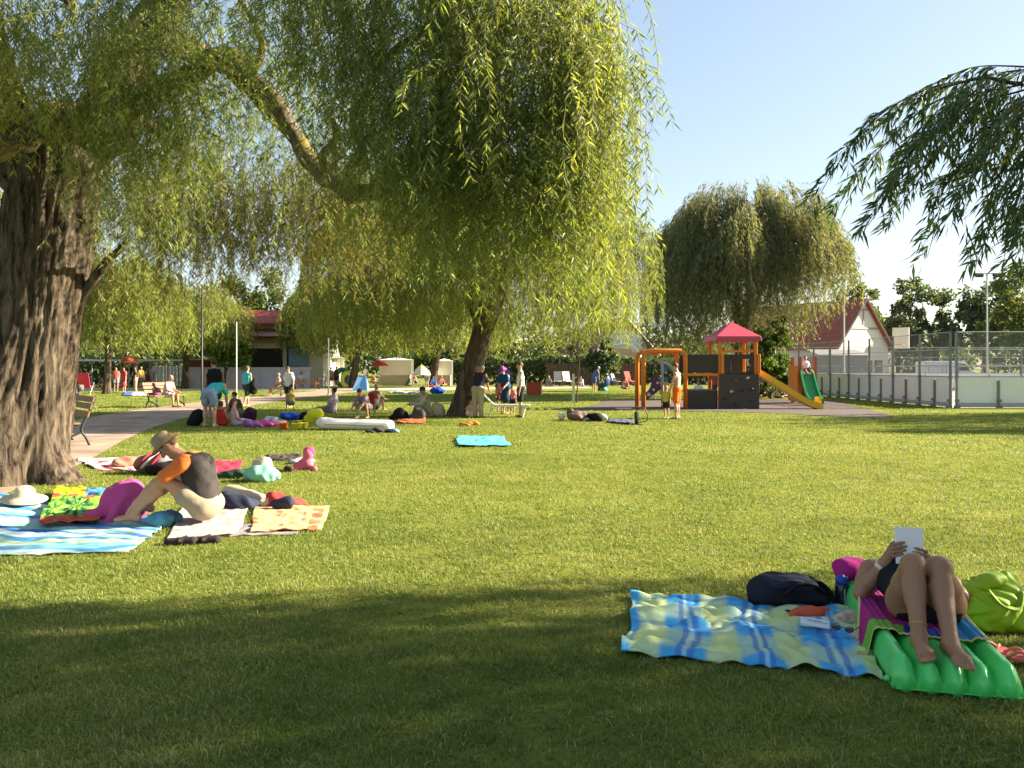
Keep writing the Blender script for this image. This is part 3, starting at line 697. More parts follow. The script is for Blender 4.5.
# ---- broad-leaved trees
def broad(label, x, y, H, lobes, m, n, size, tr=.25, name='broadleaf_tree', cat='tree', seed=1, group=None, tones=(.15, .85), trunk_h=None, conic=False):
    """lobes: (dx, dy, z, rx, ry, rz) leafy masses round limbs"""
    rg = np.random.default_rng(seed); t = thing(name, label, cat, (x, y, 0), 0, group)
    th = trunk_h or min(l[2] - l[5] * .5 for l in lobes)
    trunk_mesh('trunk', [(-.1, x, y, tr * 1.15), (.3, x, y, tr), (th, x + .1, y, tr * .7), (th * 1.25, x + .12, y, tr * .5)], 20, 12, tr * .2, t, None, tr * .06, seed).build('trunk', bark_far, t, smooth=True)
    P = []; tn = []; vol = np.array([l[3] * l[4] * l[5] for l in lobes]) ** .7; vol /= vol.sum()
    for l, v in zip(lobes, vol):
        k = int(n * v); sub = max(6, int(26 * v * len(lobes) ** .5))
        limb([(x + .1, y, th * .95), (x + l[0] * .5, y + l[1] * .5, (th + l[2]) / 2), (x + l[0], y + l[1], l[2])], [tr * .5, tr * .3, tr * .1], m=bark_far, parent=t, seg=6, n=3)
        c = unit(rg.normal(0, 1, (sub, 3))) * rg.uniform(.45, .95, (sub, 1)) * np.array(l[3:]); cs = rg.uniform(.22, .42, sub)
        i = rg.integers(0, sub, k); p = c[i] + unit(rg.normal(0, 1, (k, 3))) * (rg.random(k) ** .5 * cs[i])[:, None] * np.array(l[3:]).mean()
        P.append(p + np.array([x + l[0], y + l[1], l[2]])); tn.append(rg.uniform(tones[0], tones[1], sub)[i] * .6 + rg.uniform(tones[0], tones[1], k) * .4)
    leafcloud('crown', np.concatenate(P), m, t, size, tone=np.concatenate(tn), rg=rg); return t
broad('small bright green broadleaf tree right of the play tower', 12.6, 39.0, 4.6, [(0, 0, 2.3, 1.15, 1.0, 1.6), (-.5, -.2, 1.5, .9, .9, 1.0), (.5, 0, 1.4, .8, .8, 1.0), (.2, 0, 3.4, .6, .6, .9)], broad_green, 5200, .22, .1, seed=41, trunk_h=.8)
broad('dense dark green shrub tree left of the orange climbing arch', (600 - 512) / FPX * 52, 52, 3.6, [(0, 0, 1.7, 1.3, 1.2, 1.3), (.3, 0, 2.6, .8, .8, .8)], broad_dark, 3200, .24, .12, seed=42, trunk_h=.5)
broad('top of a leafy green tree rising behind the gabled house', (856 - 512) / FPX * 110, 110, 15, [(0, 0, 10.5, 3.0, 3, 3.6), (1.5, 0, 7, 3, 3, 3)], broad_mid, 3000, .6, .4, seed=43)
broad('dark rounded tree on the skyline right of the gabled house', (935 - 512) / FPX * 92, 92, 13, [(-1.5, 0, 9, 3.2, 3, 3.2), (2.5, 0, 7.5, 3.6, 3, 3.6), (-3, 0, 6, 3, 3, 2.6), (0, 0, 5, 4, 3, 3)], broad_dark, 5200, .55, .4, seed=44)
broad('second dark tree on the skyline, above the floodlit court', (985 - 512) / FPX * 90, 90, 12, [(0, 0, 8.8, 3.6, 3, 3.4), (2, 0, 6, 4, 3, 3.2), (-2, 0, 6, 3, 3, 3)], broad_dark, 5200, .55, .4, seed=45)
broad('light green tree between the gabled house and the dark skyline trees', (898 - 512) / FPX * 98, 98, 9, [(-2, 0, 5.5, 3.0, 3, 2.8), (2, 0, 4.6, 3.4, 3, 2.6)], broad_green, 3600, .5, .3, seed=46)
broad('bright leafy tree at the right edge behind the court fence', (1022 - 512) / FPX * 62, 62, 9.5, [(0, 0, 7.2, 2.4, 2.4, 2.6), (-1.6, 0, 4.8, 2.2, 2, 2.0), (1.2, 0, 4.5, 2.6, 2.4, 2.4)], broad_mid, 5200, .36, .22, seed=47, trunk_h=3)
broad('thin sapling beside its white stake on the lawn', (577 - 512) / FPX * 34.5, 34.6, 3.4, [(0, 0, 2.6, .55, .55, .8)], broad_mid, 500, .16, .03, seed=48, trunk_h=1.6)
broad('leafy tree rising behind the flat red roof of the cafe', (262 - 512) / FPX * 82, 82, 13, [(0, 0, 9, 4, 3, 3.5), (-4, 0, 7, 4, 3, 3.5), (4, 0, 7, 4, 3, 3.4)], broad_mid, 4500, .55, .35, seed=50)
broad('round yellow-green bush tree at the left corner of the cafe', (224 - 512) / FPX * 57, 57, 4.6, [(0, 0, 3.0, 1.7, 1.5, 1.5), (.8, 0, 2.4, 1.2, 1.2, 1.0)], broad_green, 3200, .3, .12, seed=51, trunk_h=1.2)
# the far belt of woods, one mass
def woods():
    b = MB(); C = []; T = []; rg = np.random.default_rng(5)
    for k in range(150):
        x = rg.uniform(-130, 130); y = rg.uniform(118, 150); h = rg.uniform(5, 9) * (1.15 if x < 40 else .9); r = rg.uniform(2.5, 4.5)
        n = 260; p = unit(rg.normal(0, 1, (n, 3))) * (rg.random((n, 1)) ** .4) * np.array([r, r, h * .5]); C.append(p + np.array([x, y, h * .52])); T.append(np.full(n, rg.uniform(.1, .8)) + rg.normal(0, .1, n))
    leafcloud('far_woods', np.concatenate(C), broad_mid, None, 1.0, tone=np.concatenate(T))
    tag(bpy.data.objects['far_woods'], 'belt of trees closing off the far side of the park', None, None, 'stuff')
woods()
def hedge(label, x0, x1, y, h, m, n, size, seed):
    rg = np.random.default_rng(seed); t = thing('hedge', label, 'hedge', ((x0 + x1) / 2, y, 0))
    P = np.c_[rg.uniform(x0, x1, n), y + rg.uniform(-.7, .7, n), np.zeros(n)]
    P[:, 2] = rg.random(n) ** .8 * h * (.8 + .25 * hashn(P[:, 0], P[:, 1] * 0, .6))
    leafcloud('foliage', P, m, t, size, rg=rg)
    for k in range(int((x1 - x0) / 2)):
        st = MB(); st.tube([(x0 + 1 + 2 * k, y, 0), (x0 + 1.1 + 2 * k, y, h * .8)], [.05, .02], 5); st.build('stem', bark_far, t)
hedge('clipped dark hedge behind the lawn, between the cafe and the playground', -6, 20, 72, 2.7, broad_dark, 9000, .4, 61)
hedge('loose green hedge at the far left, beyond the pale path', -60, -30, 66, 3.2, broad_mid, 8000, .4, 62)
# ================================================================== BUILDINGS, COURT, PLAY EQUIPMENT
plaster = mat('cream_plaster', (.76, .69, .56), .9, .10, 2, .2, 30)
plaster_w = mat('white_plaster', (.66, .63, .57), .9, .08, 2, .2, 30)
concrete = mat('grey_render', (.36, .34, .34), .9, .15, 2, .2, 30)
glass_dark = mat('dark_window_glass', (.03, .035, .04), .12, .2, 3, 0, spec=.6)
timber = mat('brown_timber', (.16, .09, .05), .75, .3, 6, .3)
steel = mat('galvanised_steel', (.34, .35, .36), .5, .15, 8, .05, metal=.5)
dark_metal = mat('dark_metal', (.03, .03, .032), .5, .2, 10, .05)
def roof_tiles(name, col, w=.24, h=.34):
    m, nt, N, L, out = new_mat(name)
    uv = N.new('ShaderNodeTexCoord'); br = N.new('ShaderNodeTexBrick'); br.inputs['Scale'].default_value = 1
    br.inputs['Brick Width'].default_value = w; br.inputs['Row Height'].default_value = h; br.inputs['Mortar Size'].default_value = .03
    br.inputs['Color1'].default_value = col + (1,); br.inputs['Color2'].default_value = tuple(v * .72 for v in col) + (1,); br.inputs['Mortar'].default_value = tuple(v * .3 for v in col) + (1,)
    L.new(uv.outputs['UV'], br.inputs['Vector'])
    p = N.new('ShaderNodeBsdfPrincipled'); p.inputs['Roughness'].default_value = .85; L.new(br.outputs['Color'], p.inputs['Base Color'])
    b = N.new('ShaderNodeBump'); b.inputs['Strength'].default_value = .6; b.inputs['Distance'].default_value = .04
    L.new(br.outputs['Fac'], b.inputs['Height']); b.invert = True; L.new(b.outputs['Normal'], p.inputs['Normal']); L.new(p.outputs[0], out.inputs[0]); return m
tiles = roof_tiles('red_roof_tiles', (.33, .085, .045))
tiles_b = roof_tiles('brown_roof_tiles', (.42, .125, .07))
def roof_slope(name, p00, p10, p11, p01, m, parent, thick=.14):
    """quad of tiles with thickness; u along the eaves"""
    c = [np.asarray(p, float) for p in (p00, p10, p11, p01)]; n = np.cross(c[1] - c[0], c[3] - c[0]); n /= np.linalg.norm(n)
    if n[2] < 0: n = -n
    V = np.vstack([c, [p - n * thick for p in c]])
    me = raw_mesh(name, V, quads=[(0, 1, 2, 3), (7, 6, 5, 4), (0, 4, 5, 1), (1, 5, 6, 2), (2, 6, 7, 3), (3, 7, 4, 0)], smooth=False)
    uvl = me.uv_layers.new(name='UVMap'); lu = np.linalg.norm(c[1] - c[0]); lv = np.linalg.norm(c[3] - c[0]); t = {0: (0, 0), 1: (lu, 0), 2: (lu, lv), 3: (0, lv), 4: (0, 0), 5: (lu, 0), 6: (lu, lv), 7: (0, lv)}
    for lp in me.loops: uvl.data[lp.index].uv = t[lp.vertex_index]
    return link(name, me, m, parent)
def rot2(x, y, a, o): return np.array([o[0] + x * math.cos(a) - y * math.sin(a), o[1] + x * math.sin(a) + y * math.cos(a)])
def gable_house(label, o, a, wd, ln, eave, ridge, wallm, roofm, name='gabled_house', ov=.5, feats=True):
    """gable wall centred at o, facing local -y; house runs back along +y"""
    t = thing(name, label, 'house', (o[0], o[1], 0))
    P = lambda x, y, z: np.r_[rot2(x, y, a, o), z]
    b = MB(); h = wd / 2
    b.add([P(-h, 0, 0), P(h, 0, 0), P(h, 0, eave), P(0, 0, ridge - .15), P(-h, 0, eave), P(-h, ln, 0), P(h, ln, 0), P(h, ln, eave), P(0, ln, ridge - .15), P(-h, ln, eave)],
          [(0, 1, 2, 3, 4), (9, 8, 7, 6, 5), (0, 4, 9, 5), (1, 6, 7, 2), (0, 5, 6, 1), (2, 7, 8, 3), (4, 3, 8, 9)])
    b.build('wall', wallm, t)
    sl_ = (ridge - eave) / h; e = h + ov
    roof_slope('roof_slope', P(-e, -ov, eave - ov * sl_ + .1), P(-e, ln + ov, eave - ov * sl_ + .1), P(0, ln + ov, ridge + .1), P(0, -ov, ridge + .1), roofm, t)
    roof_slope('roof_slope', P(e, -ov, eave - ov * sl_ + .1), P(e, ln + ov, eave - ov * sl_ + .1), P(0, ln + ov, ridge + .1), P(0, -ov, ridge + .1), roofm, t)
    v = MB()
    for s in (-1, 1): v.tube([P(s * e, -ov - .03, eave - ov * sl_), P(0, -ov - .03, ridge - .02)], .11, 4)
    v.build('bargeboard', mat('pale_bargeboard', (.42, .36, .29), .8), t)
    if feats:
        q = MB(); q.box(P(0, -.05, eave + (ridge - eave) * .36), (wd * .56, .09, .22), a); q.box(P(0, -.05, ridge - 1.1), (wd * .2, .08, .16), a); q.box(P(0, -.05, eave + (ridge - eave) * .62), (.16, .08, 1.7), a); q.build('gable_timber', mat('grey_timber', (.33, .30, .26), .8), t)
        for (x, z, w_, h_) in ((-wd * .27, 1.15, 1.0, 1.9), (wd * .08, 1.6, 1.3, 1.2), (wd * .3, 1.6, 1.0, 1.2)):
            f = MB(); f.box(P(x, -.03, z), (w_ + .24, .12, h_ + .24), a); f = f.build('window_frame', timber, t)
            g = MB(); g.box(P(x, -.10, z), (w_, .03, h_), a); g.build('pane', glass_dark, f)
    return t
gable_house('cream house with a steep red-brown roof and timbered gable behind the court', (32.6 + 4.7, 85), R(31), 8.6, 15, 4.0, 8.8, plaster, tiles_b)
s = thing('shed', 'low grey lean-to shed in front of the cream gabled house', 'shed', (32.5, 80, 0))
b = MB(); b.box((32.6, 80, 1.35), (4.6, 3, 2.7)); b.build('wall', mat('weathered_boards', (.34, .31, .28), .9, .25, 2), s)
roof_slope('roof', (30.1, 78.2, 2.75), (35.1, 78.2, 2.75), (35.1, 81.7, 3.4), (30.1, 81.7, 3.4), mat('sheet_roofing', (.30, .28, .27), .6), s, .08)
# red-roofed house glimpsed between the middle willow and the round willow
gable_house('red roofed house with a white arched porch between the two big willows', (11.0, 78), R(12), 6, 12, 3.2, 6.4, mat('ochre_plaster', (.42, .30, .2), .9), tiles, ov=.5, feats=False)
p = thing('porch', 'white arched porch wall in front of the red roofed house', 'porch', (10.2, 74.5, 0))
b = MB()
for x in (8.6, 11.9): b.box((x, 74.5, 1.1), (.35, .35, 2.2))
arc = [(10.25 + 1.75 * math.cos(t), 74.5, 2.2 + 1.5 * math.sin(t)) for t in np.linspace(0, math.pi, 16)]; b.tube(arc, .22, 6); b.build('arch', plaster_w, p)
b = MB(); b.poly([(7.9, 74.4, 3.3), (12.6, 74.4, 3.3), (12.0, 74.4, 4.5), (10.2, 74.4, 5.1), (8.6, 74.4, 4.5)], .3, (0, 1, 0)); b.build('gable_wall', plaster_w, p)

# ---- cafe with terrace
cf = thing('cafe', 'two-storey cafe with red awning roofs and a dark panel for its shaded counter opening', 'cafe', (-19.5, 63, 0))
def cx(px, Y): return (px - 512) / FPX * Y
b = MB(); b.box((-19.4, 67, 2.6), (8.6, 6, 5.2)); b.build('wall', plaster_w, cf)
b = MB(); b.box((-20.2, 63.95, 2.35), (6.0, .12, 1.7)); b.build('counter_shade_panel', mat('painted_interior_shade', (.025, .02, .018), .8), cf)  # flat dark sheet on the wall; the interior's shade is its colour
b = MB(); b.box((-19.9, 63.8, 3.28), (4.0, .1, .42)); b.build('name_board', mat('pale_signboard', (.55, .45, .32), .7), cf)
b = MB(); b.box((-17.0, 63.8, 2.35), (1.6, .12, 1.5)); b.build('menu_panel', mat('blue_panel', (.18, .32, .48), .6), cf)
for x in (-18.05, -23.2): b = MB(); b.box((x, 63.6, 2.0), (.26, .26, 4.0)); b.build('column', mat('grey_column', (.45, .43, .42), .8), cf)
b = MB(); b.box((-20.6, 63.5, 3.75), (6.4, 1.2, .16)); b.build('lintel', mat('red_brown_beam', (.28, .11, .07), .7), cf)
roof_slope('awning', (-23.4, 62.2, 4.05), (-17.3, 62.2, 4.05), (-17.7, 64.0, 4.65), (-23.0, 64.0, 4.65), mat('faded_pink_awning', (.48, .27, .22), .8), cf, .08)
roof_slope('roof', (-24.6, 62.6, 5.0), (-16.4, 62.6, 5.0), (-18.2, 66.5, 6.3), (-23.0, 66.5, 6.3), roof_tiles('bright_red_tiles', (.50, .09, .05)), cf, .16)
w_ = thing('low_wall', 'low lilac grey terrace wall in front of the cafe', 'wall', (-19.8, 60.2, 0))
b = MB(); b.box((-20, 60.2, .72), (9.6, .22, 1.44)); b.build('wall_body', mat('lilac_grey_render', (.50, .46, .52), .9, .1, 2), w_)
b = MB(); b.box((-20, 60.2, 1.5), (9.8, .36, .1)); b.build('coping', mat('pale_coping', (.55, .52, .5), .8), w_)
for k in range(9): b = MB(); b.box((-24.3 + k * 1.08, 60.06, .72), (.08, .07, 1.36)); b.build('pilaster', mat('grey_column', (.4, .4, .4)), w_)
# long pergola and booths at the far left
pg = thing('pergola', 'long low white pergola roof on thin posts at the far left', 'pergola', (-28.5, 63, 0))
b = MB(); b.box((-27.8, 63, 2.1), (12.5, 2.4, .14)); b.build('roof', mat('white_sheet_roof', (.62, .63, .6), .6, .06), pg)
for k in range(6):
    for y in (62, 64): b = MB(); b.tube([(-33.6 + k * 2.3, y, 0), (-33.6 + k * 2.3, y, 2.03)], .05, 6); b.build('post', steel, pg)
bt = thing('kiosk', 'brown wooden kiosk at the right end of the white pergola', 'kiosk', (-24.2, 61.6, 0))
b = MB(); b.box((-24.2, 61.8, 1.0), (1.3, 1.6, 2.0)); b.build('wall', mat('red_brown_boards', (.20, .075, .05), .8, .25, 5), bt)
b = MB(); b.box((-24.2, 61.8, 2.06), (1.6, 2.0, .12)); b.build('roof', timber, bt)
# white stalls behind the picnickers
stl = mat('white_canvas', (.70, .68, .62), .85, .05, 3, .2, 20)
for i, (px0, px1, Y, y0, lb) in enumerate([(303, 318, 66, 362, 'narrow white stall left of the tall thin post'), (324, 342, 68, 358, 'tall white stall wall behind the man with the grey shirt'), (380, 412, 70, 360, 'white market stall behind the red parasol'), (436, 452, 68, 361, 'white canvas stall just left of the leaning willow trunk'), (205, 232, 66, 366, 'wide low white stall left of the cafe terrace')]):
    X0, X1 = cx(px0, Y), cx(px1, Y); zt = W(0, y0, Y)[2]
    t = thing('market_stall', lb, 'stall', ((X0 + X1) / 2, Y, 0), 0, 'white stalls beyond the lawn')
    b = MB(); b.box(((X0 + X1) / 2, Y + .8, zt / 2), (X1 - X0, .08, zt)); b.box((X0, Y + .4, zt / 2), (.06, .8, zt)); b.build('canvas_wall', stl, t)
    b = MB(); b.add([(X0 - .1, Y - .5, zt), (X1 + .1, Y - .5, zt), (X1 + .1, Y + .9, zt), (X0 - .1, Y + .9, zt), ((X0 + X1) / 2, Y + .2, zt + .22)], [(3, 2, 1, 0), (0, 1, 4), (1, 2, 4), (2, 3, 4), (3, 0, 4)]); b.build('canopy', stl, t)
    for x in (X0, X1): b = MB(); b.tube([(x, Y - .45, 0), (x, Y - .45, zt)], .04, 6); b.build('post', steel, t)
    b = MB(); b.box(((X0 + X1) / 2, Y - .1, .45), (X1 - X0 - .2, .6, .9)); b.build('counter', mat('pale_counter', (.50, .42, .38), .8, .2, 3), t)
# fences behind
def board_fence(label, x0, x1, y, h, col, step=2.2):
    t = thing('fence', label, 'fence', ((x0 + x1) / 2, y, 0))
    b = MB(); n = int((x1 - x0) / .3)
    for k in range(n): b.box((x0 + .15 + k * .3, y, h / 2), (.26, .04, h * (1 - .02 * (k % 3))))
    b.build('boards', col, t)
    for k in range(int((x1 - x0) / step) + 1): b = MB(); b.box((x0 + k * step, y + .08, h / 2), (.1, .1, h + .1)); b.build('post', timber, t)
board_fence('dark brown board fence behind the lawn right of the leaning willow', 3.0, 11.5, 68, 1.9, mat('dark_boards', (.11, .065, .045), .85, .3, 4))
board_fence('pale grey board fence at the far left behind the pergola', -44, -25, 70, 1.7, mat('pale_boards', (.42, .41, .38), .85, .15, 4))

# ---- sports court
board_w = mat('white_court_board', (.80, .80, .76), .6, .08, 1.2, .05, 8)
cpost = mat('grey_green_steel', (.20, .215, .21), .5, .15, 8, .05)
def net_mat():
    m, nt, N, L, out = new_mat('wire_netting')
    tc = N.new('ShaderNodeTexCoord'); sx = N.new('ShaderNodeSeparateXYZ'); L.new(tc.outputs['Object'], sx.inputs[0])
    def wire(a, b, sgn):
        ad = N.new('ShaderNodeMath'); ad.operation = 'ADD' if sgn > 0 else 'SUBTRACT'; L.new(a, ad.inputs[0]); L.new(b, ad.inputs[1])
        ml = N.new('ShaderNodeMath'); ml.operation = 'MULTIPLY'; ml.inputs[1].default_value = 14; L.new(ad.outputs[0], ml.inputs[0])
        fr = N.new('ShaderNodeMath'); fr.operation = 'FRACT'; L.new(ml.outputs[0], fr.inputs[0])
        lt = N.new('ShaderNodeMath'); lt.operation = 'LESS_THAN'; lt.inputs[1].default_value = .10; L.new(fr.outputs[0], lt.inputs[0]); return lt.outputs[0]
    sm = N.new('ShaderNodeMath'); sm.operation = 'ADD'; L.new(sx.outputs[0], sm.inputs[0]); L.new(sx.outputs[1], sm.inputs[1])
    mx = N.new('ShaderNodeMath'); mx.operation = 'MAXIMUM'; L.new(wire(sm.outputs[0], sx.outputs[2], 1), mx.inputs[0]); L.new(wire(sm.outputs[0], sx.outputs[2], -1), mx.inputs[1])
    p = N.new('ShaderNodeBsdfPrincipled'); p.inputs['Base Color'].default_value = (.34, .36, .35, 1); p.inputs['Roughness'].default_value = .5
    t = N.new('ShaderNodeBsdfTransparent'); ms = N.new('ShaderNodeMixShader'); L.new(mx.outputs[0], ms.inputs[0]); L.new(t.outputs[0], ms.inputs[1]); L.new(p.outputs[0], ms.inputs[2]); L.new(ms.outputs[0], out.inputs[0]); return m
NET = net_mat()
def court_fence(label, p0, p1, nrm, n, tall_every=2, h=1.12, H=2.85):
    """hockey boards with posts and a wire net above"""
    p0, p1 = np.array(p0, float), np.array(p1, float); d = (p1 - p0); L_ = np.linalg.norm(d); d /= L_; nr = np.array(nrm, float); a = math.atan2(d[1], d[0])
    t = thing('court_fence', label, 'fence', (*((p0 + p1) / 2), 0))
    sp = L_ / n
    for k in range(n):
        c = p0 + d * sp * (k + .5); b = MB(); b.box((c[0], c[1], h / 2 + .03), (sp - .02, .035, h), a); b.build('board', board_w, t)
    b = MB(); c = (p0 + p1) / 2 + nr * .04; b.box((c[0], c[1], .12), (L_, .03, .16), a); b.build('kick_strip', mat('grey_strip', (.40, .41, .40), .6), t)
    b = MB(); c = (p0 + p1) / 2; b.box((c[0], c[1], h + .055), (L_, .06, .04), a); b.build('cap_rail', steel, t)
    for k in range(n + 1):
        c = p0 + d * sp * k + nr * .06; tall = k % tall_every == 0
        b = MB(); b.box((c[0], c[1], (H if tall else h * .92) / 2), (.07, .07, H if tall else h * .92), a)
        b.box((c[0] + nr[0] * .05, c[1] + nr[1] * .05, .28), (.12, .12, .10), a); b.box((c[0] + nr[0] * .05, c[1] + nr[1] * .05, .05), (.16, .16, .1), a)
        if tall: b.box((c[0], c[1], h + .04), (.11, .11, .1), a)
        b.build('post', cpost, t)
    b = MB()
    for z in (1.6, 2.2, H): b.tube([np.r_[p0 + nr * .06, z], np.r_[p1 + nr * .06, z]], .014, 5)
    b.build('net_wire', steel, t)
    b = MB(); q0, q1 = p0 + nr * .02, p1 + nr * .02; b.add([np.r_[q0, h + .08], np.r_[q1, h + .08], np.r_[q1, H], np.r_[q0, H]], [(0, 1, 2, 3)]); b.build('net', NET, t)
court_fence('long side of the court fence running away from its corner post towards the house', (16.5, 30), (16.5, 47), (-1, 0), 15)
court_fence('short side of the court fence facing the lawn, bright white boards', (16.6, 29.95), (34.0, 29.95), (0, -1), 11)
court_fence('far end of the court fence with its tall net, behind the backboard', (16.6, 52.5), (46.0, 52.5), (0, -1), 14)
def mast(label, x, y, h):
    t = thing('floodlight_mast', label, 'floodlight', (x, y, 0))
    b = MB(); b.tube([(x, y, 0), (x, y, h)], [.075, .045], 10); b.build('pole', mat('pale_pole', (.42, .43, .43), .5, .1), t)
    b = MB(); b.tube([(x - .75, y, h - .02), (x + .75, y, h - .02)], .04, 6); b.build('cross_arm', steel, t)
    for dx in (-.62, .62):
        b = MB(); b.box((x + dx, y - .12, h - .14), (.5, .28, .22), 0, R(28)); b.build('lamp_housing', dark_metal, t)
mast('slender floodlight mast in front of the cream house gable', cx(844, 56), 56, 7.7)
mast('slender floodlight mast standing among the trees at the far right', cx(987, 54), 54, 7.9)
bb = thing('basketball_hoop', 'white basketball backboard on a post inside the court', 'hoop', (cx(899, 44), 44, 0))
x0 = cx(899, 44); b = MB(); b.tube([(x0 - .05, 44.8, 0), (x0 - .05, 44.8, 2.4), (x0 + .05, 44.2, 2.95)], .07, 8); b.build('pole', steel, bb)
b = MB(); b.box((x0 + .1, 44, 3.15), (.9, .05, 1.15), R(-50)); b.build('backboard', plaster_w, bb)
b = MB(); b.tube([(x0 + .1 + .3 * math.cos(t) - .25, 43.75 + .3 * math.sin(t), 2.78) for t in np.linspace(0, 6.28, 17)], .012, 5); b.build('hoop_ring', mat('orange_paint', (.75, .22, .03), .5), bb)
# van
def van():
    Y = 74; x0 = cx(920, Y); t = thing('van', 'white panel van parked beyond the court, nose to the right', 'van', (x0 + 2.5, Y, 0))
    pr = [(0, .35), (0, 1.95), (.12, 2.12), (3.3, 2.12), (3.75, 1.95), (4.25, 1.30), (5.0, 1.08), (5.15, .7), (5.15, .35)]
    b = MB(); b.poly([(x0 + a, Y - .95, z) for a, z in pr], 1.9, (0, 1, 0)); o = b.build('body', mat('white_van_paint', (.78, .78, .76), .3, .03, 2, 0, spec=.5), t, bevel=.05)
    b = MB(); b.poly([(x0 + 3.1, Y - .965, 1.25), (x0 + 4.15, Y - .965, 1.25), (x0 + 3.72, Y - .965, 1.88), (x0 + 3.1, Y - .965, 1.88)], .02, (0, 1, 0)); b.build('side_window', glass_dark, t)
    b = MB(); b.add([(x0 + 3.80, Y - .82, 1.93), (x0 + 4.29, Y - .82, 1.31), (x0 + 4.29, Y + .82, 1.31), (x0 + 3.80, Y + .82, 1.93)], [(0, 1, 2, 3)]); b.build('windscreen', glass_dark, t)
    b = MB(); b.box((x0 + 1.9, Y - .96, 1.2), (.03, .03, 1.5)); b.box((x0 + 3.05, Y - .96, 1.2), (.03, .03, 1.5)); b.box((x0 + 2.5, Y - .97, .75), (4.9, .03, .14)); b.build('trim', dark_metal, t)
    for a in (.95, 4.2):
        for sy in (-.86, .86):
            b = MB(); b.tube([(x0 + a, Y + sy - .11, .34), (x0 + a, Y + sy + .11, .34)], .34, 20); w = b.build('wheel', mat('tyre_rubber', (.02, .02, .02), .9), t, smooth=False)
            b = MB(); b.tube([(x0 + a, Y + sy - .125, .34), (x0 + a, Y + sy + .125, .34)], .2, 14); b.build('rim', steel, w)
    for sy in (-.7, .7): b = MB(); b.box((x0 + 5.12, Y + sy, .92), (.1, .3, .18)); b.build('headlight', mat('lamp_glass', (.6, .62, .62), .15), t)
van()
rl = thing('railing', 'grey railing fence along the car park at the far right', 'fence', (42, 62, 0))
b = MB()
for z in (.5, 1.05, 1.6): b.tube([(24, 59.5, z), (62, 59.5, z)], .035, 6)
for k in range(39): b.tube([(24 + k, 59.5, 0), (24 + k, 59.5, 1.65)], .03, 6)
b.build('rails', steel, rl)

# ---- play tower
orange = mat('orange_painted_steel', (.66, .20, .025), .45, .12, 6, .05)
yellowp = mat('yellow_plastic', (.72, .44, .03), .4, .08, 5, .03)
darkp = mat('dark_brown_panel', (.040, .034, .030), .55, .15, 3, .05)
pinkr = mat('raspberry_roof_plastic', (.46, .055, .085), .45, .08, 4, .03)
greenp = mat('green_slide_plastic', (.02, .24, .06), .35, .08, 4, .03)
purplep = mat('purple_panel', (.085, .025, .09), .5, .1, 4, .03)
PY = 29.2
pt = thing('play_tower', 'climbing tower with raspberry pyramid roof, dark panels, orange arch and yellow slide', 'play equipment', (cx(738, PY), PY, 0))
def PW(px, py, Y=PY): return W(px, py, Y)
def g0(p): return np.array([p[0], p[1], max(p[2], .015)])
dY = 1.5
# arch
for Y in (PY, PY + dY):
    pr = [PW(643.5, 411, PY), PW(643.5, 358, PY), PW(644.5, 353.5, PY), PW(649, 351, PY), PW(680, 351, PY), PW(684.5, 353.5, PY), PW(685.5, 358, PY), PW(685.5, 411, PY)]
    pr = [np.array([q[0], Y, max(q[2], .0)]) for q in pr]
    b = MB(); b.tube(pr, .085, 12); b.build('arch_frame', orange, pt, smooth=True)
b = MB()
for px in (650, 659, 668, 677): q = PW(px, 351); b.tube([(q[0], PY, q[2]), (q[0], PY + dY, q[2])], .03, 8)
b.build('monkey_bar', orange, pt)
b = MB(); f = [PW(646, 396), PW(649, 401), PW(664, 389), PW(660, 374), PW(657.5, 375), PW(652, 389)]
b.poly([(q[0], PY + .5, q[2]) for q in f], .05, (0, 1, 0)); nt_ = b.build('climbing_panel', purplep, pt)
b = MB()
for px, py, r in ((651, 395, .07), (656, 390, .05), (660, 383, .05), (655, 397, .06)):
    q = PW(px, py); b.tube([(q[0], PY + .48, q[2]), (q[0], PY + .57, q[2])], r, 12)
b.build('hand_hold', mat('pale_hold', (.6, .55, .45), .6), nt_)
b = MB(); q0, q1 = PW(665, 402), PW(665, 358); b.tube([(q0[0], PY + .5, .0), (q1[0], PY + .5, q1[2])], .05, 10); b.build('fire_pole', mat('grey_pipe', (.34, .29, .30), .4), pt, smooth=True)
b = MB(); ar = [PW(665 + 16 * math.sin(t), 379 - 17 * math.cos(t)) for t in np.linspace(0, 1.45, 12)]; b.tube([(q[0], PY + .9, q[2]) for q in ar], .06, 8); b.build('curved_rail', mat('pale_blue_rail', (.40, .50, .58), .4), pt, smooth=True)
b = MB(); q = PW(669, 369); b.box((q[0], PY + .95, q[2]), (.28, .03, .22)); q = PW(669, 380); b.box((q[0], PY + .95, q[2]), (.3, .03, .2)); b.build('play_panel', mat('blue_panel_plastic', (.06, .2, .5), .4), pt)
b = MB(); q = PW(669, 389); b.box((q[0], PY + .95, q[2]), (.36, .04, .46)); b.build('play_panel', yellowp, pt)
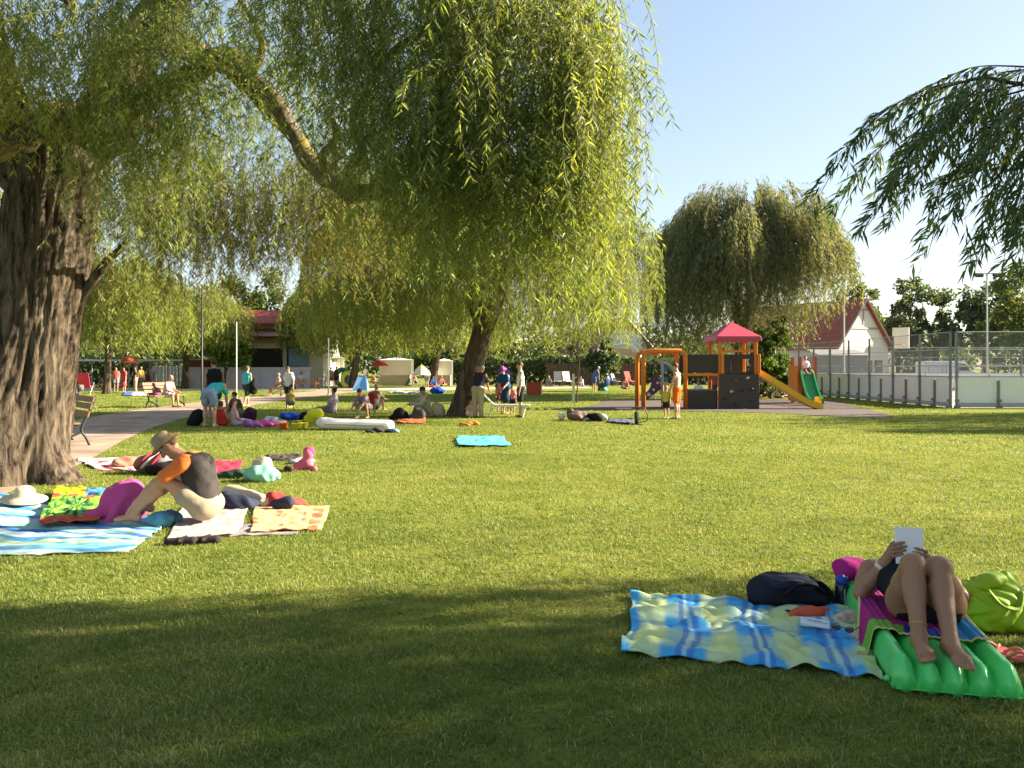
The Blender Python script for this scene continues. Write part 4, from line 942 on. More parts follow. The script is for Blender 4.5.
# bridge
def panel(name, x0, y0, x1, y1, Y, m, th=.06, parent=pt):
    a, c = PW(x0, y0), PW(x1, y1); b = MB(); b.box(((a[0] + c[0]) / 2, Y, (a[2] + max(c[2], .02)) / 2), (abs(c[0] - a[0]), th, abs(a[2] - max(c[2], .02)))); return b.build(name, m, parent, bevel=.012)
panel('bridge_panel', 688, 354.5, 717, 372.5, PY, darkp)
panel('bridge_rail', 687, 373.2, 720, 376, PY - .02, orange)
panel('bridge_panel', 687, 390.5, 717.5, 410, PY, darkp)
b = MB(); q = PW(702, 391); b.box((q[0], PY + .8, q[2]), (1.15, 1.5, .08)); b.build('bridge_deck', mat('grey_deck', (.2, .18, .17), .7), pt)
panel('bridge_panel', 688, 354.5, 717, 372.5, PY + dY, darkp)
# tower
for px, Y in ((720, PY), (755.5, PY), (720, PY + dY), (755.5, PY + dY)):
    q1 = PW(px, 340.5); b = MB(); b.box((q1[0], Y, q1[2] / 2), (.13, .13, q1[2])); b.build('tower_post', orange, pt, bevel=.02)
for px in (721.5, 758):
    a = PW(px, 354); b = MB(); b.box((a[0], PY - .1, (a[2] + PW(px, 374)[2]) / 2), (.12, .1, .72)); b.build('post_sleeve', orange, pt, bevel=.02)
wp = panel('climbing_wall', 718.2, 374.2, 758, 411.5, PY - .13, mat('charcoal_climbing_wall', (.060, .050, .044), .7, .15, 3), .07)
hb = {}
for px, py, c in ((734, 381, (.3, .06, .06)), (746, 378, (.5, .45, .36)), (730, 391.5, (.5, .45, .36)), (741.5, 390, (.05, .05, .05)), (750, 389, (.05, .05, .05)), (743, 410 - .5, (.5, .45, .36)), (735, 404, (.05, .05, .05)), (750, 400, (.06, .05, .05)), (724, 398, (.06, .05, .05))):
    q = PW(px, py); soft('hand_hold', [ell((q[0], PY - .18, q[2]), (.07, .05, .05)), ell((q[0] + .03, PY - .19, q[2] + .02), (.04, .04, .03))], mat('hold_%d' % int(c[0] * 100), c, .6), wp, .015, .02)
panel('balustrade_panel', 723, 354.5, 731, 374, PY - .02, darkp); panel('balustrade_panel', 750, 354.5, 756, 374, PY - .02, darkp); panel('balustrade_panel', 731, 354.5, 750, 359, PY - .02, darkp)
panel('balustrade_panel', 731, 372, 750, 374, PY - .02, darkp); panel('balustrade_panel', 723, 354, 755, 374, PY + dY, darkp)
panel('cross_bar', 722, 350, 754, 352.3, PY, orange)
b = MB(); q = PW(738, 374.5); b.box((q[0], PY + .75, q[2]), (1.42, 1.5, .07)); b.build('deck', mat('grey_deck', (.2, .18, .17), .7), pt)
a, c, pk = PW(714.5, 341), PW(760.5, 341), PW(737, 320.5); sk = .2
b = MB(); y0, y1 = PY - .2, PY + dY + .2; ym = (y0 + y1) / 2; zt = a[2] + .17
b.add([(a[0], y0, a[2]), (c[0], y0, a[2]), (c[0], y1, a[2]), (a[0], y1, a[2]), (a[0] + .03, y0 + .03, zt), (c[0] - .03, y0 + .03, zt), (c[0] - .03, y1 - .03, zt), (a[0] + .03, y1 - .03, zt), (pk[0], ym, pk[2])],
      [(3, 2, 1, 0), (0, 1, 5, 4), (1, 2, 6, 5), (2, 3, 7, 6), (3, 0, 4, 7), (4, 5, 8), (5, 6, 8), (6, 7, 8), (7, 4, 8)]); b.build('pyramid_roof', pinkr, pt, bevel=.02)
# yellow slide, going right and slightly forward
sp = [PW(757, 371), PW(762, 374.5), PW(772, 381), PW(786, 390), PW(799, 399), PW(808, 404.5), PW(819, 408)]
yy = np.linspace(PY + .5, PY - .15, 7)
cl = curve([np.array([q[0], y, q[2]]) for q, y in zip(sp, yy)], 5); prof = [(-.27, .17), (-.27, -.06), (.27, -.06), (.27, .17), (.22, .17), (.20, .0), (-.20, .0), (-.22, .17)]
V = [c_ + np.array([0, a_, b_]) for c_ in cl for (a_, b_) in prof]; k = 8
b = MB(); b.add(V, [(i * k + j, (i + 1) * k + j, (i + 1) * k + (j + 1) % k, i * k + (j + 1) % k) for i in range(len(cl) - 1) for j in range(k)] + [tuple(range(k)), tuple(range((len(cl) - 1) * k, len(cl) * k))[::-1]]); b.build('slide', yellowp, pt)
b = MB(); q = PW(817, 412); b.box((q[0], PY - .1, .22), (.1, .4, .45)); b.build('slide_foot', yellowp, pt)
# second, small slide tower
SY = 33.5
s2 = thing('slide_tower', 'small orange slide tower with a green slide facing the lawn', 'play equipment', (cx(806, SY), SY, 0))
for px in (800, 815):
    for Y in (SY, SY + .9): q = W(px, 357, SY); b = MB(); b.box((q[0], Y, q[2] / 2), (.11, .11, q[2])); b.build('tower_post', mat('dark_orange_steel', (.40, .10, .03), .5), s2)
b = MB(); q = W(797, 380, SY); b.box((q[0] + .02, SY + .5, .85), (.05, 1.1, 1.5)); b.build('side_panel', orange, s2)
b = MB(); q = W(807, 374, SY); b.box((q[0], SY + .45, q[2] - .04), (.62, .95, .07)); b.build('deck', darkp, s2)
b = MB(); b.box((q[0], SY + .95, .6), (.6, .05, 1.1)); b.build('ladder_panel', darkp, s2)
gp = [W(806.5, 373.5, SY + .1), W(807.5, 376, SY - .3), W(810, 387, SY - .9), W(813.5, 398, SY - 1.5), W(817, 403, SY - 1.95)]
cl = curve(gp, 6); prof = [(-.28, .16), (-.28, -.05), (.28, -.05), (.28, .16), (.23, .16), (.20, .0), (-.20, .0), (-.23, .16)]
V = [c_ + np.array([a_, 0, b_]) for c_ in cl for (a_, b_) in prof]
b = MB(); b.add(V, [(i * k + j, i * k + (j + 1) % k, (i + 1) * k + (j + 1) % k, (i + 1) * k + j) for i in range(len(cl) - 1) for j in range(k)] + [tuple(range(k))[::-1], tuple(range((len(cl) - 1) * k, len(cl) * k))]); b.build('slide', greenp, s2)

# ---- street furniture
def bench_proto():
    t = thing('park_bench', 'wooden slatted bench with dark iron legs on the path beside the old willow, empty', 'bench')
    woodm = mat('bench_slats', (.20, .115, .06), .7, .3, 5, .3)
    for k, (y, z) in enumerate(((.14, .43), (.27, .42), (.40, .43))):
        b = MB(); b.box((0, -y + .06, z), (1.7, .115, .035)); b.build('seat_slat', woodm, t, bevel=.006, world=False)
    for k, (y, z) in enumerate(((.14, .60), (.185, .75), (.225, .88))):
        b = MB(); b.box((0, y - .02, z), (1.7, .03, .115), 0, R(-18)); b.build('back_slat', woodm, t, bevel=.006, world=False)
    for x in (-.72, .72):
        b = MB()
        b.tube(curve([(x, .16, 0), (x, .10, .15), (x, .02, .28), (x, .05, .42), (x, .12, .56), (x, .20, .74), (x, .27, .95)], 5), .024, 8, flat=(1, 1.3))
        b.tube(curve([(x, -.40, 0), (x, -.30, .12), (x, -.12, .2), (x, .03, .26)], 5), .024, 8)
        b.tube(curve([(x, -.40, .02), (x, -.37, .2), (x, -.34, .40), (x, -.1, .40), (x, .06, .42)], 5), .022, 8)
        b.build('iron_leg', dark_metal, t, smooth=True, world=False)
    return t
bench = bench_proto()
def post(label, px, py, Y0, r, ytop, m, name='lamp_post', lamp=True):
    Y = Y0; x = cx(px, Y); zt = W(px, ytop, Y)[2]
    t = thing(name, label, 'post', (x, Y, 0))
    b = MB(); b.tube([(x, Y, 0), (x, Y, .5), (x, Y, zt)], [r * 1.5, r, r * .8], 10); b.build('pole', m, t, smooth=True)
    b = MB(); b.lathe((x, Y, 0), [(r * 2.2, 0), (r * 2.2, .05), (r * 1.4, .12)], 12); b.build('base', m, t)
    if lamp:
        b = MB(); b.lathe((x, Y, zt), [(.05, 0), (.2, .06), (.24, .30), (.16, .42), (.02, .5)], 14); b.build('lantern', mat('milky_lantern', (.5, .5, .46), .4), t)
post('tall dark lamp post standing on the path beyond the bending woman', 202, 395, 38, .045, 288, dark_metal, lamp=False)
post('thin white pole beside the path, left of the boy in the turquoise vest', 236.5, 395, 36, .03, 322, mat('white_pole', (.42, .42, .39), .5, .05), lamp=False)
post('thin grey pole behind the seated woman in lilac', 328.5, 390, 44, .03, 338, mat('grey_pole', (.16, .17, .15), .5, .1), lamp=False)
x, Y = cx(573.5, 34.2), 34.2
t = thing('stake', 'pale wooden stake tied to the thin sapling', 'stake', (x, Y, 0)); b = MB(); b.box((x, Y, .62), (.11, .09, 1.25)); b.build('post', mat('pale_stake', (.62, .56, .44), .8), t)
b = MB(); b.tube([(x, Y, 1.05), (x + .15, Y + .25, 1.1)], .015, 5); b.build('tie', dark_metal, t)
# ================================================================== PEOPLE
skin = mat('tanned_skin', (.42, .22, .13), .55, .10, 6, .1, 60, spec=.4)
skin_l = mat('light_skin', (.52, .30, .20), .55, .08, 6, .1, 60, spec=.4)
skin_d = mat('deep_tan_skin', (.31, .155, .085), .5, .10, 6, .1, 60, spec=.45)
hair_dk = mat('dark_brown_hair', (.035, .020, .012), .6, .3, 40, .4)
hair_md = mat('brown_hair', (.10, .055, .028), .6, .3, 40, .4)
hair_bl = mat('fair_hair', (.33, .22, .10), .6, .25, 40, .4)
hair_gr = mat('grey_hair', (.30, .29, .28), .7, .2, 40, .4)
def cloth_c(name, col, var=.12): return mat(name, col, .88, var, 7, .35, 35, spec=.15)

def person(label, base, H=1.72, yaw=180, lean=(0, 0, 1), head=None, look=None, aL=((-.12, .05, -1), (-.05, .15, -1)), aR=((.12, .05, -1), (.05, .15, -1)),
           lL=((0, .03, -1), (0, -.03, -1)), lR=((0, .03, -1), (0, -.03, -1)), sk=None, hair=hair_dk, hairstyle='short', top=None, topkind='tee', bottom=None, botkind='shorts',
           hat=None, group=None, res=None, build=1.0, seat=None, foot=True, shoes=None, zoff=0.0, fingers=False, neckdir=None, gz=0.0, extra=None, kid=False, hand_curl=.25, feetL=None, feetR=None):
    """articulated figure: directions are (right, forward, up) in its own frame; auto-grounded on its lowest point"""
    s = H / 1.75; ya = R(yaw); base = np.asarray(base, float)
    fw = np.array([-math.sin(ya), math.cos(ya), 0]); rt = np.array([math.cos(ya), math.sin(ya), 0]); upv = np.array([0, 0, 1.0])
    D = lambda v: unit(v[0] * rt + v[1] * fw + v[2] * upv)
    hs = 1.18 if kid else 1.0
    tl = D(lean); hipw, shw = .095 * s * build, .175 * s * (.9 if kid else 1) * (.5 + .5 * build)
    pel = np.zeros(3); side = unit(np.cross(fw, tl)) if abs(np.dot(fw, tl)) < .95 else rt
    side = rt - tl * np.dot(rt, tl); side = unit(side); frt = np.cross(tl, side)  # front of trunk
    frt = frt if np.dot(frt, fw) > -.2 else -frt
    nd = unit(tl * .5 + D(neckdir) * .5) if neckdir else tl
    chest = pel + tl * .30 * s; nb = chest + nd * .21 * s
    J = dict(pel=pel, chest=chest, nb=nb)
    hd = D(head) if head else unit(nd + fw * .12); hc = nb + hd * .175 * s * hs ** .5
    lk = D(look) if look else fw; lk = unit(lk - hd * np.dot(lk, hd)); hs_ = np.cross(lk, hd)
    for sg, a, l, k in ((-1, aL, lL, 'L'), (1, aR, lR, 'R')):
        sh = nb - nd * .055 * s + side * sg * shw; el = sh + D(a[0]) * .29 * s; wr = el + D(a[1]) * .25 * s
        hp = pel + side * sg * hipw; kn = hp + D(l[0]) * .42 * s; an = kn + D(l[1]) * .41 * s
        J['sh' + k], J['el' + k], J['wr' + k], J['hp' + k], J['kn' + k], J['an' + k] = sh, el, wr, hp, kn, an
    low = min(min(J['anL'][2], J['anR'][2]) - .075 * s, pel[2] - .125 * s * build, min(J['knL'][2], J['knR'][2]) - .06 * s)
    off = base - np.array([0, 0, low]) + np.array([0, 0, zoff])
    for k in J: J[k] = J[k] + off
    hc = hc + off; pel, chest, nb = J['pel'], J['chest'], J['nb']
    px = base[1]; res = res or float(np.clip(px * .00062, .006, .03))
    t = thing('person', label, 'person', (base[0], base[1], base[2]), 0, group)
    P = []; bw = build
    for sg in (-1, 1):
        P += [cap(pel + side * sg * .055 * s * bw, pel + tl * .17 * s + side * sg * .05 * s * bw, .105 * s * bw, .092 * s * bw), cap(pel + tl * .17 * s + side * sg * .05 * s * bw, chest + tl * .05 * s + side * sg * .075 * s * bw, .092 * s * bw, .105 * s * bw)]
        P += [cap(pel + side * sg * .07 * s - frt * .04 * s, pel + side * sg * .065 * s - frt * .03 * s + tl * .05 * s, .085 * s * bw)]
    P += [cap(J['shL'] - side * -.02 * s, J['shR'] - side * .02 * s, .058 * s), cap(chest + tl * .05 * s, nb, .09 * s, .055 * s), cap(nb - nd * .02 * s, hc - hd * .03 * s, .055 * s, .05 * s)]
    hr = s * hs
    Mh = np.stack([hs_, lk, hd])
    P += [ell(hc + hd * .02 * hr, (.073 * hr, .092 * hr, .098 * hr), Mh), cap(hc - hd * .05 * hr + lk * .02 * hr, hc - hd * .085 * hr + lk * .055 * hr, .052 * hr, .032 * hr),
          cap(hc + lk * .088 * hr + hd * .012 * hr, hc + lk * .108 * hr - hd * .022 * hr, .010 * hr, .016 * hr)]
    for sg in (-1, 1): P.append(ell(hc + hs_ * sg * .074 * hr - lk * .005 * hr, (.012 * hr, .022 * hr, .03 * hr), Mh))
    for k, sg in (('L', -1), ('R', 1)):
        sh, el, wr, hp, kn, an = (J[q + k] for q in ('sh', 'el', 'wr', 'hp', 'kn', 'an'))
        P += [cap(sh, el, .050 * s * bw, .038 * s), cap(el, el + (wr - el) * .35, .038 * s, .040 * s), cap(el + (wr - el) * .35, wr, .040 * s, .026 * s)]
        fd = unit(wr - el); pw = unit(np.cross(fd, side) + 1e-3); pside = unit(np.cross(fd, pw))
        pe = wr + fd * .085 * s
        P += [cap(wr + pside * .012 * s, pe + pside * .022 * s, .019 * s, .017 * s), cap(wr - pside * .012 * s, pe - pside * .022 * s, .019 * s, .017 * s)]
        fr = max(.0085 * s, res * .75)
        if px < 30:
            for j, (o_, l_) in enumerate(((-.032, .068), (-.011, .08), (.011, .075), (.032, .058))):
                a0 = pe + pside * o_ * s; a1 = a0 + unit(fd + pw * hand_curl * sg * -1 * .6) * l_ * .5 * s; a2 = a1 + unit(fd + pw * hand_curl * 2.0 * sg * -1) * l_ * .5 * s
                P += [fine(cap(a0 - fd * .02 * s, a1, fr, fr)), fine(cap(a1, a2, fr, fr * .85))]
            th0 = wr + fd * .03 * s - pside * .02 * s; th1 = th0 + unit(fd * .7 - pside * .9) * .045 * s; P += [cap(th0, th1, .012 * s, fr), cap(th1, th1 + unit(fd - pside * .25) * .035 * s, fr, fr * .9)]
        P += [cap(hp, hp + (kn - hp) * .5, .086 * s * bw, .070 * s * bw), cap(hp + (kn - hp) * .5, kn, .070 * s * bw, .050 * s)]
        cb = kn + (an - kn) * .3 - (unit(np.cross(side, an - kn)) * .018 * s)
        P += [cap(kn, an, .048 * s, .033 * s), cap(cb, cb + (an - kn) * .22, .050 * s * (.6 + .4 * bw), .042 * s)]
        fdir = D(feetL if k == 'L' else feetR) if (feetL if k == 'L' else feetR) else fw
        P += [cap(an - fdir * .02 * s - upv * .03 * s, an + fdir * .12 * s - upv * .045 * s, .034 * s, .024 * s), cap(an - fdir * .035 * s - upv * .04 * s, an - upv * .01 * s, .032 * s, .034 * s), cap(an + fdir * .11 * s - upv * .047 * s + side * .015 * s, an + fdir * .165 * s - upv * .052 * s + side * .012 * s, .022 * s, .016 * s), cap(an + fdir * .11 * s - upv * .047 * s - side * .018 * s, an + fdir * .155 * s - upv * .052 * s - side * .02 * s, .019 * s, .015 * s)]
    soft('body', P, sk or skin, t, res, .028 * s)
    cres = max(res, .009)
    # clothes
    def garment(name, pr, m, clips=(), k=.03, wob=.004, parent=t): return soft(name, pr, m, parent, cres, k * s, clips, wob=wob * s, wsc=14)
    g = .014 * s + (.4 * res if px > 15 else 0)
    trunk = []
    for sg in (-1, 1):
        trunk += [cap(pel + side * sg * .055 * s * bw - tl * .02 * s, pel + tl * .17 * s + side * sg * .05 * s * bw, .108 * s * bw + g, .096 * s * bw + g), cap(pel + tl * .17 * s + side * sg * .05 * s * bw, chest + tl * .05 * s + side * sg * .075 * s * bw, .096 * s * bw + g, .105 * s * bw + g)]
    trunk += [cap(chest + tl * .05 * s, nb - nd * .02 * s, .09 * s + g, .06 * s + g)]
    if top is not None:
        pr = list(trunk)
        if topkind in ('tee', 'long', 'dress_tee', 'raglan'):
            f = 1.0 if topkind == 'long' else .62
            for k in 'LR':
                sh, el = J['sh' + k], J['el' + k]
                if topkind != 'raglan': pr += [cap(sh - (sh - nb) * .3, sh + (el - sh) * f, .055 * s * bw + g, .046 * s + g * 1.3)]
                if topkind == 'long': pr += [cap(el, J['wr' + k] - (J['wr' + k] - el) * .06, .044 * s + g, .03 * s + g)]
        else:
            pr += [cap(nb - nd * .05 * s - side * shw * .75, nb - nd * .05 * s + side * shw * .75, .05 * s + g)]
        hem = pel - tl * (.03 if botkind not in ('none',) else .09) * s
        if topkind == 'tank' or topkind == 'swim': pass
        sh_o = garment('shirt' if topkind != 'swim' else 'swimsuit', pr, top, [(hem, -tl), (nb + nd * .035 * s, nd)])
        if topkind == 'raglan':
            yo = []
            for k in 'LR':
                sh, el = J['sh' + k], J['el' + k]; yo += [cap(nb - nd * .04 * s + (sh - nb) * .3, sh, .066 * s + g * 1.2, .060 * s + g * 1.1), cap(sh, sh + (el - sh) * .66, .057 * s + g * 1.1, .047 * s + g * 1.3)]
            garment('sleeve', yo, extra['sleeve'], [(nb + nd * .035 * s, nd)], parent=sh_o)
    if bottom is not None:
        f = {'shorts': .62, 'pants': 1.0, 'brief': .06, 'short_shorts': .44, 'long_shorts': .85}.get(botkind, .62)
        pr = []
        for sg in (-1, 1): pr += [cap(pel + side * sg * .06 * s * bw, pel + tl * .05 * s + side * sg * .055 * s * bw, .106 * s * bw + g * .8, .094 * s * bw + g * .5), cap(pel + side * sg * .07 * s - frt * .04 * s, pel + side * sg * .065 * s - frt * .03 * s, .086 * s * bw + g * .8)]
        for k in 'LR':
            hp, kn, an = J['hp' + k], J['kn' + k], J['an' + k]
            if botkind == 'skirt': continue
            pr += [cap(hp, hp + (kn - hp) * min(f, 1), .09 * s * min(bw, 1.12) + g, (.09 - .032 * min(f, 1)) * s * min(bw, 1.12) + g * 1.5)]
            if botkind == 'pants': pr += [cap(kn, kn + (an - kn) * .96, .056 * s + g, .045 * s + g * 1.4)]
        if botkind == 'skirt': pr += [cap(pel, pel + (J['knL'] + J['knR'] - 2 * pel) * .42, .13 * s * bw, .17 * s)]
        garment({'pants': 'trousers', 'brief': 'swim_bottom', 'skirt': 'skirt'}.get(botkind, 'shorts'), pr, bottom, [(pel + tl * .085 * s, tl)] if max(float(unit(J['knL'] - J['hpL']) @ tl), float(unit(J['knR'] - J['hpR']) @ tl)) < -.3 else [], wob=.002)
    if shoes is not None:
        for k in 'LR':
            an = J['an' + k]; fdir = D((feetL if k == 'L' else feetR) or (0, 1, 0)); garment('shoe', [cap(an - fdir * .03 * s - upv * .035 * s, an + fdir * .14 * s - upv * .045 * s, .042 * s, .034 * s)], shoes, wob=0)
    # hair
    if hairstyle != 'none':
        pr = [ell(hc + hd * .035 * hr - lk * .012 * hr, (.083 * hr, .098 * hr, .098 * hr), Mh)]
        cl = [(hc + lk * .045 * hr + hd * .03 * hr, lk * .75 - hd * .65), (hc - hd * .055 * hr, -hd)] if hairstyle == 'short' else [(hc + lk * .05 * hr + hd * .02 * hr, lk * .8 - hd * .55)]
        if hairstyle == 'long': pr += [cap(hc - lk * .06 * hr - hd * .0 * hr, hc - lk * .085 * hr - hd * .20 * hr, .072 * hr, .055 * hr)]
        if hairstyle == 'bun': pr += [ell(hc - lk * .09 * hr + hd * .10 * hr, (.045 * hr, .045 * hr, .04 * hr))]
        if hairstyle == 'tail': pr += [cap(hc - lk * .09 * hr + hd * .04 * hr, hc - lk * .14 * hr - hd * .12 * hr, .034 * hr, .018 * hr)]
        soft('hair', pr, hair, t, cres, .02 * s, cl, wob=.003 * s, wsc=40)
    if hat is not None:
        hm, kind = hat; b = MB()
        if kind == 'brim': b.lathe(hc + hd * .055 * hr, [(.088 * hr, -.005), (.165 * hr, -.03 * hr), (.172 * hr, -.026 * hr), (.096 * hr, .012), (.090 * hr, .07 * hr), (.062 * hr, .098 * hr), (.01, .094 * hr)], 28, hd + lk * .1 + upv * .45)
        else:
            b.lathe(hc + hd * .05 * hr, [(.093 * hr, -.02 * hr), (.094 * hr, .03 * hr), (.075 * hr, .075 * hr), (.02, .09 * hr)], 20, hd); v = hc + hd * .04 * hr + lk * .12 * hr
            b.poly([v + hs_ * a - lk * .05 * hr * c_ for a, c_ in ((-.07 * hr, 1.2), (-.05 * hr, -.6), (0, -1.2), (.05 * hr, -.6), (.07 * hr, 1.2))], .008, hd)
        b.build('hat', hm, t, smooth=True)
    if px < 9:
        for sg in (-1, 1): soft('eye', [ell(hc + lk * .083 * hr + hs_ * sg * .03 * hr + hd * .018 * hr, (.013 * hr, .008 * hr, .008 * hr), Mh)], mat('eye_dark', (.03, .02, .015), .2), t, .004, .004)
    J['hc'] = hc; J['lk'] = lk; J['hd'] = hd; t_J[t.name] = J
    return t, J
t_J = {}
STAND = dict()
def walk(a=.35): return dict(lL=((0, a, -1), (0, -.1, -1)), lR=((0, -a * .6, -1), (0, -a * 1.3, -1)))
SIT_LEGS = dict(lean=(0, -.15, 1), lL=((-.15, .95, .12), (-.05, 1, -.25)), lR=((.15, .95, .12), (.05, 1, -.25)), aL=((-.25, .25, -1), (.1, .8, -.5)), aR=((.25, .25, -1), (-.1, .8, -.5)))
SIT_KNEES = dict(lean=(0, .25, 1), lL=((-.12, .7, .7), (0, .35, -1)), lR=((.12, .7, .7), (0, .35, -1)), aL=((-.1, .7, -.6), (.1, .8, -.1)), aR=((.1, .7, -.6), (-.1, .8, -.1)))
SIT_CROSS = dict(lean=(0, .12, 1), lL=((-.75, .65, .08), (.9, .25, -.12)), lR=((.75, .65, .08), (-.9, .35, -.12)), aL=((-.25, .3, -1), (.3, .8, -.3)), aR=((.25, .3, -1), (-.3, .8, -.3)))
SIT_SEAT = dict(lean=(0, -.05, 1), lL=((-.1, 1, -.02), (0, .1, -1)), lR=((.1, 1, -.02), (0, .1, -1)), aL=((-.15, .35, -1), (.1, .9, -.25)), aR=((.15, .35, -1), (-.1, .9, -.25)))
BEND = dict(lean=(0, 1, .12), head=(0, 1, -.45), look=(0, -.1, -1), aL=((-.05, .25, -1), (0, .1, -1)), aR=((.05, .25, -1), (0, .1, -1)), lL=((-.1, .12, -1), (0, -.08, -1)), lR=((.1, .12, -1), (0, -.08, -1)))
SQUAT = dict(lean=(0, .45, 1), lL=((-.2, .9, .25), (0, -.35, -1)), lR=((.2, .9, .25), (0, -.35, -1)), aL=((0, .8, -.7), (.1, .7, -.6)), aR=((0, .8, -.7), (-.1, .7, -.6)))

# ---- seated man in front, left
mx_ = (200 - 512) / FPX * 7.75
man, JM = person('seated man in a straw brimmed hat and orange-sleeved charcoal shirt, reaching for his feet', (-2.955, 7.72, .03), 1.78, yaw=97,
    lean=(0, .20, .98), neckdir=(0, .95, .32), head=(0, .80, .60), look=(0, .76, -.65), build=1.22, res=.0075,
    lL=((-.08, .78, .62), (-.02, .66, -.75)), lR=((.16, .74, .66), (.03, .68, -.73)), aL=((-.04, .80, -.60), (.12, .70, -.72)), aR=((.04, .76, -.65), (-.10, .70, -.72)),
    top=cloth_c('charcoal_jersey', (.045, .038, .036)), topkind='raglan', extra={'sleeve': cloth_c('orange_jersey', (.62, .15, .035))}, bottom=cloth_c('beige_shorts', (.30, .25, .17)), botkind='short_shorts', hat=(mat('tan_straw', (.27, .19, .10), .85, .15, 30, .4, 120), 'brim'), hair=hair_md, sk=skin)

# ---- reclining woman, right front
ax = unit(np.array([.235, .972, 0])); o_mat = np.array([2.035, 3.66, 0]); lat = np.array([ax[1], -ax[0], 0])
def MATP(s_, l_, z): return o_mat + ax * s_ + lat * l_ + np.array([0, 0, z])
def woman():
    t = thing('person', 'woman lying on the green air mattress, knees drawn up, holding a white tablet', 'person', tuple(MATP(.7, 0, .14)))
    u = np.array([0, 0, 1.0]); res = .0062
    pel = MATP(.66, .03, .245); chest = MATP(.97, .03, .285); nb = MATP(1.17, .03, .315); hc = MATP(1.30, .06, .325)
    P = []
    tl = unit(chest - pel)
    for sg in (-1, 1):
        P += [cap(pel + lat * sg * .075, MATP(.82, .03 + sg * .06, .255), .118, .095), cap(MATP(.82, .03 + sg * .06, .255), chest + lat * sg * .08, .095, .11), ell(MATP(1.0, .03 + sg * .085, .355), (.075, .075, .06))]
    shL, shR = MATP(1.11, -.165, .30), MATP(1.11, .215, .30)
    P += [cap(shL + lat * .03, shR - lat * .03, .06), cap(chest, nb, .09, .06), cap(nb, hc, .052, .05)]
    # head looks to the feet and up (at the tablet)
    lk = unit(-ax * .80 + u * .6); hd = unit(ax * .6 + u * .80); hx = np.cross(lk, hd); Mh = np.stack([hx, lk, hd])
    P += [ell(hc + hd * .02, (.072, .09, .098), Mh), cap(hc - hd * .05 + lk * .02, hc - hd * .083 + lk * .05, .05, .03), cap(hc + lk * .088 + hd * .01, hc + lk * .107 - hd * .022, .009, .015)]
    for sg in (-1, 1): P += [ell(hc + hx * sg * .073, (.012, .022, .03), Mh)]
    # legs
    knees = [MATP(.43, -.085, .485), MATP(.44, .040, .475)]; ank = [MATP(.185, -.115, .205), MATP(.135, .010, .205)]; toes = [MATP(.025, -.115, .145), MATP(-.03, .030, .145)]
    for kn, an, to, sg in zip(knees, ank, toes, (-1, 1)):
        hp = pel + lat * sg * .09
        P += [cap(hp, hp + (kn - hp) * .5 + u * -.01, .108, .088), cap(hp + (kn - hp) * .5 - u * .01, kn, .088, .060)]
        bk = unit(ax * .9 - u * .2); cb = kn + (an - kn) * .30 + bk * .022
        P += [cap(kn, an, .056, .034), cap(cb, cb + (an - kn) * .22, .056, .046), ell(kn - ax * .012 + u * .012, (.055, .055, .055))]
        fd = unit(to - an); fs = unit(np.cross(fd, u)); heel = an + ax * .035 - u * .035
        P += [cap(heel, an, .033, .034), cap(an - u * .012, to - fd * .045 + u * .006, .034, .026), cap(heel, to - fd * .05 - u * .004, .030, .026)]
        P.append(cap(to - fd * .052 - fs * .030, to - fd * .050 + fs * .030, .0185, .016))
        for j, (o_, r_, l_) in enumerate(((-.030, .0125, .042), (-.010, .0095, .045), (.007, .009, .040), (.022, .0085, .033), (.035, .008, .024))):
            oo = -o_ * sg * -1
            a0 = to - fd * .045 + fs * oo * .95; P += [fine(cap(a0, a0 + fd * (l_ + .006) - u * .004, r_ - .0005, r_ - .001))]
    # arms to the tablet
    tab = MATP(.93, .012, .485)                     # tablet centre
    hands = [tab - lat * .088 - u * .035 + ax * .004, tab + lat * .088 - u * .065 + ax * .004]
    el_ = [MATP(.99, -.235, .185), MATP(.98, .30, .20)]
    for sh, el, hn, sg in ((shL, el_[0], hands[0], -1), (shR, el_[1], hands[1], 1)):
        wr = hn + unit(el - hn) * .085
        P += [cap(sh, sh + (el - sh) * .5, .056, .052), cap(sh + (el - sh) * .5, el, .052, .040), cap(el, el + (wr - el) * .35, .040, .041), cap(el + (wr - el) * .35, wr, .041, .026)]
        fd = unit(hn - wr)
        P += [cap(wr - ax * .012, hn - fd * .01 + ax * .016, .020, .018), cap(wr + u * .008, hn - fd * .01 + u * .02 + ax * .016, .019, .016), cap(wr - u * .008, hn - fd * .01 - u * .02 + ax * .016, .019, .016)]
        # four fingers fold over the front (foot-side) face, thumb stays behind on her side
        for j in range(4):
            z = .036 - j * .0225; ln = (.052, .062, .058, .045)[j]
            a0 = hn + u * z * .9 - fd * .005 + ax * .006; a1 = hn + u * (z + .006) - lat * sg * .002 - ax * .018; a2 = a1 - lat * sg * ln * .75 - ax * .002 + u * .012; a3 = a2 - lat * sg * ln * .35 + ax * .005 + u * .003
            P += [fine(cap(a0, a1, .009, .0085)), fine(cap(a1, a2, .0085, .008)), fine(cap(a2, a3, .008, .007))]
        t0 = hn + ax * .02 + u * .02; t1 = t0 - lat * sg * .03 + u * .035; P += [cap(t0, t1, .011, .009), cap(t1, t1 - lat * sg * .02 + u * .01, .009, .008)]
    soft('body', P, skin_d, t, .0048, .02)
    sw = cloth_c('black_swimsuit', (.015, .014, .018))
    G_ = []
    for sg in (-1, 1): G_ += [cap(pel + lat * sg * .07 + ax * .0, MATP(.82, .03 + sg * .06, .255), .126, .104), cap(MATP(.82, .03 + sg * .06, .255), chest + lat * sg * .08, .104, .118), ell(MATP(1.0, .03 + sg * .085, .355), (.084, .084, .069))]
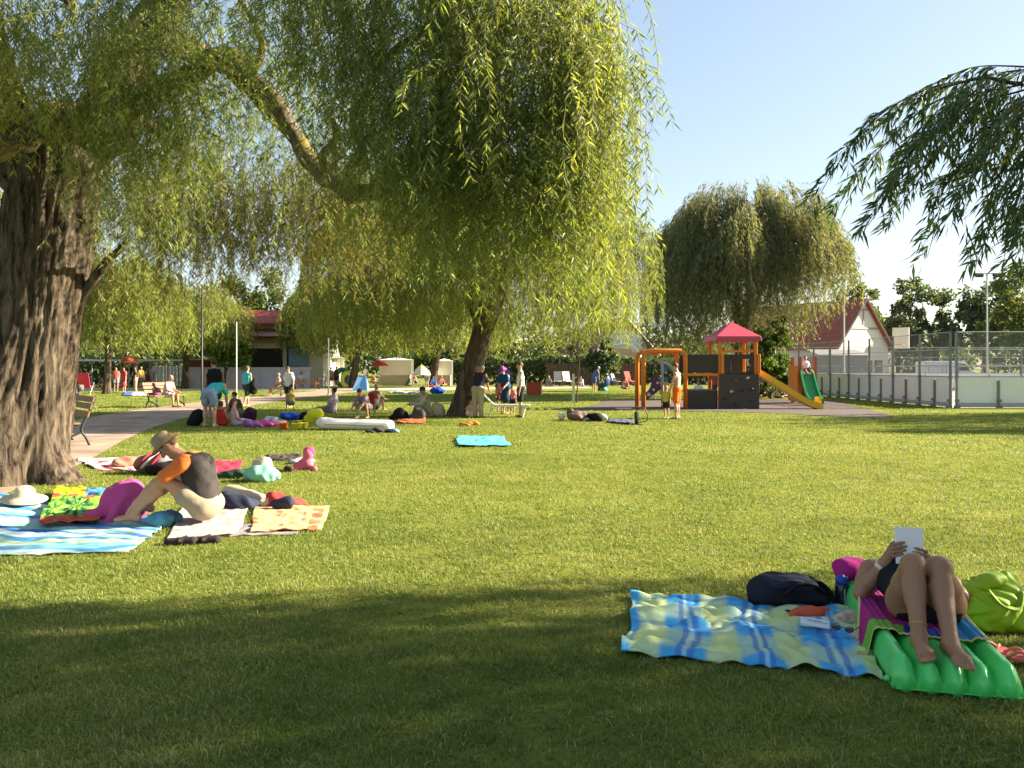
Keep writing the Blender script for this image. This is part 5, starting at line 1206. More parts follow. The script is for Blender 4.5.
    soft('swimsuit', G_, sw, t, .008, .02, [(MATP(1.07, 0, .3), tl)])
    soft('hair', [ell(hc + hd * .03 - lk * .02, (.084, .098, .1), Mh), cap(hc - lk * .07, hc - lk * .10 - hd * .12 - lat * .05, .06, .04)], hair_dk, t, .007, .02, [(hc + lk * .04 + hd * .02, lk * .8 - hd * .5)], wob=.003, wsc=40)
    for sg in (-1, 1): soft('eye', [ell(hc + lk * .082 + hx * sg * .03 + hd * .018, (.013, .008, .008), Mh)], mat('eye_dark', (.03, .02, .015), .2), t, .004, .004)
    wr = hands[0] + unit(el_[0] - hands[0]) * .115; d = unit(el_[0] - hands[0]); b = MB(); b.tube([wr - d * .012, wr + d * .012], [.0335, .0345], 20); b.build('wristband', mat('cream_wristband', (.7, .6, .45), .5), t, smooth=True)
    d = unit(knees[0] - ank[0]); c = ank[0] + d * .055; b = MB(); b.tube([c - d * .004, c + d * .004], .041, 20); b.build('anklet', mat('thin_gold_anklet', (.5, .32, .1), .4, metal=.6), t, smooth=True)
    # the tablet she holds
    tb = thing('tablet', 'white backed tablet held up in both hands by the reclining woman', 'tablet', tuple(tab - u * .1))
    cx_, n_ = tab, unit(-ax * .96 + u * .22)
    up_ = unit(u - n_ * np.dot(u, n_)); rt_ = np.cross(up_, n_)
    V = [cx_ + rt_ * a + up_ * b_ for a, b_ in ((-.075, -.105), (.075, -.105), (.075, .105), (-.075, .105))]
    b = MB(); b.poly([v - n_ * .004 for v in V], .008, n_); b.build('back_cover', mat('white_tablet_back', (.76, .74, .76), .35, .03, 4, 0), tb, bevel=.003)
    b = MB(); b.poly([cx_ + (v - cx_) * .92 - n_ * .0055 for v in V], .001, n_); b.build('screen', mat('tablet_screen', (.05, .05, .055), .1), tb)
woman()

# ---- people in the middle distance
def gp(px, py): return G(px, py)
C = cloth_c
person('woman bending over in a turquoise top and pale denim shorts beside a black rucksack', gp(209, 427), 1.66, yaw=-15, **{**BEND, 'lean': (0, .95, .45)}, top=C('turquoise_top', (.05, .42, .42)), bottom=C('pale_denim', (.24, .30, .42)), hair=hair_dk, sk=skin_l, build=1.1)
person('man in a black sleeveless vest standing behind the bending woman', gp(214, 418), 1.80, yaw=25, aR=((.25, .3, -1), (-.5, .9, .1)), top=C('black_vest', (.015, .015, .018)), topkind='tank', bottom=C('dark_teal_shorts', (.03, .07, .075)), hair=hair_dk, build=1.15, sk=skin)
person('boy in a turquoise vest walking away along the path with a dark bag', gp(247, 407), 1.66, yaw=-25, **walk(.45), top=C('bright_turquoise', (.06, .45, .50)), topkind='tank', bottom=C('dark_board_shorts', (.03, .05, .05)), botkind='long_shorts', hair=hair_md)
person('small child in a red swimsuit with white print sitting on the grass, back turned', gp(222, 426), 1.18, yaw=-10, kid=True, **SIT_LEGS, top=C('red_swimsuit', (.55, .04, .04)), topkind='swim', bottom=C('red_swimsuit', (.55, .04, .04)), botkind='brief', hair=hair_md, sk=skin_l)
person('girl in a pale pink top with a ponytail sitting sideways on the grass', gp(236, 426), 1.30, yaw=-60, kid=True, **SIT_LEGS, top=C('pale_pink_top', (.62, .38, .46)), topkind='tank', bottom=C('lilac_shorts', (.45, .35, .5)), hair=hair_md, hairstyle='tail', sk=skin_l)
person('person with dark hair sitting low behind the girl in pale pink', gp(239, 420), 1.5, yaw=70, **SIT_KNEES, top=C('dark_olive_top', (.06, .06, .04)), bottom=C('dark_shorts', (.03, .03, .035)), hair=hair_dk)
person('boy in a white t-shirt standing with bent head above a crouching child', gp(289, 408), 1.62, yaw=160, head=(0, .5, .9), top=C('white_tee', (.70, .68, .66)), bottom=C('dark_shorts', (.03, .03, .035)), hair=hair_dk, sk=skin)
person('child in an olive yellow shirt crouching before the boy in white', gp(291, 410), 1.25, yaw=20, kid=True, **SQUAT, top=C('olive_yellow', (.30, .25, .06)), bottom=C('grey_shorts', (.12, .12, .12)), hair=hair_dk)
person('woman in lilac sitting on the ground, legs stretched out, hair in a bun', gp(332, 413.5), 1.62, yaw=70, **SIT_LEGS, top=C('lilac_top', (.33, .28, .38)), bottom=C('grey_lilac_leggings', (.22, .19, .23)), botkind='pants', hair=hair_dk, hairstyle='bun')
person('woman with dark hair in a grey-lilac top leaning forward over a child in red', gp(367, 418), 1.60, yaw=160, **{**SQUAT, 'lean': (0, .7, .8)}, top=C('grey_lilac_top', (.24, .20, .26)), bottom=C('pale_shorts', (.45, .38, .34)), hair=hair_dk, sk=skin_l)
person('small child in red standing bent between the adults behind the white board', gp(372, 417), 1.02, yaw=190, kid=True, **{**BEND, 'lean': (0, .7, .8)}, top=C('bright_red_top', (.55, .05, .05)), bottom=C('red_shorts', (.45, .05, .05)), hair=hair_md, sk=skin_l)
person('man in an olive shirt sitting behind the woman and child by the white board', gp(374, 411), 1.75, yaw=-20, **SIT_KNEES, top=C('olive_shirt', (.14, .13, .08)), bottom=C('dark_shorts', (.03, .03, .035)), hair=hair_bl)
person('person in a cream top and dark cap sitting left of the leaning willow', gp(428, 416), 1.68, yaw=120, **SIT_KNEES, top=C('cream_shirt', (.50, .44, .34)), topkind='long', bottom=C('beige_trousers', (.40, .34, .26)), botkind='pants', hat=(C('dark_cap', (.05, .045, .05)), 'cap'))
person('man in a navy polo and beige trousers leaning forward beside the leaning willow', gp(478, 417.5), 1.68, yaw=-25, lean=(0, .3, 1), neckdir=(0, .6, .8), head=(0, .5, .85), top=C('navy_polo', (.03, .028, .05)), bottom=C('beige_trousers', (.44, .37, .28)), botkind='pants', hair=hair_gr, build=1.1, aR=((.1, .3, -1), (0, .6, -1)), aL=((-.1, .3, -1), (0, .6, -1)), shoes=C('tan_shoes', (.3, .2, .1)))
person('woman in a dark blue dress with a purple sun hat leaning over the white lounger', gp(506, 414), 1.62, yaw=150, lean=(0, .35, 1), head=(0, .5, .9), top=C('deep_blue_top', (.02, .07, .20)), bottom=C('deep_blue_skirt', (.02, .05, .13)), botkind='skirt', hat=(C('purple_hat', (.28, .09, .35)), 'brim'), aL=((-.2, .5, -1), (.1, .8, -.5)))
person('child in a dark red shirt standing left of the woman in the purple hat', gp(500, 412), 1.28, yaw=200, kid=True, top=C('dark_red_tee', (.22, .04, .05)), bottom=C('maroon_shorts', (.10, .03, .04)), hair=hair_md)
person('toddler in pink beside the white lounger, in front of the boy in white', gp(512.5, 414), .95, yaw=170, kid=True, top=C('pink_tee', (.6, .2, .22)), bottom=C('dark_shorts', (.03, .03, .035)), hair=hair_dk)
person('teenage boy in a white t-shirt and black shorts at the right of the picnic group', gp(520.5, 417.5), 1.72, yaw=95, top=C('white_tee', (.70, .68, .66)), bottom=C('black_shorts', (.022, .022, .03)), botkind='long_shorts', hair=hair_md, sk=skin_l, shoes=C('black_shoes', (.02, .02, .02)), build=.92)
person('shirtless man in orange swim shorts standing by the orange climbing arch', gp(677, 419), 1.70, yaw=60, top=None, bottom=C('orange_swim_shorts', (.80, .14, .02)), botkind='long_shorts', hair=hair_md, sk=skin_l, head=(0, .35, 1), aL=((-.1, .3, -1), (0, .35, -1)), build=.95)
person('small child in a yellow shirt and dark shorts standing next to the shirtless man', gp(666.5, 418.5), .98, yaw=150, kid=True, top=C('yellow_tee', (.55, .50, .10)), bottom=C('dark_shorts', (.03, .03, .035)), hair=hair_bl, sk=skin_l)
sx, szt = W(807, 374, 33.5)[0], W(807, 374, 33.5)[2]
person('child in white sitting at the top of the green slide', (sx, 33.62, szt), 1.15, yaw=180, kid=True, **{**SIT_LEGS, 'lL': ((-.15, .95, -.15), (-.05, .9, -.4)), 'lR': ((.15, .95, -.15), (.05, .9, -.4))}, top=C('white_tee', (.70, .68, .66)), bottom=C('grey_shorts', (.12, .12, .12)), hair=hair_dk)
# bench sitters and the far crowd
bench_pos = [((-8.72, 15.85), R(-50), None), (gp(163, 407)[:2], R(72), 'wooden path bench with a woman sitting on it, right of the slim willow'), (gp(283, 396)[:2], R(-55), 'far wooden bench on the path, a woman sitting at its left end')]
for i, (xy, rz, lb) in enumerate(bench_pos):
    if i == 0: bench.location = (xy[0], xy[1], .014); bench.rotation_euler = (0, 0, rz)
    else: copy_thing(bench, (xy[0], xy[1], .012), rz, lb)
for o in bpy.data.objects:
    if o.name.startswith('park_bench'): o['group'] = 'slatted benches beside the path'
def on_bench(i, dx, label, **k):
    xy, rz, _ = bench_pos[i]; f = np.array([math.sin(rz), -math.cos(rz)]); r_ = np.array([math.cos(rz), math.sin(rz)])
    p = np.array(xy) + r_ * dx + f * .16
    return person(label, (p[0], p[1], 0.01), yaw=math.degrees(rz) + 180, **{**SIT_SEAT, **k})
on_bench(1, 0, 'woman in a white and rose top sitting on the path bench, leaning forward', H=1.68, top=C('rose_white_top', (.55, .42, .40)), topkind='tank', bottom=C('pale_grey_shorts', (.40, .38, .38)), hair=hair_bl, lean=(0, .3, 1))
on_bench(2, -.3, 'sunlit bare-armed woman sitting on the far bench of the path', H=1.65, top=C('peach_top', (.5, .33, .24)), topkind='tank', bottom=C('tan_shorts', (.4, .28, .2)), hair=hair_bl)
def far(label, px, py, H=1.7, yaw=180, pose=None, top=(.4, .4, .4), bottom=(.05, .05, .06), **k):
    person(label, gp(px, py), H, yaw=yaw, **(pose or {}), top=None if top is None else C('cloth_%02d%02d%02d' % tuple(int(v * 99) for v in top), top), bottom=C('cloth_%02d%02d%02d' % tuple(int(v * 99) for v in bottom), bottom), group='people at the far side of the lawn', **k)
far('woman in a long red dress standing left of the slim willow group', 124, 393, 1.62, 150, None, (.55, .07, .07), (.5, .06, .06), botkind='skirt', hair=hair_md)
far('person in red and white standing at the left end of the far group', 116, 391.5, 1.60, 200, None, (.5, .12, .10), (.3, .3, .35), hair=hair_dk)
far('man in black with tan trousers standing right of the woman in the red dress', 135.5, 392.5, 1.66, 120, None, (.03, .03, .03), (.35, .26, .16), botkind='pants')
far('pale figure in cream standing far behind near the white pergola', 152, 386.5, 1.7, 180, None, (.6, .5, .42), (.5, .42, .36))
far('bare-chested man walking far behind near the white pergola', 148, 386.8, 1.7, 90, walk(.3), None, (.3, .12, .1))
far('man in black shorts and grey shirt sitting far behind right of the pergola kiosk', 186, 388, 1.7, 160, SIT_KNEES, (.2, .2, .22), (.03, .03, .03))
far('tall man in a grey shirt and dark shorts standing by the white stall', 321.5, 386, 1.78, 180, None, (.32, .34, .36), (.06, .07, .09), hat=(C('white_cap', (.6, .58, .55)), 'cap'))
far('man in black close to the tall man in grey at the white stall', 317.5, 386, 1.72, 150, None, (.03, .03, .035), (.05, .05, .06))
far('woman in white sitting far off left of the tall man in grey', 301, 388, 1.65, 200, SIT_SEAT, (.62, .56, .5), (.45, .25, .2))
far('woman in beige standing far off behind the boy in white', 296, 386.5, 1.65, 170, None, (.5, .42, .34), (.3, .2, .16))
far('bather in red trunks standing far off beside the yellow swim ring', 331, 387.5, 1.6, 170, None, (.5, .25, .2), (.4, .08, .06))
far('dark clad person standing left of the yellow swim ring', 336.5, 387, 1.65, 170, None, (.06, .10, .09), (.04, .05, .05))
for i, (px, py, tp, lb) in enumerate([(374, 383.5, (.55, .2, .16), 'seated person in salmon under the red parasol, leftmost there'), (381, 384, (.5, .35, .28), 'seated person in beige under the red parasol'), (388, 384.5, (.6, .12, .12), 'seated person in bright red right of the red parasol pole'), (394, 384, (.62, .5, .48), 'seated person in pale pink right of the red parasol'), (400, 384.5, (.35, .12, .10), 'seated person in dark red near the white market stall'), (407, 383.5, (.5, .3, .24), 'seated bather in tan at the right end of the parasol group')]):
    far(lb, px, py, 1.7, 150 + 25 * i, SIT_CROSS, tp, (.06, .05, .07), hair=(hair_dk, hair_md, hair_bl)[i % 3])
far('seated person in green left of the yellow parasol', 410, 386, 1.7, 120, SIT_CROSS, (.10, .26, .12), (.06, .1, .08))
far('person in a grey hat and beige shirt standing under the yellow parasol', 427, 388, 1.66, 170, None, (.42, .36, .30), (.2, .18, .16), hat=(C('grey_hat', (.30, .28, .28)), 'brim'))
far('person in blue sitting under the yellow parasol at its right side', 433, 387.5, 1.7, 200, SIT_CROSS, (.04, .12, .42), (.3, .06, .06))
far('bare-legged man in blue shorts and white cap bending toward the blue paddling tub', 594, 392, 1.70, -60, dict(lean=(0, .5, 1)), (.10, .14, .30), (.08, .12, .26), hat=(C('white_cap', (.6, .58, .55)), 'cap'))
for i, (px, py, tp, bt_, lb, ps) in enumerate([(763, 396.5, (.12, .05, .10), (.05, .03, .05), 'dark haired woman in plum sitting under the yellow slide', SIT_CROSS), (770, 397, (.45, .26, .26), (.10, .05, .05), 'woman in dusky pink sitting right of the woman in plum', SIT_KNEES), (778, 398, (.15, .28, .06), (.06, .1, .05), 'person in leaf green sitting in the middle of the group behind the slide', SIT_CROSS), (786, 397, (.08, .28, .5), (.06, .14, .3), 'child in sky blue sitting behind the yellow slide', SIT_LEGS), (792, 396, (.22, .16, .36), (.1, .08, .16), 'woman in violet sitting at the right of the group behind the slide', SIT_KNEES)]):
    far(lb, px, py, 1.65, 150 + 20 * i, ps, tp, bt_, hair=hair_dk)
far('person in white sitting behind the bridge gap of the play tower', 698, 399, 1.7, 150, SIT_LEGS, (.55, .56, .58), (.5, .5, .5), botkind='pants')
far('person in dark red standing behind the play tower gap', 714, 399, 1.35, 180, None, (.3, .08, .08), (.08, .07, .07))

for i, (px, py, H, yw, ps, tp, bt_, lb) in enumerate([
    (308, 386.5, 1.62, 120, None, (.55, .30, .26), (.12, .14, .3), 'woman in dusty pink standing left of the man in black near the white stall'),
    (344, 386, 1.5, 200, None, (.1, .3, .34), (.5, .1, .1), 'child in teal and red standing behind the yellow swim ring'),
    (366, 385.2, 1.7, 160, None, (.6, .58, .55), (.16, .2, .3), 'person in white standing just right of the blue beach tent'),
    (384, 381.5, 1.7, 200, None, (.5, .2, .22), (.5, .45, .4), 'standing person in rose behind the seated parasol group'),
    (397, 381.2, 1.72, 170, None, (.62, .6, .57), (.3, .08, .08), 'standing person in white behind the seated parasol group'),
    (416, 384, 1.7, 130, SIT_KNEES, (.5, .16, .1), (.1, .1, .12), 'seated person in brick red left of the yellow parasol pole'),
    (441, 386, 1.66, 210, SIT_CROSS, (.4, .1, .1), (.1, .1, .1), 'seated person in crimson right of the yellow parasol'),
    (448, 384, 1.7, 160, None, (.5, .42, .36), (.2, .2, .25), 'person in sand colour standing before the white canvas stall'),
    (268, 387, 1.68, 180, None, (.45, .36, .28), (.4, .3, .24), 'person in camel standing in front of the terrace wall'),
    (104, 390, 1.6, 160, SIT_KNEES, (.16, .16, .2), (.2, .15, .12), 'person in charcoal sitting right of the red deck chair'),
    (141, 390.5, 1.64, 230, None, (.52, .3, .1), (.1, .12, .1), 'person in ochre standing right of the man with tan trousers'),
    (549, 386.5, 1.66, 170, SIT_CROSS, (.3, .22, .2), (.1, .1, .12), 'seated person in brown before the board fence'),
    (582, 387.5, 1.64, 140, SIT_KNEES, (.42, .40, .42), (.2, .2, .3), 'seated person in pale grey right of the thin sapling'),
    (625, 389, 1.62, 190, SIT_CROSS, (.45, .14, .12), (.1, .1, .12), 'seated person in red left of the orange arch')]):
    far(lb, px, py, H, yw, ps, tp, bt_, hair=(hair_dk, hair_md, hair_bl, hair_gr)[i % 4])
# ================================================================== THINGS ON THE LAWN
def bump2(u, v, cu, cv, r): return np.exp(-(((u - cu) ** 2 + (v - cv) ** 2) / r ** 2))
def mix(a, b, t): return np.array(a) * (1 - t[..., None]) + np.array(b) * t[..., None]
def smooth(x, a, b): t = np.clip((x - a) / (b - a), 0, 1); return t * t * (3 - 2 * t)
# plaid blanket in front
def plaid(u, v):
    c = np.empty(u.shape + (3,)); c[:] = (.06, .36, .66)
    Lb, Yl, Bl, Pa = np.array((.22, .52, .72)), np.array((.60, .66, .22)), np.array((.05, .16, .48)), np.array((.55, .68, .66))
    def band(x, cs, w): return sum(smooth(x, k - w, k - w * .6) * (1 - smooth(x, k + w * .6, k + w)) for k in cs)
    yu = np.clip(band(u, (.10, .40, .70, 1.0), .075), 0, 1); yv = np.clip(band(v, (.22, .72), .15), 0, 1)
    c = c * (1 - .75 * yu[..., None]) + Yl * .75 * yu[..., None]; c = c * (1 - .55 * yv[..., None]) + Yl * .55 * yv[..., None]
    bu = np.clip(band(u, (.235, .285, .535, .585, .835, .885), .014), 0, 1); bv = np.clip(band(v, (.45, .5, .93), .02), 0, 1)
    c = c * (1 - .7 * bu[..., None]) + Bl * .7 * bu[..., None]; c = c * (1 - .45 * bv[..., None]) + Bl * .45 * bv[..., None]
    pu = np.clip(band(u, (.26, .56, .86), .01), 0, 1); c = c * (1 - .5 * pu[..., None]) + Pa * .5 * pu[..., None]
    f = .5 + .5 * vnoise(u, v, 40, 3); return c * (.93 + .14 * f[..., None])
cloth('blanket', 'blue, lime and yellow plaid blanket lying rumpled in the shade', 'blanket', [G(624, 657), G(886, 681), G(848, 612), G(632, 596)], plaid, 190, 120, .065, 4.2, 5, .012, .05)
# striped beach mat at the left
def wave_stripes(u, v):
    ph = v * 15 + .5 * np.sin(u * 9 + 3 * np.sin(v * 5)) + .3 * np.sin(u * 23 + v * 7)
    pal = np.array([(.46, .56, .55), (.06, .24, .50), (.20, .46, .54), (.42, .54, .36), (.10, .33, .56), (.50, .60, .60), (.05, .19, .45), (.30, .52, .48)])
    k = np.floor(ph).astype(int) % 8; k2 = (k + 1) % 8; t = smooth(ph - np.floor(ph), .7, 1.0)
    return pal[k] * (1 - t[..., None]) + pal[k2] * t[..., None]
BM = [G(-120, 570), G(88, 556), G(172, 523), G(-20, 494)]
cloth('beach_mat', 'large beach mat with wavy blue, white and green stripes by the willow trunk', 'mat', [G(-160, 562), G(128, 553), G(172, 523), G(-40, 489)], wave_stripes, 130, 80, .03, 3, 8, .012, .05)
def palm_towel(u, v):
    c = np.empty(u.shape + (3,)); c[:] = (.22, .46, .05)
    top = v > .78; c[top & (u < .55)] = (.78, .52, .02); c[top & (u >= .55)] = (.08, .26, .48)
    red = ((v > .66) & (v < .78) & (np.sin(u * 21) > -.1)) | (v < .12); c[red] = (.58, .10, .05)
    a = np.arctan2((v - .42) * .8, u - .52); r = np.hypot(u - .52, (v - .42) * .8); leaf = (np.cos(a * 9) > .15) & (r < .25) & (r > .03); c[leaf] = (.015, .10, .06)
    a = np.arctan2((v - .3) * .8, u - .15); r = np.hypot(u - .15, (v - .3) * .8); leaf = (np.cos(a * 7) > .2) & (r < .16); c[leaf] = (.03, .16, .05)
    return c
cloth('towel', 'lime towel printed with dark palm leaves, yellow and blue border, lying by the pink heap', 'towel', [G(38, 525, .05), G(100, 523, .05), G(112, 492, .05), G(56, 489, .05)], palm_towel, 90, 60, .05, 6, 12, .012, .03, foot=False)
# pink towel heap
hx, hy = (124 - 512) / FPX * 7.9, 7.9
soft_thing('towel_heap', 'round magenta towel heap in front of the seated man', 'towel', [ell((hx + .0, hy, .16), (.22, .2, .22)), ell((hx + .06, hy + .02, .19), (.17, .18, .2)), ell((hx - .2, hy - .06, .05), (.18, .13, .08)), ell((hx - .28, hy - .12, .03), (.12, .1, .05)), cap((hx - .05, hy - .1, .2), (hx - .22, hy - .16, .04), .05, .04), cap((hx + .05, hy - .16, .16), (hx - .03, hy - .24, .02), .04, .05)], cloth_c('magenta_terry', (.50, .07, .22), .15), .012, .05, wob=.008, wsc=15)
# sun hat on the mat
p = G(24, 506); t = thing('sun_hat', 'pale straw sun hat with wide brim resting on the striped mat', 'hat', (p[0], p[1], .05)); b = MB()
b.lathe((p[0], p[1], .05), [(.03, 0), (.13, .012), (.20, .03), (.225, .022), (.228, .03), (.13, .05), (.105, .08), (.095, .135), (.07, .16), (.02, .165)], 32, (.12, -.1, 1)); b.build('straw', mat('pale_straw', (.55, .42, .28), .85, .12, 30, .4, 120), t, smooth=True)
# mats under the man
cloth('mat', 'grey woven mat under the seated man', 'mat', [G(166, 541), G(236, 537), G(250, 507), G(182, 508)], flat_col((.46, .40, .36), 3, .15), 50, 40, .03, 5, 22, .012, .03)
def peach(u, v):
    c = np.empty(u.shape + (3,)); c[:] = (.64, .40, .20); n = vnoise(u, v, 9, 4)
    red = (u > .78) & (u < .94) & (np.sin(v * 26) > -.3) | ((n > .34) & (u < .7)); c[red] = (.62, .16, .08); return c
cloth('beach_towel', 'peach orange towel with red print on the grass right of the seated man', 'towel', [G(250, 534), G(322, 532), G(329, 508), G(254, 508)], peach, 60, 40, .035, 5, 25, .018, .02)
cloth('mat', 'dark edged grey mat peeping out under the peach towel', 'mat', [G(212, 538), G(296, 535), G(300, 524), G(224, 526)], flat_col((.30, .25, .25), 5, .25), 40, 20, .015, 6, 27, .008, .03)
soft_thing('clothes_pile', 'dark navy clothes piled behind the seated man', 'clothes', [ell(G(238, 503, .06), (.2, .12, .09)), ell(G(226, 500, .07), (.13, .1, .1)), ell(G(247, 505, .04), (.12, .1, .06))], cloth_c('navy_cloth', (.03, .035, .06), .3), .014, .05, wob=.012, wsc=16)
soft_thing('clothes_pile', 'cream towel crumpled on top of the navy clothes', 'towel', [cap(G(230, 492, .07), G(262, 499, .05), .09, .06), ell(G(266, 503, .04), (.1, .09, .06))], cloth_c('cream_terry', (.55, .46, .32), .15), .014, .05, wob=.01, wsc=14)
soft_thing('bag', 'bright red and navy cloth bag at the edge of the peach towel', 'bag', [ell(G(284, 502, .05), (.2, .12, .07)), ell(G(275, 498, .08), (.1, .08, .08)), ell(G(297, 504, .02), (.12, .08, .03))], cloth_c('red_nylon', (.50, .05, .04), .2), .014, .05, wob=.012, wsc=16)
soft_thing('clothes_pile', 'navy cloth stuffed in the red bag', 'clothes', [ell(G(283, 503, .08), (.13, .07, .07))], cloth_c('navy_cloth', (.03, .035, .06), .3), .012, .04, wob=.012, wsc=18)
soft_thing('bag', 'blue and white patterned bag under the bent knees of the seated man', 'bag', [ell(G(160, 520, .07), (.13, .08, .09)), ell(G(172, 518, .06), (.1, .08, .08))], mat('blue_print_cloth', (.07, .20, .30), .8, .9, 14, .3), .012, .04, wob=.008, wsc=18)
for q in ((-.1, 0, 0), (.08, .05, 1)):
    c = G(192, 545); soft_thing('sandal', ('dark sandal lying flat in the grass before the grey mat', 'second dark sandal, tipped against the first before the grey mat')[q[2]], 'sandal', [cap(c + np.array([q[0] - .1, q[1], .02]), c + np.array([q[0] + .1, q[1] + .02, .025]), .038, .045), cap(c + np.array([q[0] + .0, q[1] - .04, .04]), c + np.array([q[0] + .03, q[1] + .05, .06]), .014)], cloth_c('dark_leather', (.04, .03, .028)), .009, .02, group='pair of sandals')
# group behind
def red_white(u, v):
    n = np.sin(u * 19 + 4 * np.sin(v * 7)) + vnoise(u, v, 5, 2); c = np.empty(u.shape + (3,)); c[:] = (.62, .55, .50); c[(n > .35) & (v < .75)] = (.50, .07, .10); return c
cloth('blanket', 'white blanket with red markings lying behind the seated man, near the trunk', 'blanket', [G(96, 471), G(146, 472), G(158, 457), G(76, 460)], red_white, 70, 40, .04, 3, 31, .012, .04)
soft_thing('towel_heap', 'orange and white towel crumpled on the red and white blanket', 'towel', [ell(G(134, 462, .07), (.3, .15, .1)), ell(G(124, 464, .05), (.2, .15, .07))], mat('orange_white_print', (.60, .24, .16), .85, .7, 6, .3), .02, .06, wob=.015, wsc=12)
p = G(150, 474, .0)
rk = thing('backpack', 'grey backpack with red and white stripes slumped on the blanket behind the seated man', 'backpack', (p[0], p[1], 0))
soft('bag_body', [ell(p + np.array([-.06, .1, .13]), (.22, .15, .13)), ell(p + np.array([.10, .1, .15]), (.17, .15, .14))], cloth_c('grey_nylon', (.20, .18, .17), .2), rk, .016, .06, wob=.006, wsc=14, zmin=.004)
for k, (c_, dx) in enumerate((((.48, .05, .08), -.02), ((.62, .6, .58), .06), ((.48, .05, .08), .15))):
    b = MB(); b.tube([p + np.array([dx + .14 * math.sin(a) - .1, .1 - .19 * math.cos(a) * .9, .15 + .16 * math.sin(a)]) for a in np.linspace(-.4, 1.8, 9)], .022, 8); b.build('stripe', cloth_c('strap_%d' % k, c_), rk, smooth=True)
soft_thing('bag', 'flat black bag right of the striped grey backpack', 'bag', [ell(G(166, 469, .08), (.28, .16, .1)), ell(G(172, 468, .08), (.2, .14, .1))], cloth_c('black_nylon', (.012, .012, .014), .3), .018, .05, wob=.008, wsc=14)
cloth('towel', 'red towel spread behind the seated man, folded at its edge', 'towel', [G(200, 476), G(238, 476), G(243, 463), G(204, 462)], flat_col((.55, .04, .08), 6, .15), 50, 30, .05, 4, 35, .02, .03)
soft_thing('clothes_pile', 'dark green clothes at the edge of the red towel', 'clothes', [ell(G(240, 474, .05), (.22, .13, .07)), ell(G(228, 475, .04), (.2, .1, .05))], cloth_c('dark_green_cloth', (.03, .06, .045), .4), .018, .05, wob=.012, wsc=16)
soft_thing('bag', 'mint green plastic bag right of the red towel', 'bag', [ell(G(261, 474, .1), (.2, .15, .12)), ell(G(270, 475, .07), (.15, .12, .09)), ell(G(253, 476, .06), (.12, .12, .08))], cloth_c('mint_plastic', (.22, .50, .40), .12), .018, .05, wob=.014, wsc=18)
soft_thing('clothes_pile', 'cream cloth lying on the mint green bag', 'clothes', [ell(G(262, 464, .16), (.14, .11, .1))], cloth_c('cream_terry', (.55, .46, .32), .15), .016, .05, wob=.014, wsc=18)
cloth('scarf', 'dark scarf trailing across the lawn behind the mint bag', 'scarf', [G(266, 461), G(296, 462), G(303, 456), G(268, 455)], flat_col((.06, .045, .045), 8, .4), 40, 20, .05, 5, 41, .01, .05)
soft_thing('clothes_pile', 'pale shirt dropped at the right end of the dark scarf', 'clothes', [ell(G(303, 461, .03), (.18, .1, .05)), ell(G(296, 462, .03), (.12, .09, .04))], cloth_c('pale_blue_grey', (.5, .48, .5), .2), .016, .05, wob=.012, wsc=18)
c = G(307, 470)
dl = thing('doll', 'bright pink doll sitting on the grass right of the mint bag', 'doll', (c[0], c[1], 0))
soft('body', [ell(c + np.array([0, 0, .1]), (.09, .08, .1)), ell(c + np.array([.02, 0, .24]), (.08, .08, .09)), cap(c + np.array([-.05, -.02, .04]), c + np.array([-.2, -.08, .03]), .04), cap(c + np.array([.05, -.02, .04]), c + np.array([.14, -.1, .03]), .04), cap(c + np.array([-.05, 0, .15]), c + np.array([-.15, -.05, .08]), .03)], cloth_c('doll_pink', (.65, .14, .22)), dl, .012, .03, zmin=.003)
soft('bonnet', [ell(c + np.array([.025, .015, .26]), (.088, .08, .085))], cloth_c('doll_hot_pink', (.62, .05, .16)), dl, .012, .03)
soft_thing('sandal', 'small dark sandals on the grass between the mint bag and the doll', 'sandal', [cap(G(287, 469, .03), G(291, 470, .03), .05, .04)], cloth_c('dark_leather', (.04, .03, .028)), .014, .03)

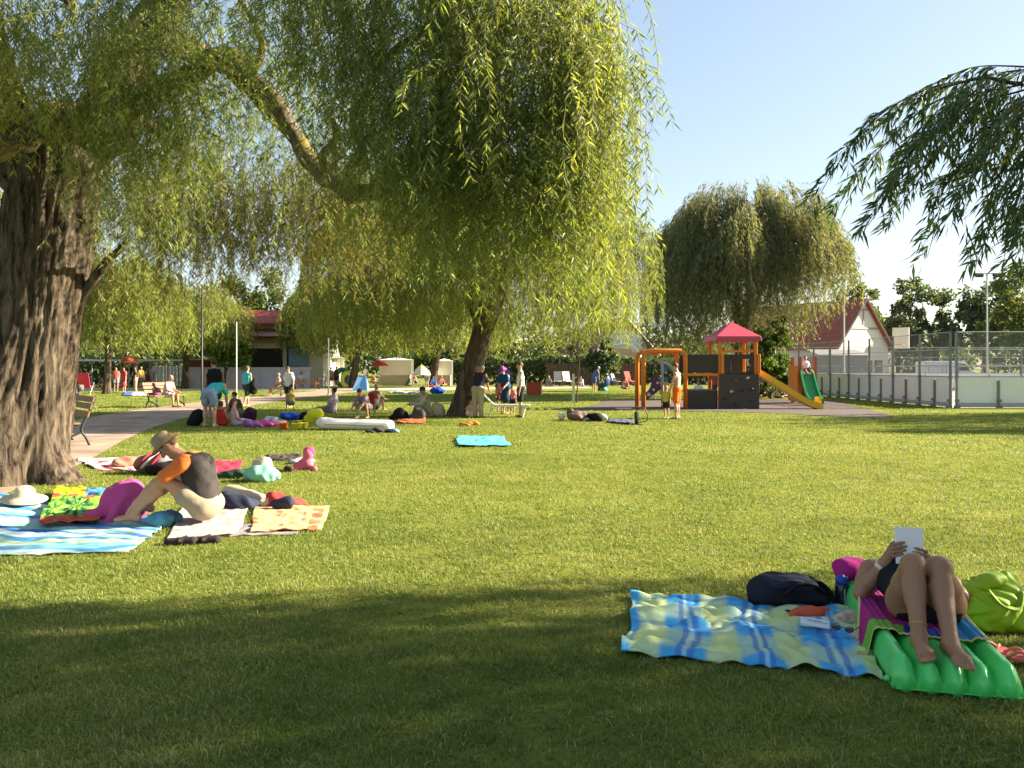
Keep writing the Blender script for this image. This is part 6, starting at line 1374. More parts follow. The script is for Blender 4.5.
# ---- by the reclining woman
MW, ML = .55, 1.72
def mat_h(l, s_):
    q = np.clip(l / MW + .5, 0, 1) * 5; f = np.abs(np.sin(np.pi * q)); e = np.clip(np.minimum(np.minimum(1, (s_ + .02) / .07), (ML - s_) / .05), 0, 1) ** .5
    side = 1 + .18 * (np.abs(l) > MW * .3)
    return e * (.035 + .095 * side * f ** .5) * np.where(s_ > 1.3, 1 + .35 * smooth(s_, 1.3, 1.5), 1.0) * (np.abs(l) <= MW / 2 + 1e-6)
def air_mattress():
    t = thing('air_mattress', 'bright green ribbed air mattress under the reclining woman', 'air mattress', tuple(MATP(.8, 0, 0)))
    nx, ny = 81, 100
    l, s_ = np.meshgrid((np.arange(nx) / (nx - 1) - .5) * MW, np.arange(ny) / (ny - 1) * ML, indexing='ij')
    kq = np.sin(np.pi * ((l / MW + .5) * 5)) ** 2; jj = np.arange(ny)[None, :] * np.ones((nx, 1))
    s2 = s_ - np.where(jj < 4, .035 * kq * (1 - jj / 4), 0) + .004 * np.sin(s_ * 60 + l * 30) * ((jj > 0) & (jj < ny - 1))
    z = .012 + np.maximum(mat_h(l, s_) + .007 * vnoise(l, s_, 9, 3) * np.sin(np.pi * np.clip(s_ / ML, 0, 1)), 0)
    V = o_mat + ax * s2[..., None] + lat * l[..., None] + np.array([0, 0, 1.0]) * z[..., None]
    V = V.reshape(-1, 3); n = len(V); I = np.arange(n).reshape(nx, ny); B = V.copy(); B[:, 2] = .008
    q = np.stack([I[:-1, :-1], I[1:, :-1], I[1:, 1:], I[:-1, 1:]], -1).reshape(-1, 4); Q = [q, q[:, ::-1] + n]
    for e in (I[:, 0], I[-1, :], I[::-1, -1], I[0, ::-1]): Q.append(np.stack([e[:-1], e[:-1] + n, e[1:] + n, e[1:]], 1))
    m = mat('green_vinyl', (.12, .74, .19), .28, .05, 3, .12, 30, spec=.5, transl=.2)
    link('vinyl_tubes', raw_mesh('vinyl_tubes', np.vstack([V, B]), quads=np.concatenate(Q)), m, t)
    b = MB(); v = MATP(.03, -.28, .05); b.tube([v, v + np.array([-.03, -.02, 0])], .012, 10); b.build('valve', m, t, smooth=True)
    b = MB(); b.poly([MATP(-.03, -.26, .02), MATP(-.03, .26, .02), MATP(.02, .26, .02), MATP(.02, -.26, .02)], .004); b.build('weld_seam', m, t)
    FOOT.append(np.array([MATP(0, -.28, 0)[:2], MATP(0, .28, 0)[:2], MATP(ML, .28, 0)[:2], MATP(ML, -.28, 0)[:2]]))
air_mattress()
def mat_top(P):
    rel = P - o_mat; s_ = rel @ ax; l = rel @ lat
    z = np.maximum.reduce([mat_h(np.clip(l + d, -MW / 2, MW / 2), s_) * np.clip((MW / 2 + .035 - np.abs(l)) / .03, 0, 1) for d in (-.03, 0, .03)])
    return .028 + z
def towel_pat(u, v):
    c = np.empty(u.shape + (3,)); c[:] = (.36, .02, .17)
    vio = np.sin(u * 17) > .35; c[vio] = (.28, .025, .165)
    foot_ = u < .14; c[foot_ & (v < .38)] = (.16, .40, .04); c[foot_ & (v >= .38) & (v < .74)] = (.01, .03, .28); c[foot_ & (v >= .74)] = (.03, .24, .44)
    c[(u > .14) & (u < .3) & (v > .78)] = (.03, .24, .44)
    ed = (u < .012) | (v < .018) | (v > .982); c[ed] = (.62, .48, .20); return c
cloth('towel', 'magenta and violet bath towel with blue and lime end, spread over the green air mattress', 'towel', [MATP(.40, -.36, 0), MATP(1.38, -.17, 0), MATP(1.42, .30, 0), MATP(.33, .24, 0)], towel_pat, 140, 120, .012, 7, 51, .008, .02, foot=False, drape=mat_top)
soft_thing('pillow', 'rolled magenta towel serving as a pillow under the head of the reclining woman', 'pillow', [cap(MATP(1.42, -.25, .215), MATP(1.45, .2, .215), .05, .05), ell(MATP(1.47, -.2, .225), (.13, .09, .06)), ell(MATP(1.46, .08, .22), (.14, .1, .06)), ell(MATP(1.38, -.24, .2), (.07, .05, .05))], cloth_c('magenta_towel', (.36, .02, .17), .2), .012, .05, wob=.006, wsc=18, zmin=.16)
# dark rucksack
def rucksack():
    c = G(790, 607); t = thing('backpack', 'black rucksack lying on its back beside the plaid blanket', 'backpack', tuple(c)); d = unit(np.array([1, -.05, 0])); n_ = np.array([.05, 1, 0])
    A = lambda a, b_, z: c + d * a + n_ * b_ + np.array([0, 0, z])
    nyl = cloth_c('black_ripstop', (.016, .018, .028), .3)
    soft('bag_body', [ell(A(-.10, .04, .095), (.15, .13, .105)), ell(A(.03, .05, .10), (.17, .13, .10)), ell(A(.15, .03, .075), (.12, .11, .075)), ell(A(-.18, .02, .07), (.07, .10, .075))], nyl, t, .009, .05, wob=.005, wsc=24, zmin=.004)
    soft('front_pocket', [ell(A(-.02, -.02, .155), (.13, .08, .05)), ell(A(.08, -.02, .14), (.09, .07, .045))], cloth_c('dark_blue_ripstop', (.022, .026, .045), .3), t, .008, .03, wob=.003, wsc=30)
    for o_ in (0, .07):
        b = MB(); b.tube(curve([A(-.08 + o_, -.11 + o_, .10), A(.02 + o_, -.10 + o_, .17), A(.12 + o_, -.08 + o_, .16), A(.24, -.06, .07 + o_ * .4), A(.27, -.05, .02)], 6), .014, 8, flat=(1.7, .6)); b.build('shoulder_strap', cloth_c('strap_black', (.012, .012, .014)), t, smooth=True)
    b = MB(); b.tube(curve([A(-.1, -.11, .03), A(-.05, -.2, .03), A(-.02, -.26, .025)], 5), .011, 6, flat=(1.8, .5)); b.build('waist_strap', cloth_c('blue_strap', (.02, .04, .10)), t, smooth=True)
    b = MB(); b.tube(curve([A(-.15, -.05, .14), A(-.02, -.085, .19), A(.12, -.07, .165)], 6), .004, 5); b.build('zip', mat('grey_zip', (.10, .10, .11), .5), t)
rucksack()
def bottle():
    c = G(842, 608); t = thing('bottle', 'dark blue water bottle with a bright blue lid standing by the rucksack', 'bottle', tuple(c)); z = c
    b = MB(); b.lathe(z, [(.038, 0), (.042, .008), (.042, .06), (.040, .075), (.042, .09), (.042, .145), (.034, .158)], 24); b.build('bottle_body', mat('smoky_blue_plastic', (.018, .024, .045), .2, .2, 20, 0, spec=.5), t, smooth=True)
    b = MB(); b.lathe(z + np.array([0, 0, .156]), [(.038, 0), (.040, .004), (.040, .03), (.032, .042), (.012, .046), (.012, .052), (.004, .053)], 24); b.build('lid', mat('bright_blue_plastic', (.02, .05, .32), .35, .05, 8, 0), t, smooth=True)
    b = MB(); b.tube([z + np.array([.0, -.03, .03 + .1 * k / 8]) + np.array([0, -.0125, 0]) for k in range(9)], .004, 5); b.build('scale_mark', mat('pale_print', (.3, .32, .36), .5), t)
bottle()
def redpouch():
    soft_thing('pouch', 'orange-red pouch lying in front of the black rucksack', 'pouch', [cap(G(795, 614, .03), G(826, 611, .03), .035, .03), ell(G(812, 613, .035), (.08, .05, .035))], cloth_c('orange_red_nylon', (.55, .10, .05)), .009, .03, wob=.004, wsc=30)
    soft_thing('snack_bag', 'crumpled snack wrapper with orange and blue print at the corner of the plaid blanket', 'wrapper', [ell(G(846, 619, .04), (.08, .05, .035)), ell(G(853, 617, .045), (.06, .05, .04)), ell(G(838, 622, .03), (.05, .04, .03))], mat('printed_foil', (.48, .34, .24), .35, .9, 22, .6, 60), .009, .03, wob=.007, wsc=40)
    soft_thing('snack_bag', 'small blue and white wrapper behind the crumpled snack wrapper', 'wrapper', [ell(G(858, 616, .05), (.045, .035, .03)), ell(G(862, 618, .04), (.03, .03, .025))], mat('blue_foil', (.10, .26, .50), .3, .8, 30, .5, 60), .008, .02, wob=.004, wsc=40)
redpouch()
p = G(815, 623.5, .05)
t = thing('booklet', 'white folded booklet lying on the corner of the plaid blanket', 'booklet', tuple(p)); b = MB(); b.box(p + np.array([0, 0, .004]), (.155, .10, .010), R(-20), R(4), R(3)); b.build('pages', mat('white_paper', (.68, .69, .72), .7, .04, 6, 0), t)
b = MB()
for k in range(4): b.box(p + np.array([-.01 + .012 * k, .028 - .017 * k, .0125]), (.10 - .02 * (k % 2), .004, .001), R(-20), R(4), R(3))
b.build('print_lines', mat('pale_blue_ink', (.32, .40, .55), .8), t)
def sunglasses():
    p = G(843, 632, .055); t = thing('sunglasses', 'round dark sunglasses lying on the plaid blanket near its right corner', 'sunglasses', tuple(p)); d = unit(np.array([.62, -.5, 0])); n_ = np.array([.5, .62, 0]) / .8
    for sg in (-1, 1):
        c = p + d * sg * .034 + np.array([0, 0, .02]); b = MB(); b.lathe(c, [(.003, -.002), (.023, -.002), (.024, 0), (.023, .002), (.003, .003)], 20, n_ * -.5 + np.array([0, 0, .8])); l = b.build('lens', mat('dark_lens', (.008, .008, .010), .08, spec=.6), t, smooth=True)
        b = MB(); e = p + d * sg * .062 + np.array([0, 0, .024]); b.tube(curve([e, e + n_ * .07 - np.array([0, 0, .004]), e + n_ * .13 - np.array([0, 0, .02])], 5), .0025, 6); b.build('temple', dark_metal, t)
    b = MB(); b.tube(curve([p - d * .012 + np.array([0, 0, .022]), p + np.array([0, 0, .028]), p + d * .012 + np.array([0, 0, .022])], 4), .0025, 6); b.build('bridge', dark_metal, t)
sunglasses()
def limebag():
    c = G(985, 640); c = np.array([(993 - 512) / FPX * 4.6, 4.6, 0]); t = thing('beach_bag', 'slack lime green beach bag standing right of the air mattress', 'bag', tuple(c)); m = mat('lime_nylon', (.30, .44, .012), .55, .12, 6, .3, 25)
    soft('bag_body', [ell(c + np.array([.02, 0, .12]), (.17, .13, .13)), ell(c + np.array([-.08, -.02, .13]), (.12, .12, .13)), ell(c + np.array([.10, .02, .16]), (.1, .11, .13)), cap(c + np.array([-.12, .02, .23]), c + np.array([.12, .04, .27]), .045, .04), cap(c + np.array([-.13, .0, .10]), c + np.array([.15, -.03, .05]), .09)], m, t, .009, .04, wob=.014, wsc=27, zmin=.004)
    soft('top_flap', [cap(c + np.array([-.18, -.02, .22]), c + np.array([.02, .0, .28]), .035, .045), cap(c + np.array([-.18, -.02, .22]), c + np.array([-.2, -.05, .17]), .04, .03), ell(c + np.array([-.02, -.01, .285]), (.08, .06, .035))], m, t, .008, .03, wob=.006, wsc=26)
    b = MB(); b.tube(curve([c + np.array([-.08, -.09, .25]), c + np.array([-.03, -.135, .18]), c + np.array([.06, -.13, .16]), c + np.array([.11, -.08, .24])], 6), .011, 6, flat=(1.8, .5)); b.build('handle', mat('dark_lime_webbing', (.20, .30, .012), .7), t, smooth=True)
    b = MB(); b.tube(curve([c + np.array([.165, -.06, .26]), c + np.array([.178, -.09, .12]), c + np.array([.16, -.11, .02])], 6), .012, 6, flat=(1.8, .5)); b.build('side_strap', mat('pale_webbing', (.42, .38, .26), .7), t, smooth=True)
limebag()
for k, (px, py, a, lb) in enumerate(((990, 655, .5, 'coral pink flip-flop lying nearest the air mattress'), (1012, 660, -.35, 'second coral pink flip-flop, at the right edge of the lawn scene'))):
    c = G(px, py, .02); d = np.array([math.cos(a), math.sin(a), 0]); n_ = np.array([-d[1], d[0], 0]); t = thing('flip_flop', lb, 'sandal', (c[0], c[1], 0), 0, 'pair of coral flip-flops')
    b = MB(); b.poly([c + d * u_ + n_ * v_ + np.array([0, 0, .006]) for u_, v_ in ((-.125, -.02), (-.11, -.034), (-.02, -.034), (.08, -.05), (.12, -.035), (.13, 0), (.115, .036), (.07, .048), (-.02, .032), (-.11, .034), (-.125, .02))], .018); b.build('sole', mat('coral_foam', (.62, .13, .12), .7, .08), t, bevel=.005)
    for sg in (-1, 1): b = MB(); b.tube(curve([c + d * .07 + np.array([0, 0, .026]), c + d * .03 + n_ * sg * .028 + np.array([0, 0, .055]), c - d * .03 + n_ * sg * .038 + np.array([0, 0, .024])], 5), .008, 6); b.build('strap', mat('coral_strap', (.66, .17, .15), .5), t, smooth=True)

# ---- on the lawn further off
def lumps(name, label, cat, lst, m, res=.03, **k):
    k['wob'] = k.get('wob', .01) * 2.0; k['wsc'] = 9
    if name == 'backpack': lst = [(a, b_, z * .8, tuple(v * .78 for v in r)) for a, b_, z, r in lst]; res = .022
    return soft_thing(name, label, cat, [ell(G(px, py) + np.array([0, 0, z]), r) for px, py, z, r in lst], m, res, .07, **k)
lumps('backpack', 'black rucksack standing in front of the bending woman', 'backpack', [(196, 426, .24, (.24, .18, .26)), (198, 426, .4, (.18, .15, .16)), (191, 426, .12, (.16, .14, .14))], cloth_c('black_nylon', (.012, .012, .014), .3), wob=.01, wsc=10)
lumps('backpack', 'dark plum rucksack standing right of the girl in pale pink', 'backpack', [(250, 423, .22, (.24, .18, .24)), (250, 423, .38, (.2, .15, .16))], cloth_c('plum_nylon', (.045, .018, .035), .5), wob=.01, wsc=10)
lumps('towel_heap', 'hot pink towel bundled beside the plum rucksack', 'towel', [(264, 427, .06, (.28, .16, .1)), (272, 426, .06, (.2, .15, .08))], cloth_c('hot_pink_terry', (.66, .10, .32)), wob=.02, wsc=10)
lumps('towel_heap', 'violet towel bundled left of the hot pink one', 'towel', [(251, 427.5, .07, (.22, .15, .1)), (256, 427.5, .05, (.15, .12, .07))], cloth_c('violet_terry', (.26, .09, .32)), wob=.02, wsc=10)
lumps('towel_heap', 'white towel end lying at the right of the hot pink towel', 'towel', [(277, 424, .05, (.22, .15, .07)), (270, 421, .05, (.2, .2, .08))], cloth_c('white_terry', (.6, .58, .56)), wob=.02, wsc=10)
lumps('bag', 'royal blue bag lying left of the yellow bag', 'bag', [(289, 420, .1, (.26, .18, .13)), (295, 420, .08, (.2, .16, .1))], cloth_c('royal_blue_nylon', (.01, .06, .36)), wob=.012, wsc=10)
lumps('bag', 'neon yellow bag at the end of the white inflatable board', 'bag', [(314, 422, .16, (.22, .2, .2)), (317, 422, .22, (.17, .15, .16)), (310, 422, .1, (.16, .16, .14))], cloth_c('neon_yellow', (.66, .66, .03)), wob=.012, wsc=10)
lumps('bag', 'small black bag between the blue and the yellow bag', 'bag', [(304, 421, .12, (.16, .14, .15))], cloth_c('black_nylon', (.012, .012, .014), .3), wob=.012, wsc=10)
a, c = G(322, 425, .12), G(392, 426, .10)
t = thing('paddle_board', 'long white inflatable board lying on the grass behind the toys', 'inflatable', ((a[0] + c[0]) / 2, a[1], 0)); 
soft('inflatable_body', [cap(a + np.array([.1, .25, .02]), c + np.array([-.1, .25, 0]), .13), cap(a + np.array([.05, -.02, .02]), c + np.array([-.12, -.02, .0]), .13), ell(a + np.array([.02, .12, .05]), (.2, .22, .13))], mat('white_pvc', (.64, .61, .56), .4, .05, 3, .05), t, .03, .1, zmin=.005)
b = MB(); b.tube([a + np.array([.1, -.165, .04]), c + np.array([-.15, -.165, .02])], .018, 6); b.build('grey_seam', mat('grey_strip', (.40, .41, .40), .6), t)
for px, py, col, lb in ((283.5, 429, (.75, .16, .04), 'orange beaker lying on the grass beside the yellow toys'), (297, 429.5, (.72, .60, .04), 'yellow sand mould, left of two'), (303, 429, (.70, .58, .04), 'yellow sand mould, right of two')):
    p = G(px, py); t = thing('sand_toy', lb, 'toy', tuple(p), 0, 'sand toys on the grass'); b = MB(); b.lathe(p, [(.08, 0), (.1, .02), (.12, .14), (.135, .15), (.12, .155), (.1, .06), (.02, .05)], 16); b.build('bucket_body', mat('toy_%d' % int(px), col, .4, .05), t, smooth=True)
    b = MB(); b.tube([p + np.array([.125 * math.cos(q), -.02, .15 + .07 * math.sin(q)]) for q in np.linspace(0, math.pi, 9)], .008, 5); b.build('handle', mat('toy_%d' % int(px), col, .4), t)
cloth('towel', 'orange towel spread in front of the black rucksacks', 'towel', [G(396, 424), G(424, 424), G(426, 419.5), G(398, 419.5)], flat_col((.70, .20, .08), 3), 30, 16, .06, 3, 71, .02, .05)
lumps('backpack', 'black rucksack with pale straps, left of two on the orange towel', 'backpack', [(399, 420, .2, (.24, .2, .24)), (404, 420, .14, (.18, .16, .18)), (394, 420, .1, (.2, .14, .1))], cloth_c('black_nylon', (.012, .012, .014), .3), wob=.012, wsc=10)
lumps('backpack', 'black rucksack with grey mesh, right of two on the orange towel', 'backpack', [(417, 420, .22, (.22, .2, .26)), (421, 420, .16, (.18, .16, .2)), (413, 420, .1, (.2, .16, .12))], mat('black_grey_nylon', (.05, .05, .05), .8, .8, 6, .3), wob=.012, wsc=10)
lumps('backpack', 'cream canvas rucksack leaning at the foot of the leaning willow', 'backpack', [(438, 416, .24, (.24, .2, .26)), (436, 416, .38, (.18, .16, .16)), (442, 416, .12, (.16, .14, .14))], cloth_c('cream_canvas', (.52, .46, .30)), wob=.012, wsc=10)
lumps('clothes_pile', 'dark bundle of clothes with blue cloth on the grass in front of the white board', 'clothes', [(383, 432.5, .03, (.28, .1, .04)), (376, 433, .03, (.2, .1, .03))], cloth_c('dark_bundle', (.05, .045, .05), .4), wob=.02, wsc=12)
lumps('clothes_pile', 'pale blue bundle at the right end of the dark bundle', 'clothes', [(394, 432.5, .05, (.16, .1, .06))], cloth_c('pale_blue_cloth', (.16, .25, .42), .3), wob=.02, wsc=12)
lumps('towel_heap', 'small orange cloth on the lawn between the turquoise towel and the willow', 'cloth', [(470, 425, .04, (.2, .12, .05)), (466, 426, .03, (.15, .1, .04))], cloth_c('orange_cloth', (.62, .22, .05)), wob=.02, wsc=12)
cloth('towel', 'turquoise towel spread alone on the sunny lawn', 'towel', [G(458, 447.5), G(511, 447), G(503, 438), G(456, 437.5)], flat_col((.10, .46, .48), 9, .12), 70, 40, .045, 2.5, 73, .03, .06)
# white lounger / picnic group right of the trunk
def lounger():
    c = G(500, 417.5); t = thing('deck_chair', 'white plastic lounger standing amid the picnic group by the leaning willow', 'lounger', tuple(c)); m = mat('white_garden_plastic', (.66, .65, .61), .4, .05)
    b = MB()
    for k in range(7): b.box(c + np.array([-.1 + k * .16, .2, .36]), (.13, .6, .03))
    b.build('seat_slats', m, t)
    b = MB()
    for k in range(4): b.box(c + np.array([-.24 - k * .11, .2, .42 + k * .11]), (.14, .6, .03), 0, 0, R(45))
    b.build('back_slats', m, t)
    for x in (-.25, .78):
        for y in (-.08, .48): b = MB(); b.tube([c + np.array([x - .1, y, 0]), c + np.array([x, y, .36])], .03, 6); b.build('leg', m, t)
    for y in (-.1, .5): b = MB(); b.box(c + np.array([.3, y, .36]), (1.15, .05, .06)); b.build('side_rail', m, t)
lounger()
p = G(460, 414); 
def camp_chair(label, px, py, col, rz, group=None, sc=1.0):
    c = G(px, py); t = thing('camp_chair', label, 'chair', tuple(c), rz, group); m = cloth_c('canvas_%d' % int(px), col)
    def bx(nm, q, d, rx, mm): b = MB(); b.box(np.array(q) * sc, np.array(d) * sc, 0, rx); b.build(nm, mm, t, world=False)
    bx('seat', (0, 0, .38), (.55, .5, .03), R(6), m); bx('backrest', (0, .33, .72), (.55, .03, .72), R(-18), m)
    for x in (-.28, .28):
        b = MB(); b.tube([np.array((x, -.25, 0)) * sc, np.array((x, .28, .42)) * sc], .016, 6); b.tube([np.array((x, .3, 0)) * sc, np.array((x, -.2, .6)) * sc], .016, 6); b.build('leg_frame', steel, t, world=False)
        b = MB(); b.box(np.array((x, 0, .6)) * sc, (.05, .5, .03)); b.build('armrest', dark_metal, t, world=False)
camp_chair('red canvas deck chair seen from behind near the old willow trunk', 86.5, 394.5, (.55, .05, .09), R(185), None, 1.15)
lumps('bag', 'lime yellow beach bag left of the red deck chair', 'bag', [(66, 395, .38, (.42, .3, .4)), (68, 395, .65, (.3, .25, .25))], cloth_c('lime_yellow', (.42, .46, .05)), .05, wob=.02, wsc=5)
lumps('bag', 'grey folded pushchair bags between the lime bag and the red deck chair', 'bag', [(75, 395, .25, (.35, .25, .25)), (79, 395, .4, (.25, .2, .2))], cloth_c('grey_bags', (.14, .12, .12), .4), .05, wob=.02, wsc=5)
cloth('blanket', 'blue and white picnic blanket of the far group left of the path bench', 'blanket', [G(122, 396), G(150, 396.5), G(152, 393), G(124, 392.5)], lambda u, v: mix((.06, .14, .5), (.6, .62, .68), smooth(u, .3, .4)), 20, 14, .05, 2, 81, .03, .05)
lumps('bag', 'violet and red bag hanging on the back of the path bench', 'bag', [(153, 406, .62, (.24, .2, .28)), (151, 406, .75, (.16, .15, .2))], cloth_c('violet_red_bag', (.24, .06, .16), .5), .04, wob=.02, wsc=6)
# boy's dark bag, carried
lumps('bag', 'dark shoulder bag carried by the boy in the turquoise vest', 'bag', [(253.5, 407, .85, (.16, .16, .26)), (253.5, 407, .65, (.15, .15, .2))], cloth_c('black_nylon', (.012, .012, .014), .3), .03, wob=.01, wsc=8)
# bicycle by the far bench
# parasols
def parasol(label, px, Y, ytop, yrim, wpx, col, col2=None, rim_tilt=0.0):
    c = W(px, ytop, Y); zr = W(px, yrim, Y)[2]; r = wpx / 2 / FPX * Y
    t = thing('parasol', label, 'parasol', (c[0], Y, 0)); b = MB(); seg = 16; V = [(c[0], Y, c[2])]
    for k in range(3):
        f = (k + 1) / 3; V += [(c[0] + r * f * math.cos(q) * (1 if j % 2 == 0 else .97), Y + r * f * math.sin(q), c[2] - (c[2] - zr) * f ** 1.5) for j, q in enumerate(2 * math.pi * j / seg for j in range(seg))]
    F = [(0, 1 + j, 1 + (j + 1) % seg) for j in range(seg)]; ix = [0] * seg
    for k in range(2): F += [(1 + k * seg + j, 1 + (k + 1) * seg + j, 1 + (k + 1) * seg + (j + 1) % seg, 1 + k * seg + (j + 1) % seg) for j in range(seg)]; ix += [1 if col2 else 0] * seg
    b.add(V, F); b.mi = ix; b.build('canopy', [mat('parasol_%d' % px, col, .8, .08, 3, .1, transl=.3)] + ([mat('parasol_%db' % px, col2, .8, .08, 3, .1, transl=.3)] if col2 else []), t)
    b = MB(); b.tube([(c[0], Y, 0), (c[0], Y, c[2] + .05)], .025, 6); b.build('pole', steel, t)
parasol('red parasol over the seated far group behind the slanting willow', 379, 60, 360, 366, 20, (.52, .05, .05))
parasol('yellow and white parasol left of the leaning willow trunk', 421.5, 46, 364.5, 375, 19, (.74, .56, .04), (.62, .56, .44))
parasol('purple parasol behind the boy in the white t-shirt', 505, 44, 367.5, 375, 15, (.26, .10, .36))
parasol('coral red parasol over the far left group beside the slim willow', 129, 55, 356, 363, 21, (.62, .14, .09))
# blue beach tent
X0, Y = cx(361, 53), 53; t = thing('beach_tent', 'light blue beach tent leaning under the slanting willow', 'tent', (X0, Y, 0)); b = MB()
b.add([(X0 - .5, Y - .5, 0), (X0 + .5, Y - .4, 0), (X0 + .45, Y + .7, 0), (X0 - .45, Y + .6, 0), (X0 - .1, Y - .2, 1.05), (X0 + .38, Y - .1, .95), (X0 + .1, Y + .4, .9)], [(0, 1, 5, 4), (1, 2, 5), (2, 6, 5), (4, 5, 6), (2, 3, 6), (3, 0, 4, 6), (3, 2, 1, 0)]); b.build('tent_fabric', mat('light_blue_fabric', (.12, .34, .62), .7, .08), t)
b = MB(); b.tube([(X0 - .5, Y - .52, 0), (X0 - .1, Y - .22, 1.06), (X0 + .38, Y - .12, .97), (X0 + .5, Y - .42, 0)], .015, 5); b.build('tent_pole', steel, t)
c = G(348, 388); t = thing('swim_ring', 'round yellow swim ring leaning upright in front of the green one', 'swim ring', tuple(c)); b = MB(); b.tube([c + np.array([.42 * math.cos(q), .1 * math.sin(q), .62 + .5 * math.sin(q)]) for q in np.linspace(0, 2 * math.pi, 25)], .17, 10); b.build('ring', mat('yellow_vinyl', (.70, .58, .08), .35), t, smooth=True)
b = MB(); b.tube([c + np.array([.42 * math.cos(q), -.12 + .1 * math.sin(q), .62 + .5 * math.sin(q)]) for q in np.linspace(.3, .8, 6)], .10, 8); b.build('grip', mat('white_pvc', (.64, .61, .56), .4), t, smooth=True)
c = G(342, 386.5); t = thing('swim_ring', 'green and teal inflatable leaning behind the yellow swim ring', 'swim ring', tuple(c)); b = MB(); b.tube([c + np.array([.5 * math.cos(q), .1 * math.sin(q), .75 + .62 * math.sin(q)]) for q in np.linspace(0, 2 * math.pi, 25)], .2, 10); b.build('ring', mat('teal_vinyl', (.04, .28, .22), .35), t, smooth=True)
b = MB(); b.tube([c + np.array([.25, -.1, .5]), c + np.array([.3, -.12, 1.3])], .09, 8); b.build('fin', mat('green_vinyl_fin', (.1, .4, .1), .35), t, smooth=True)
lumps('towel_heap', 'grey and white towels laid in a row on the far lawn', 'towel', [(397, 393.5, .06, (.5, .3, .1)), (409, 393.8, .05, (.7, .3, .08)), (419, 394, .06, (.5, .3, .1))], cloth_c('grey_white_terry', (.45, .46, .48), .3), .05, wob=.02, wsc=6)
lumps('bag', 'royal blue cool bag on the far lawn right of the yellow parasol', 'bag', [(436, 394, .2, (.36, .3, .22)), (440, 394, .15, (.25, .25, .18))], cloth_c('royal_blue_nylon', (.01, .06, .36)), .05, wob=.02, wsc=6)
# red windbreak/box
X0, Y = cx(534, 44), 44; t = thing('windbreak', 'red canvas windbreak standing right of the teenage boy', 'windbreak', (X0, Y, 0)); b = MB(); b.box((X0, Y, .36), (.8, .04, .7)); b.box((X0 - .4, Y + .3, .36), (.04, .6, .7)); b.build('canvas', cloth_c('rust_red_canvas', (.42, .08, .03)), t)
b = MB()
for x in (-.42, .42): b.tube([(X0 + x, Y - .03, 0), (X0 + x, Y - .03, .8)], .03, 6)
b.build('stick', mat('pale_stake', (.62, .56, .44), .8), t)
# ball, bags and pump in front of the playground
p = G(561.5, 420); t = thing('ball', 'white ball lying on the lawn left of the bags by the playground', 'ball', tuple(p)); b = MB(); b.ball(p + np.array([0, 0, .11]), .11, 20); bo = b.build('ball_skin', mat('white_ball', (.72, .70, .66), .45, .04), t, smooth=True)
b = MB(); b.tube([p + np.array([.111 * math.cos(q), .111 * math.sin(q), .11]) for q in np.linspace(0, 2 * math.pi, 25)], .004, 5); b.build('seam', mat('grey_seam', (.4, .4, .4), .6), bo)
lumps('bag', 'brown and grey patterned bag right of the white ball', 'bag', [(574, 421, .14, (.22, .18, .16)), (580, 421, .12, (.2, .16, .14)), (571, 420, .16, (.12, .12, .14))], mat('brown_grey_print', (.14, .09, .08), .8, .8, 6, .4), wob=.015, wsc=10)
lumps('clothes_pile', 'pale towel between the two bags by the playground', 'clothes', [(586, 421, .05, (.2, .14, .07))], cloth_c('pale_beige', (.45, .38, .32), .2), wob=.02, wsc=10)
lumps('bag', 'black bag right of the pale towel by the playground', 'bag', [(594, 421, .12, (.22, .16, .13)), (598, 421.5, .1, (.18, .14, .11))], cloth_c('black_nylon', (.012, .012, .014), .3), wob=.012, wsc=10)
lumps('clothes_pile', 'white crumpled shirt at the right end of the black bag', 'clothes', [(603, 421.5, .1, (.12, .12, .11))], cloth_c('white_terry', (.6, .58, .56)), wob=.015, wsc=10)
cloth('mat', 'dark grey-blue mat rolled out beside the black hand pump', 'mat', [G(608, 423.5), G(634, 425), G(634, 421.5), G(610, 420.5)], flat_col((.10, .11, .16), 4, .3), 30, 14, .05, 3, 91, .04, .04)
p = G(636.5, 425); t = thing('air_pump', 'black upright hand pump with looping hose, in front of the orange arch', 'pump', tuple(p)); b = MB(); b.tube([p, p + np.array([0, 0, .34])], .055, 14); b.build('cylinder', dark_metal, t, smooth=True)
b = MB(); b.tube([p + np.array([0, 0, .34]), p + np.array([0, 0, .44])], .015, 8); b.tube([p + np.array([-.13, 0, .45]), p + np.array([.13, 0, .45])], .022, 8); b.build('handle', dark_metal, t)
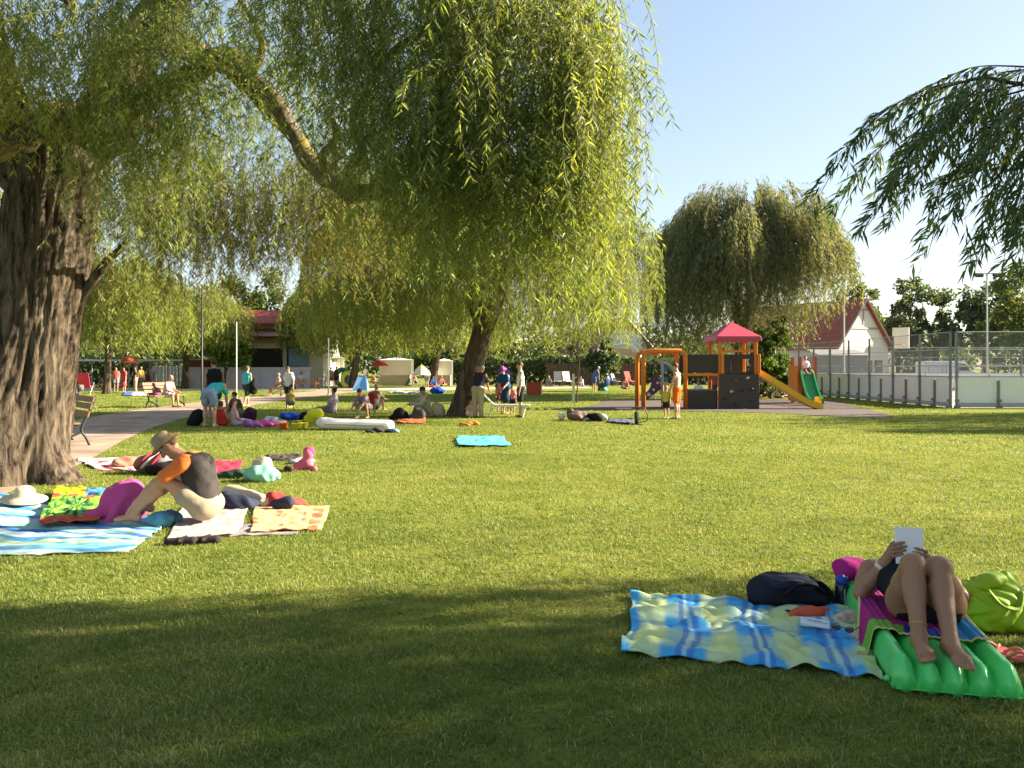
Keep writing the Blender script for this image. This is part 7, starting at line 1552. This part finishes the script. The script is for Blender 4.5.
b = MB(); b.tube(curve([p + np.array([0, 0, .40]), p + np.array([.16, 0, .46]), p + np.array([.28, 0, .32]), p + np.array([.26, -.02, .12]), p + np.array([.06, -.02, .06])], 6), .014, 6); b.build('hose', dark_metal, t, smooth=True)
b = MB(); b.box(p + np.array([0, 0, .015]), (.26, .14, .03)); b.build('foot_plate', dark_metal, t)
# blue tub and far furniture
c = G(603, 391); t = thing('paddling_tub', 'round blue tub standing on a turquoise foot on the far lawn', 'tub', tuple(c)); b = MB(); b.lathe(c + np.array([0, 0, .25]), [(.2, 0), (.42, .15), (.5, .5), (.42, .85), (.2, 1.0), (.05, 1.02)], 20); b.build('tub_shell', mat('navy_blue_plastic', (.03, .07, .20), .45), t, smooth=True)
b = MB(); b.lathe(c, [(.3, 0), (.34, .05), (.22, .22), (.2, .3)], 16); b.build('foot', mat('turquoise_plastic', (.03, .28, .27), .5), t, smooth=True)
for k, (px, col, lb) in enumerate(((558, (.48, .46, .44), 'white plastic chair before the brown fence, left of two'), (568, (.50, .49, .46), 'white plastic chair before the brown fence, right of two'), (631, (.40, .08, .06), 'faded red chair before the dark hedge left of the orange arch'), (617, (.34, .31, .28), 'grey chair left of the faded red one'))):
    camp_chair(lb, px, 386.5, col, R(20 * k), 'chairs at the far edge of the lawn', 1.15)
# long wooden table with benches near the white stall
X0, Y = cx(305, 56), 56; t = thing('picnic_table', 'reddish wooden picnic table with benches left of the tall man in grey', 'table', (X0, Y, 0)); wd = mat('reddish_wood', (.32, .14, .10), .8, .25, 4)
b = MB(); b.box((X0, Y, .74), (2.2, .8, .05)); b.build('table_top', wd, t)
for y in (-.65, .65): b = MB(); b.box((X0, Y + y, .45), (2.2, .3, .05)); b.build('bench_plank', wd, t)
for x in (-.85, .85): b = MB(); b.tube([(X0 + x, Y - .7, 0), (X0 + x, Y - .25, .72)], .05, 5); b.tube([(X0 + x, Y + .7, 0), (X0 + x, Y + .25, .72)], .05, 5); b.box((X0 + x, Y, .40), (.06, 1.4, .08)); b.build('trestle', wd, t)
make_grass()
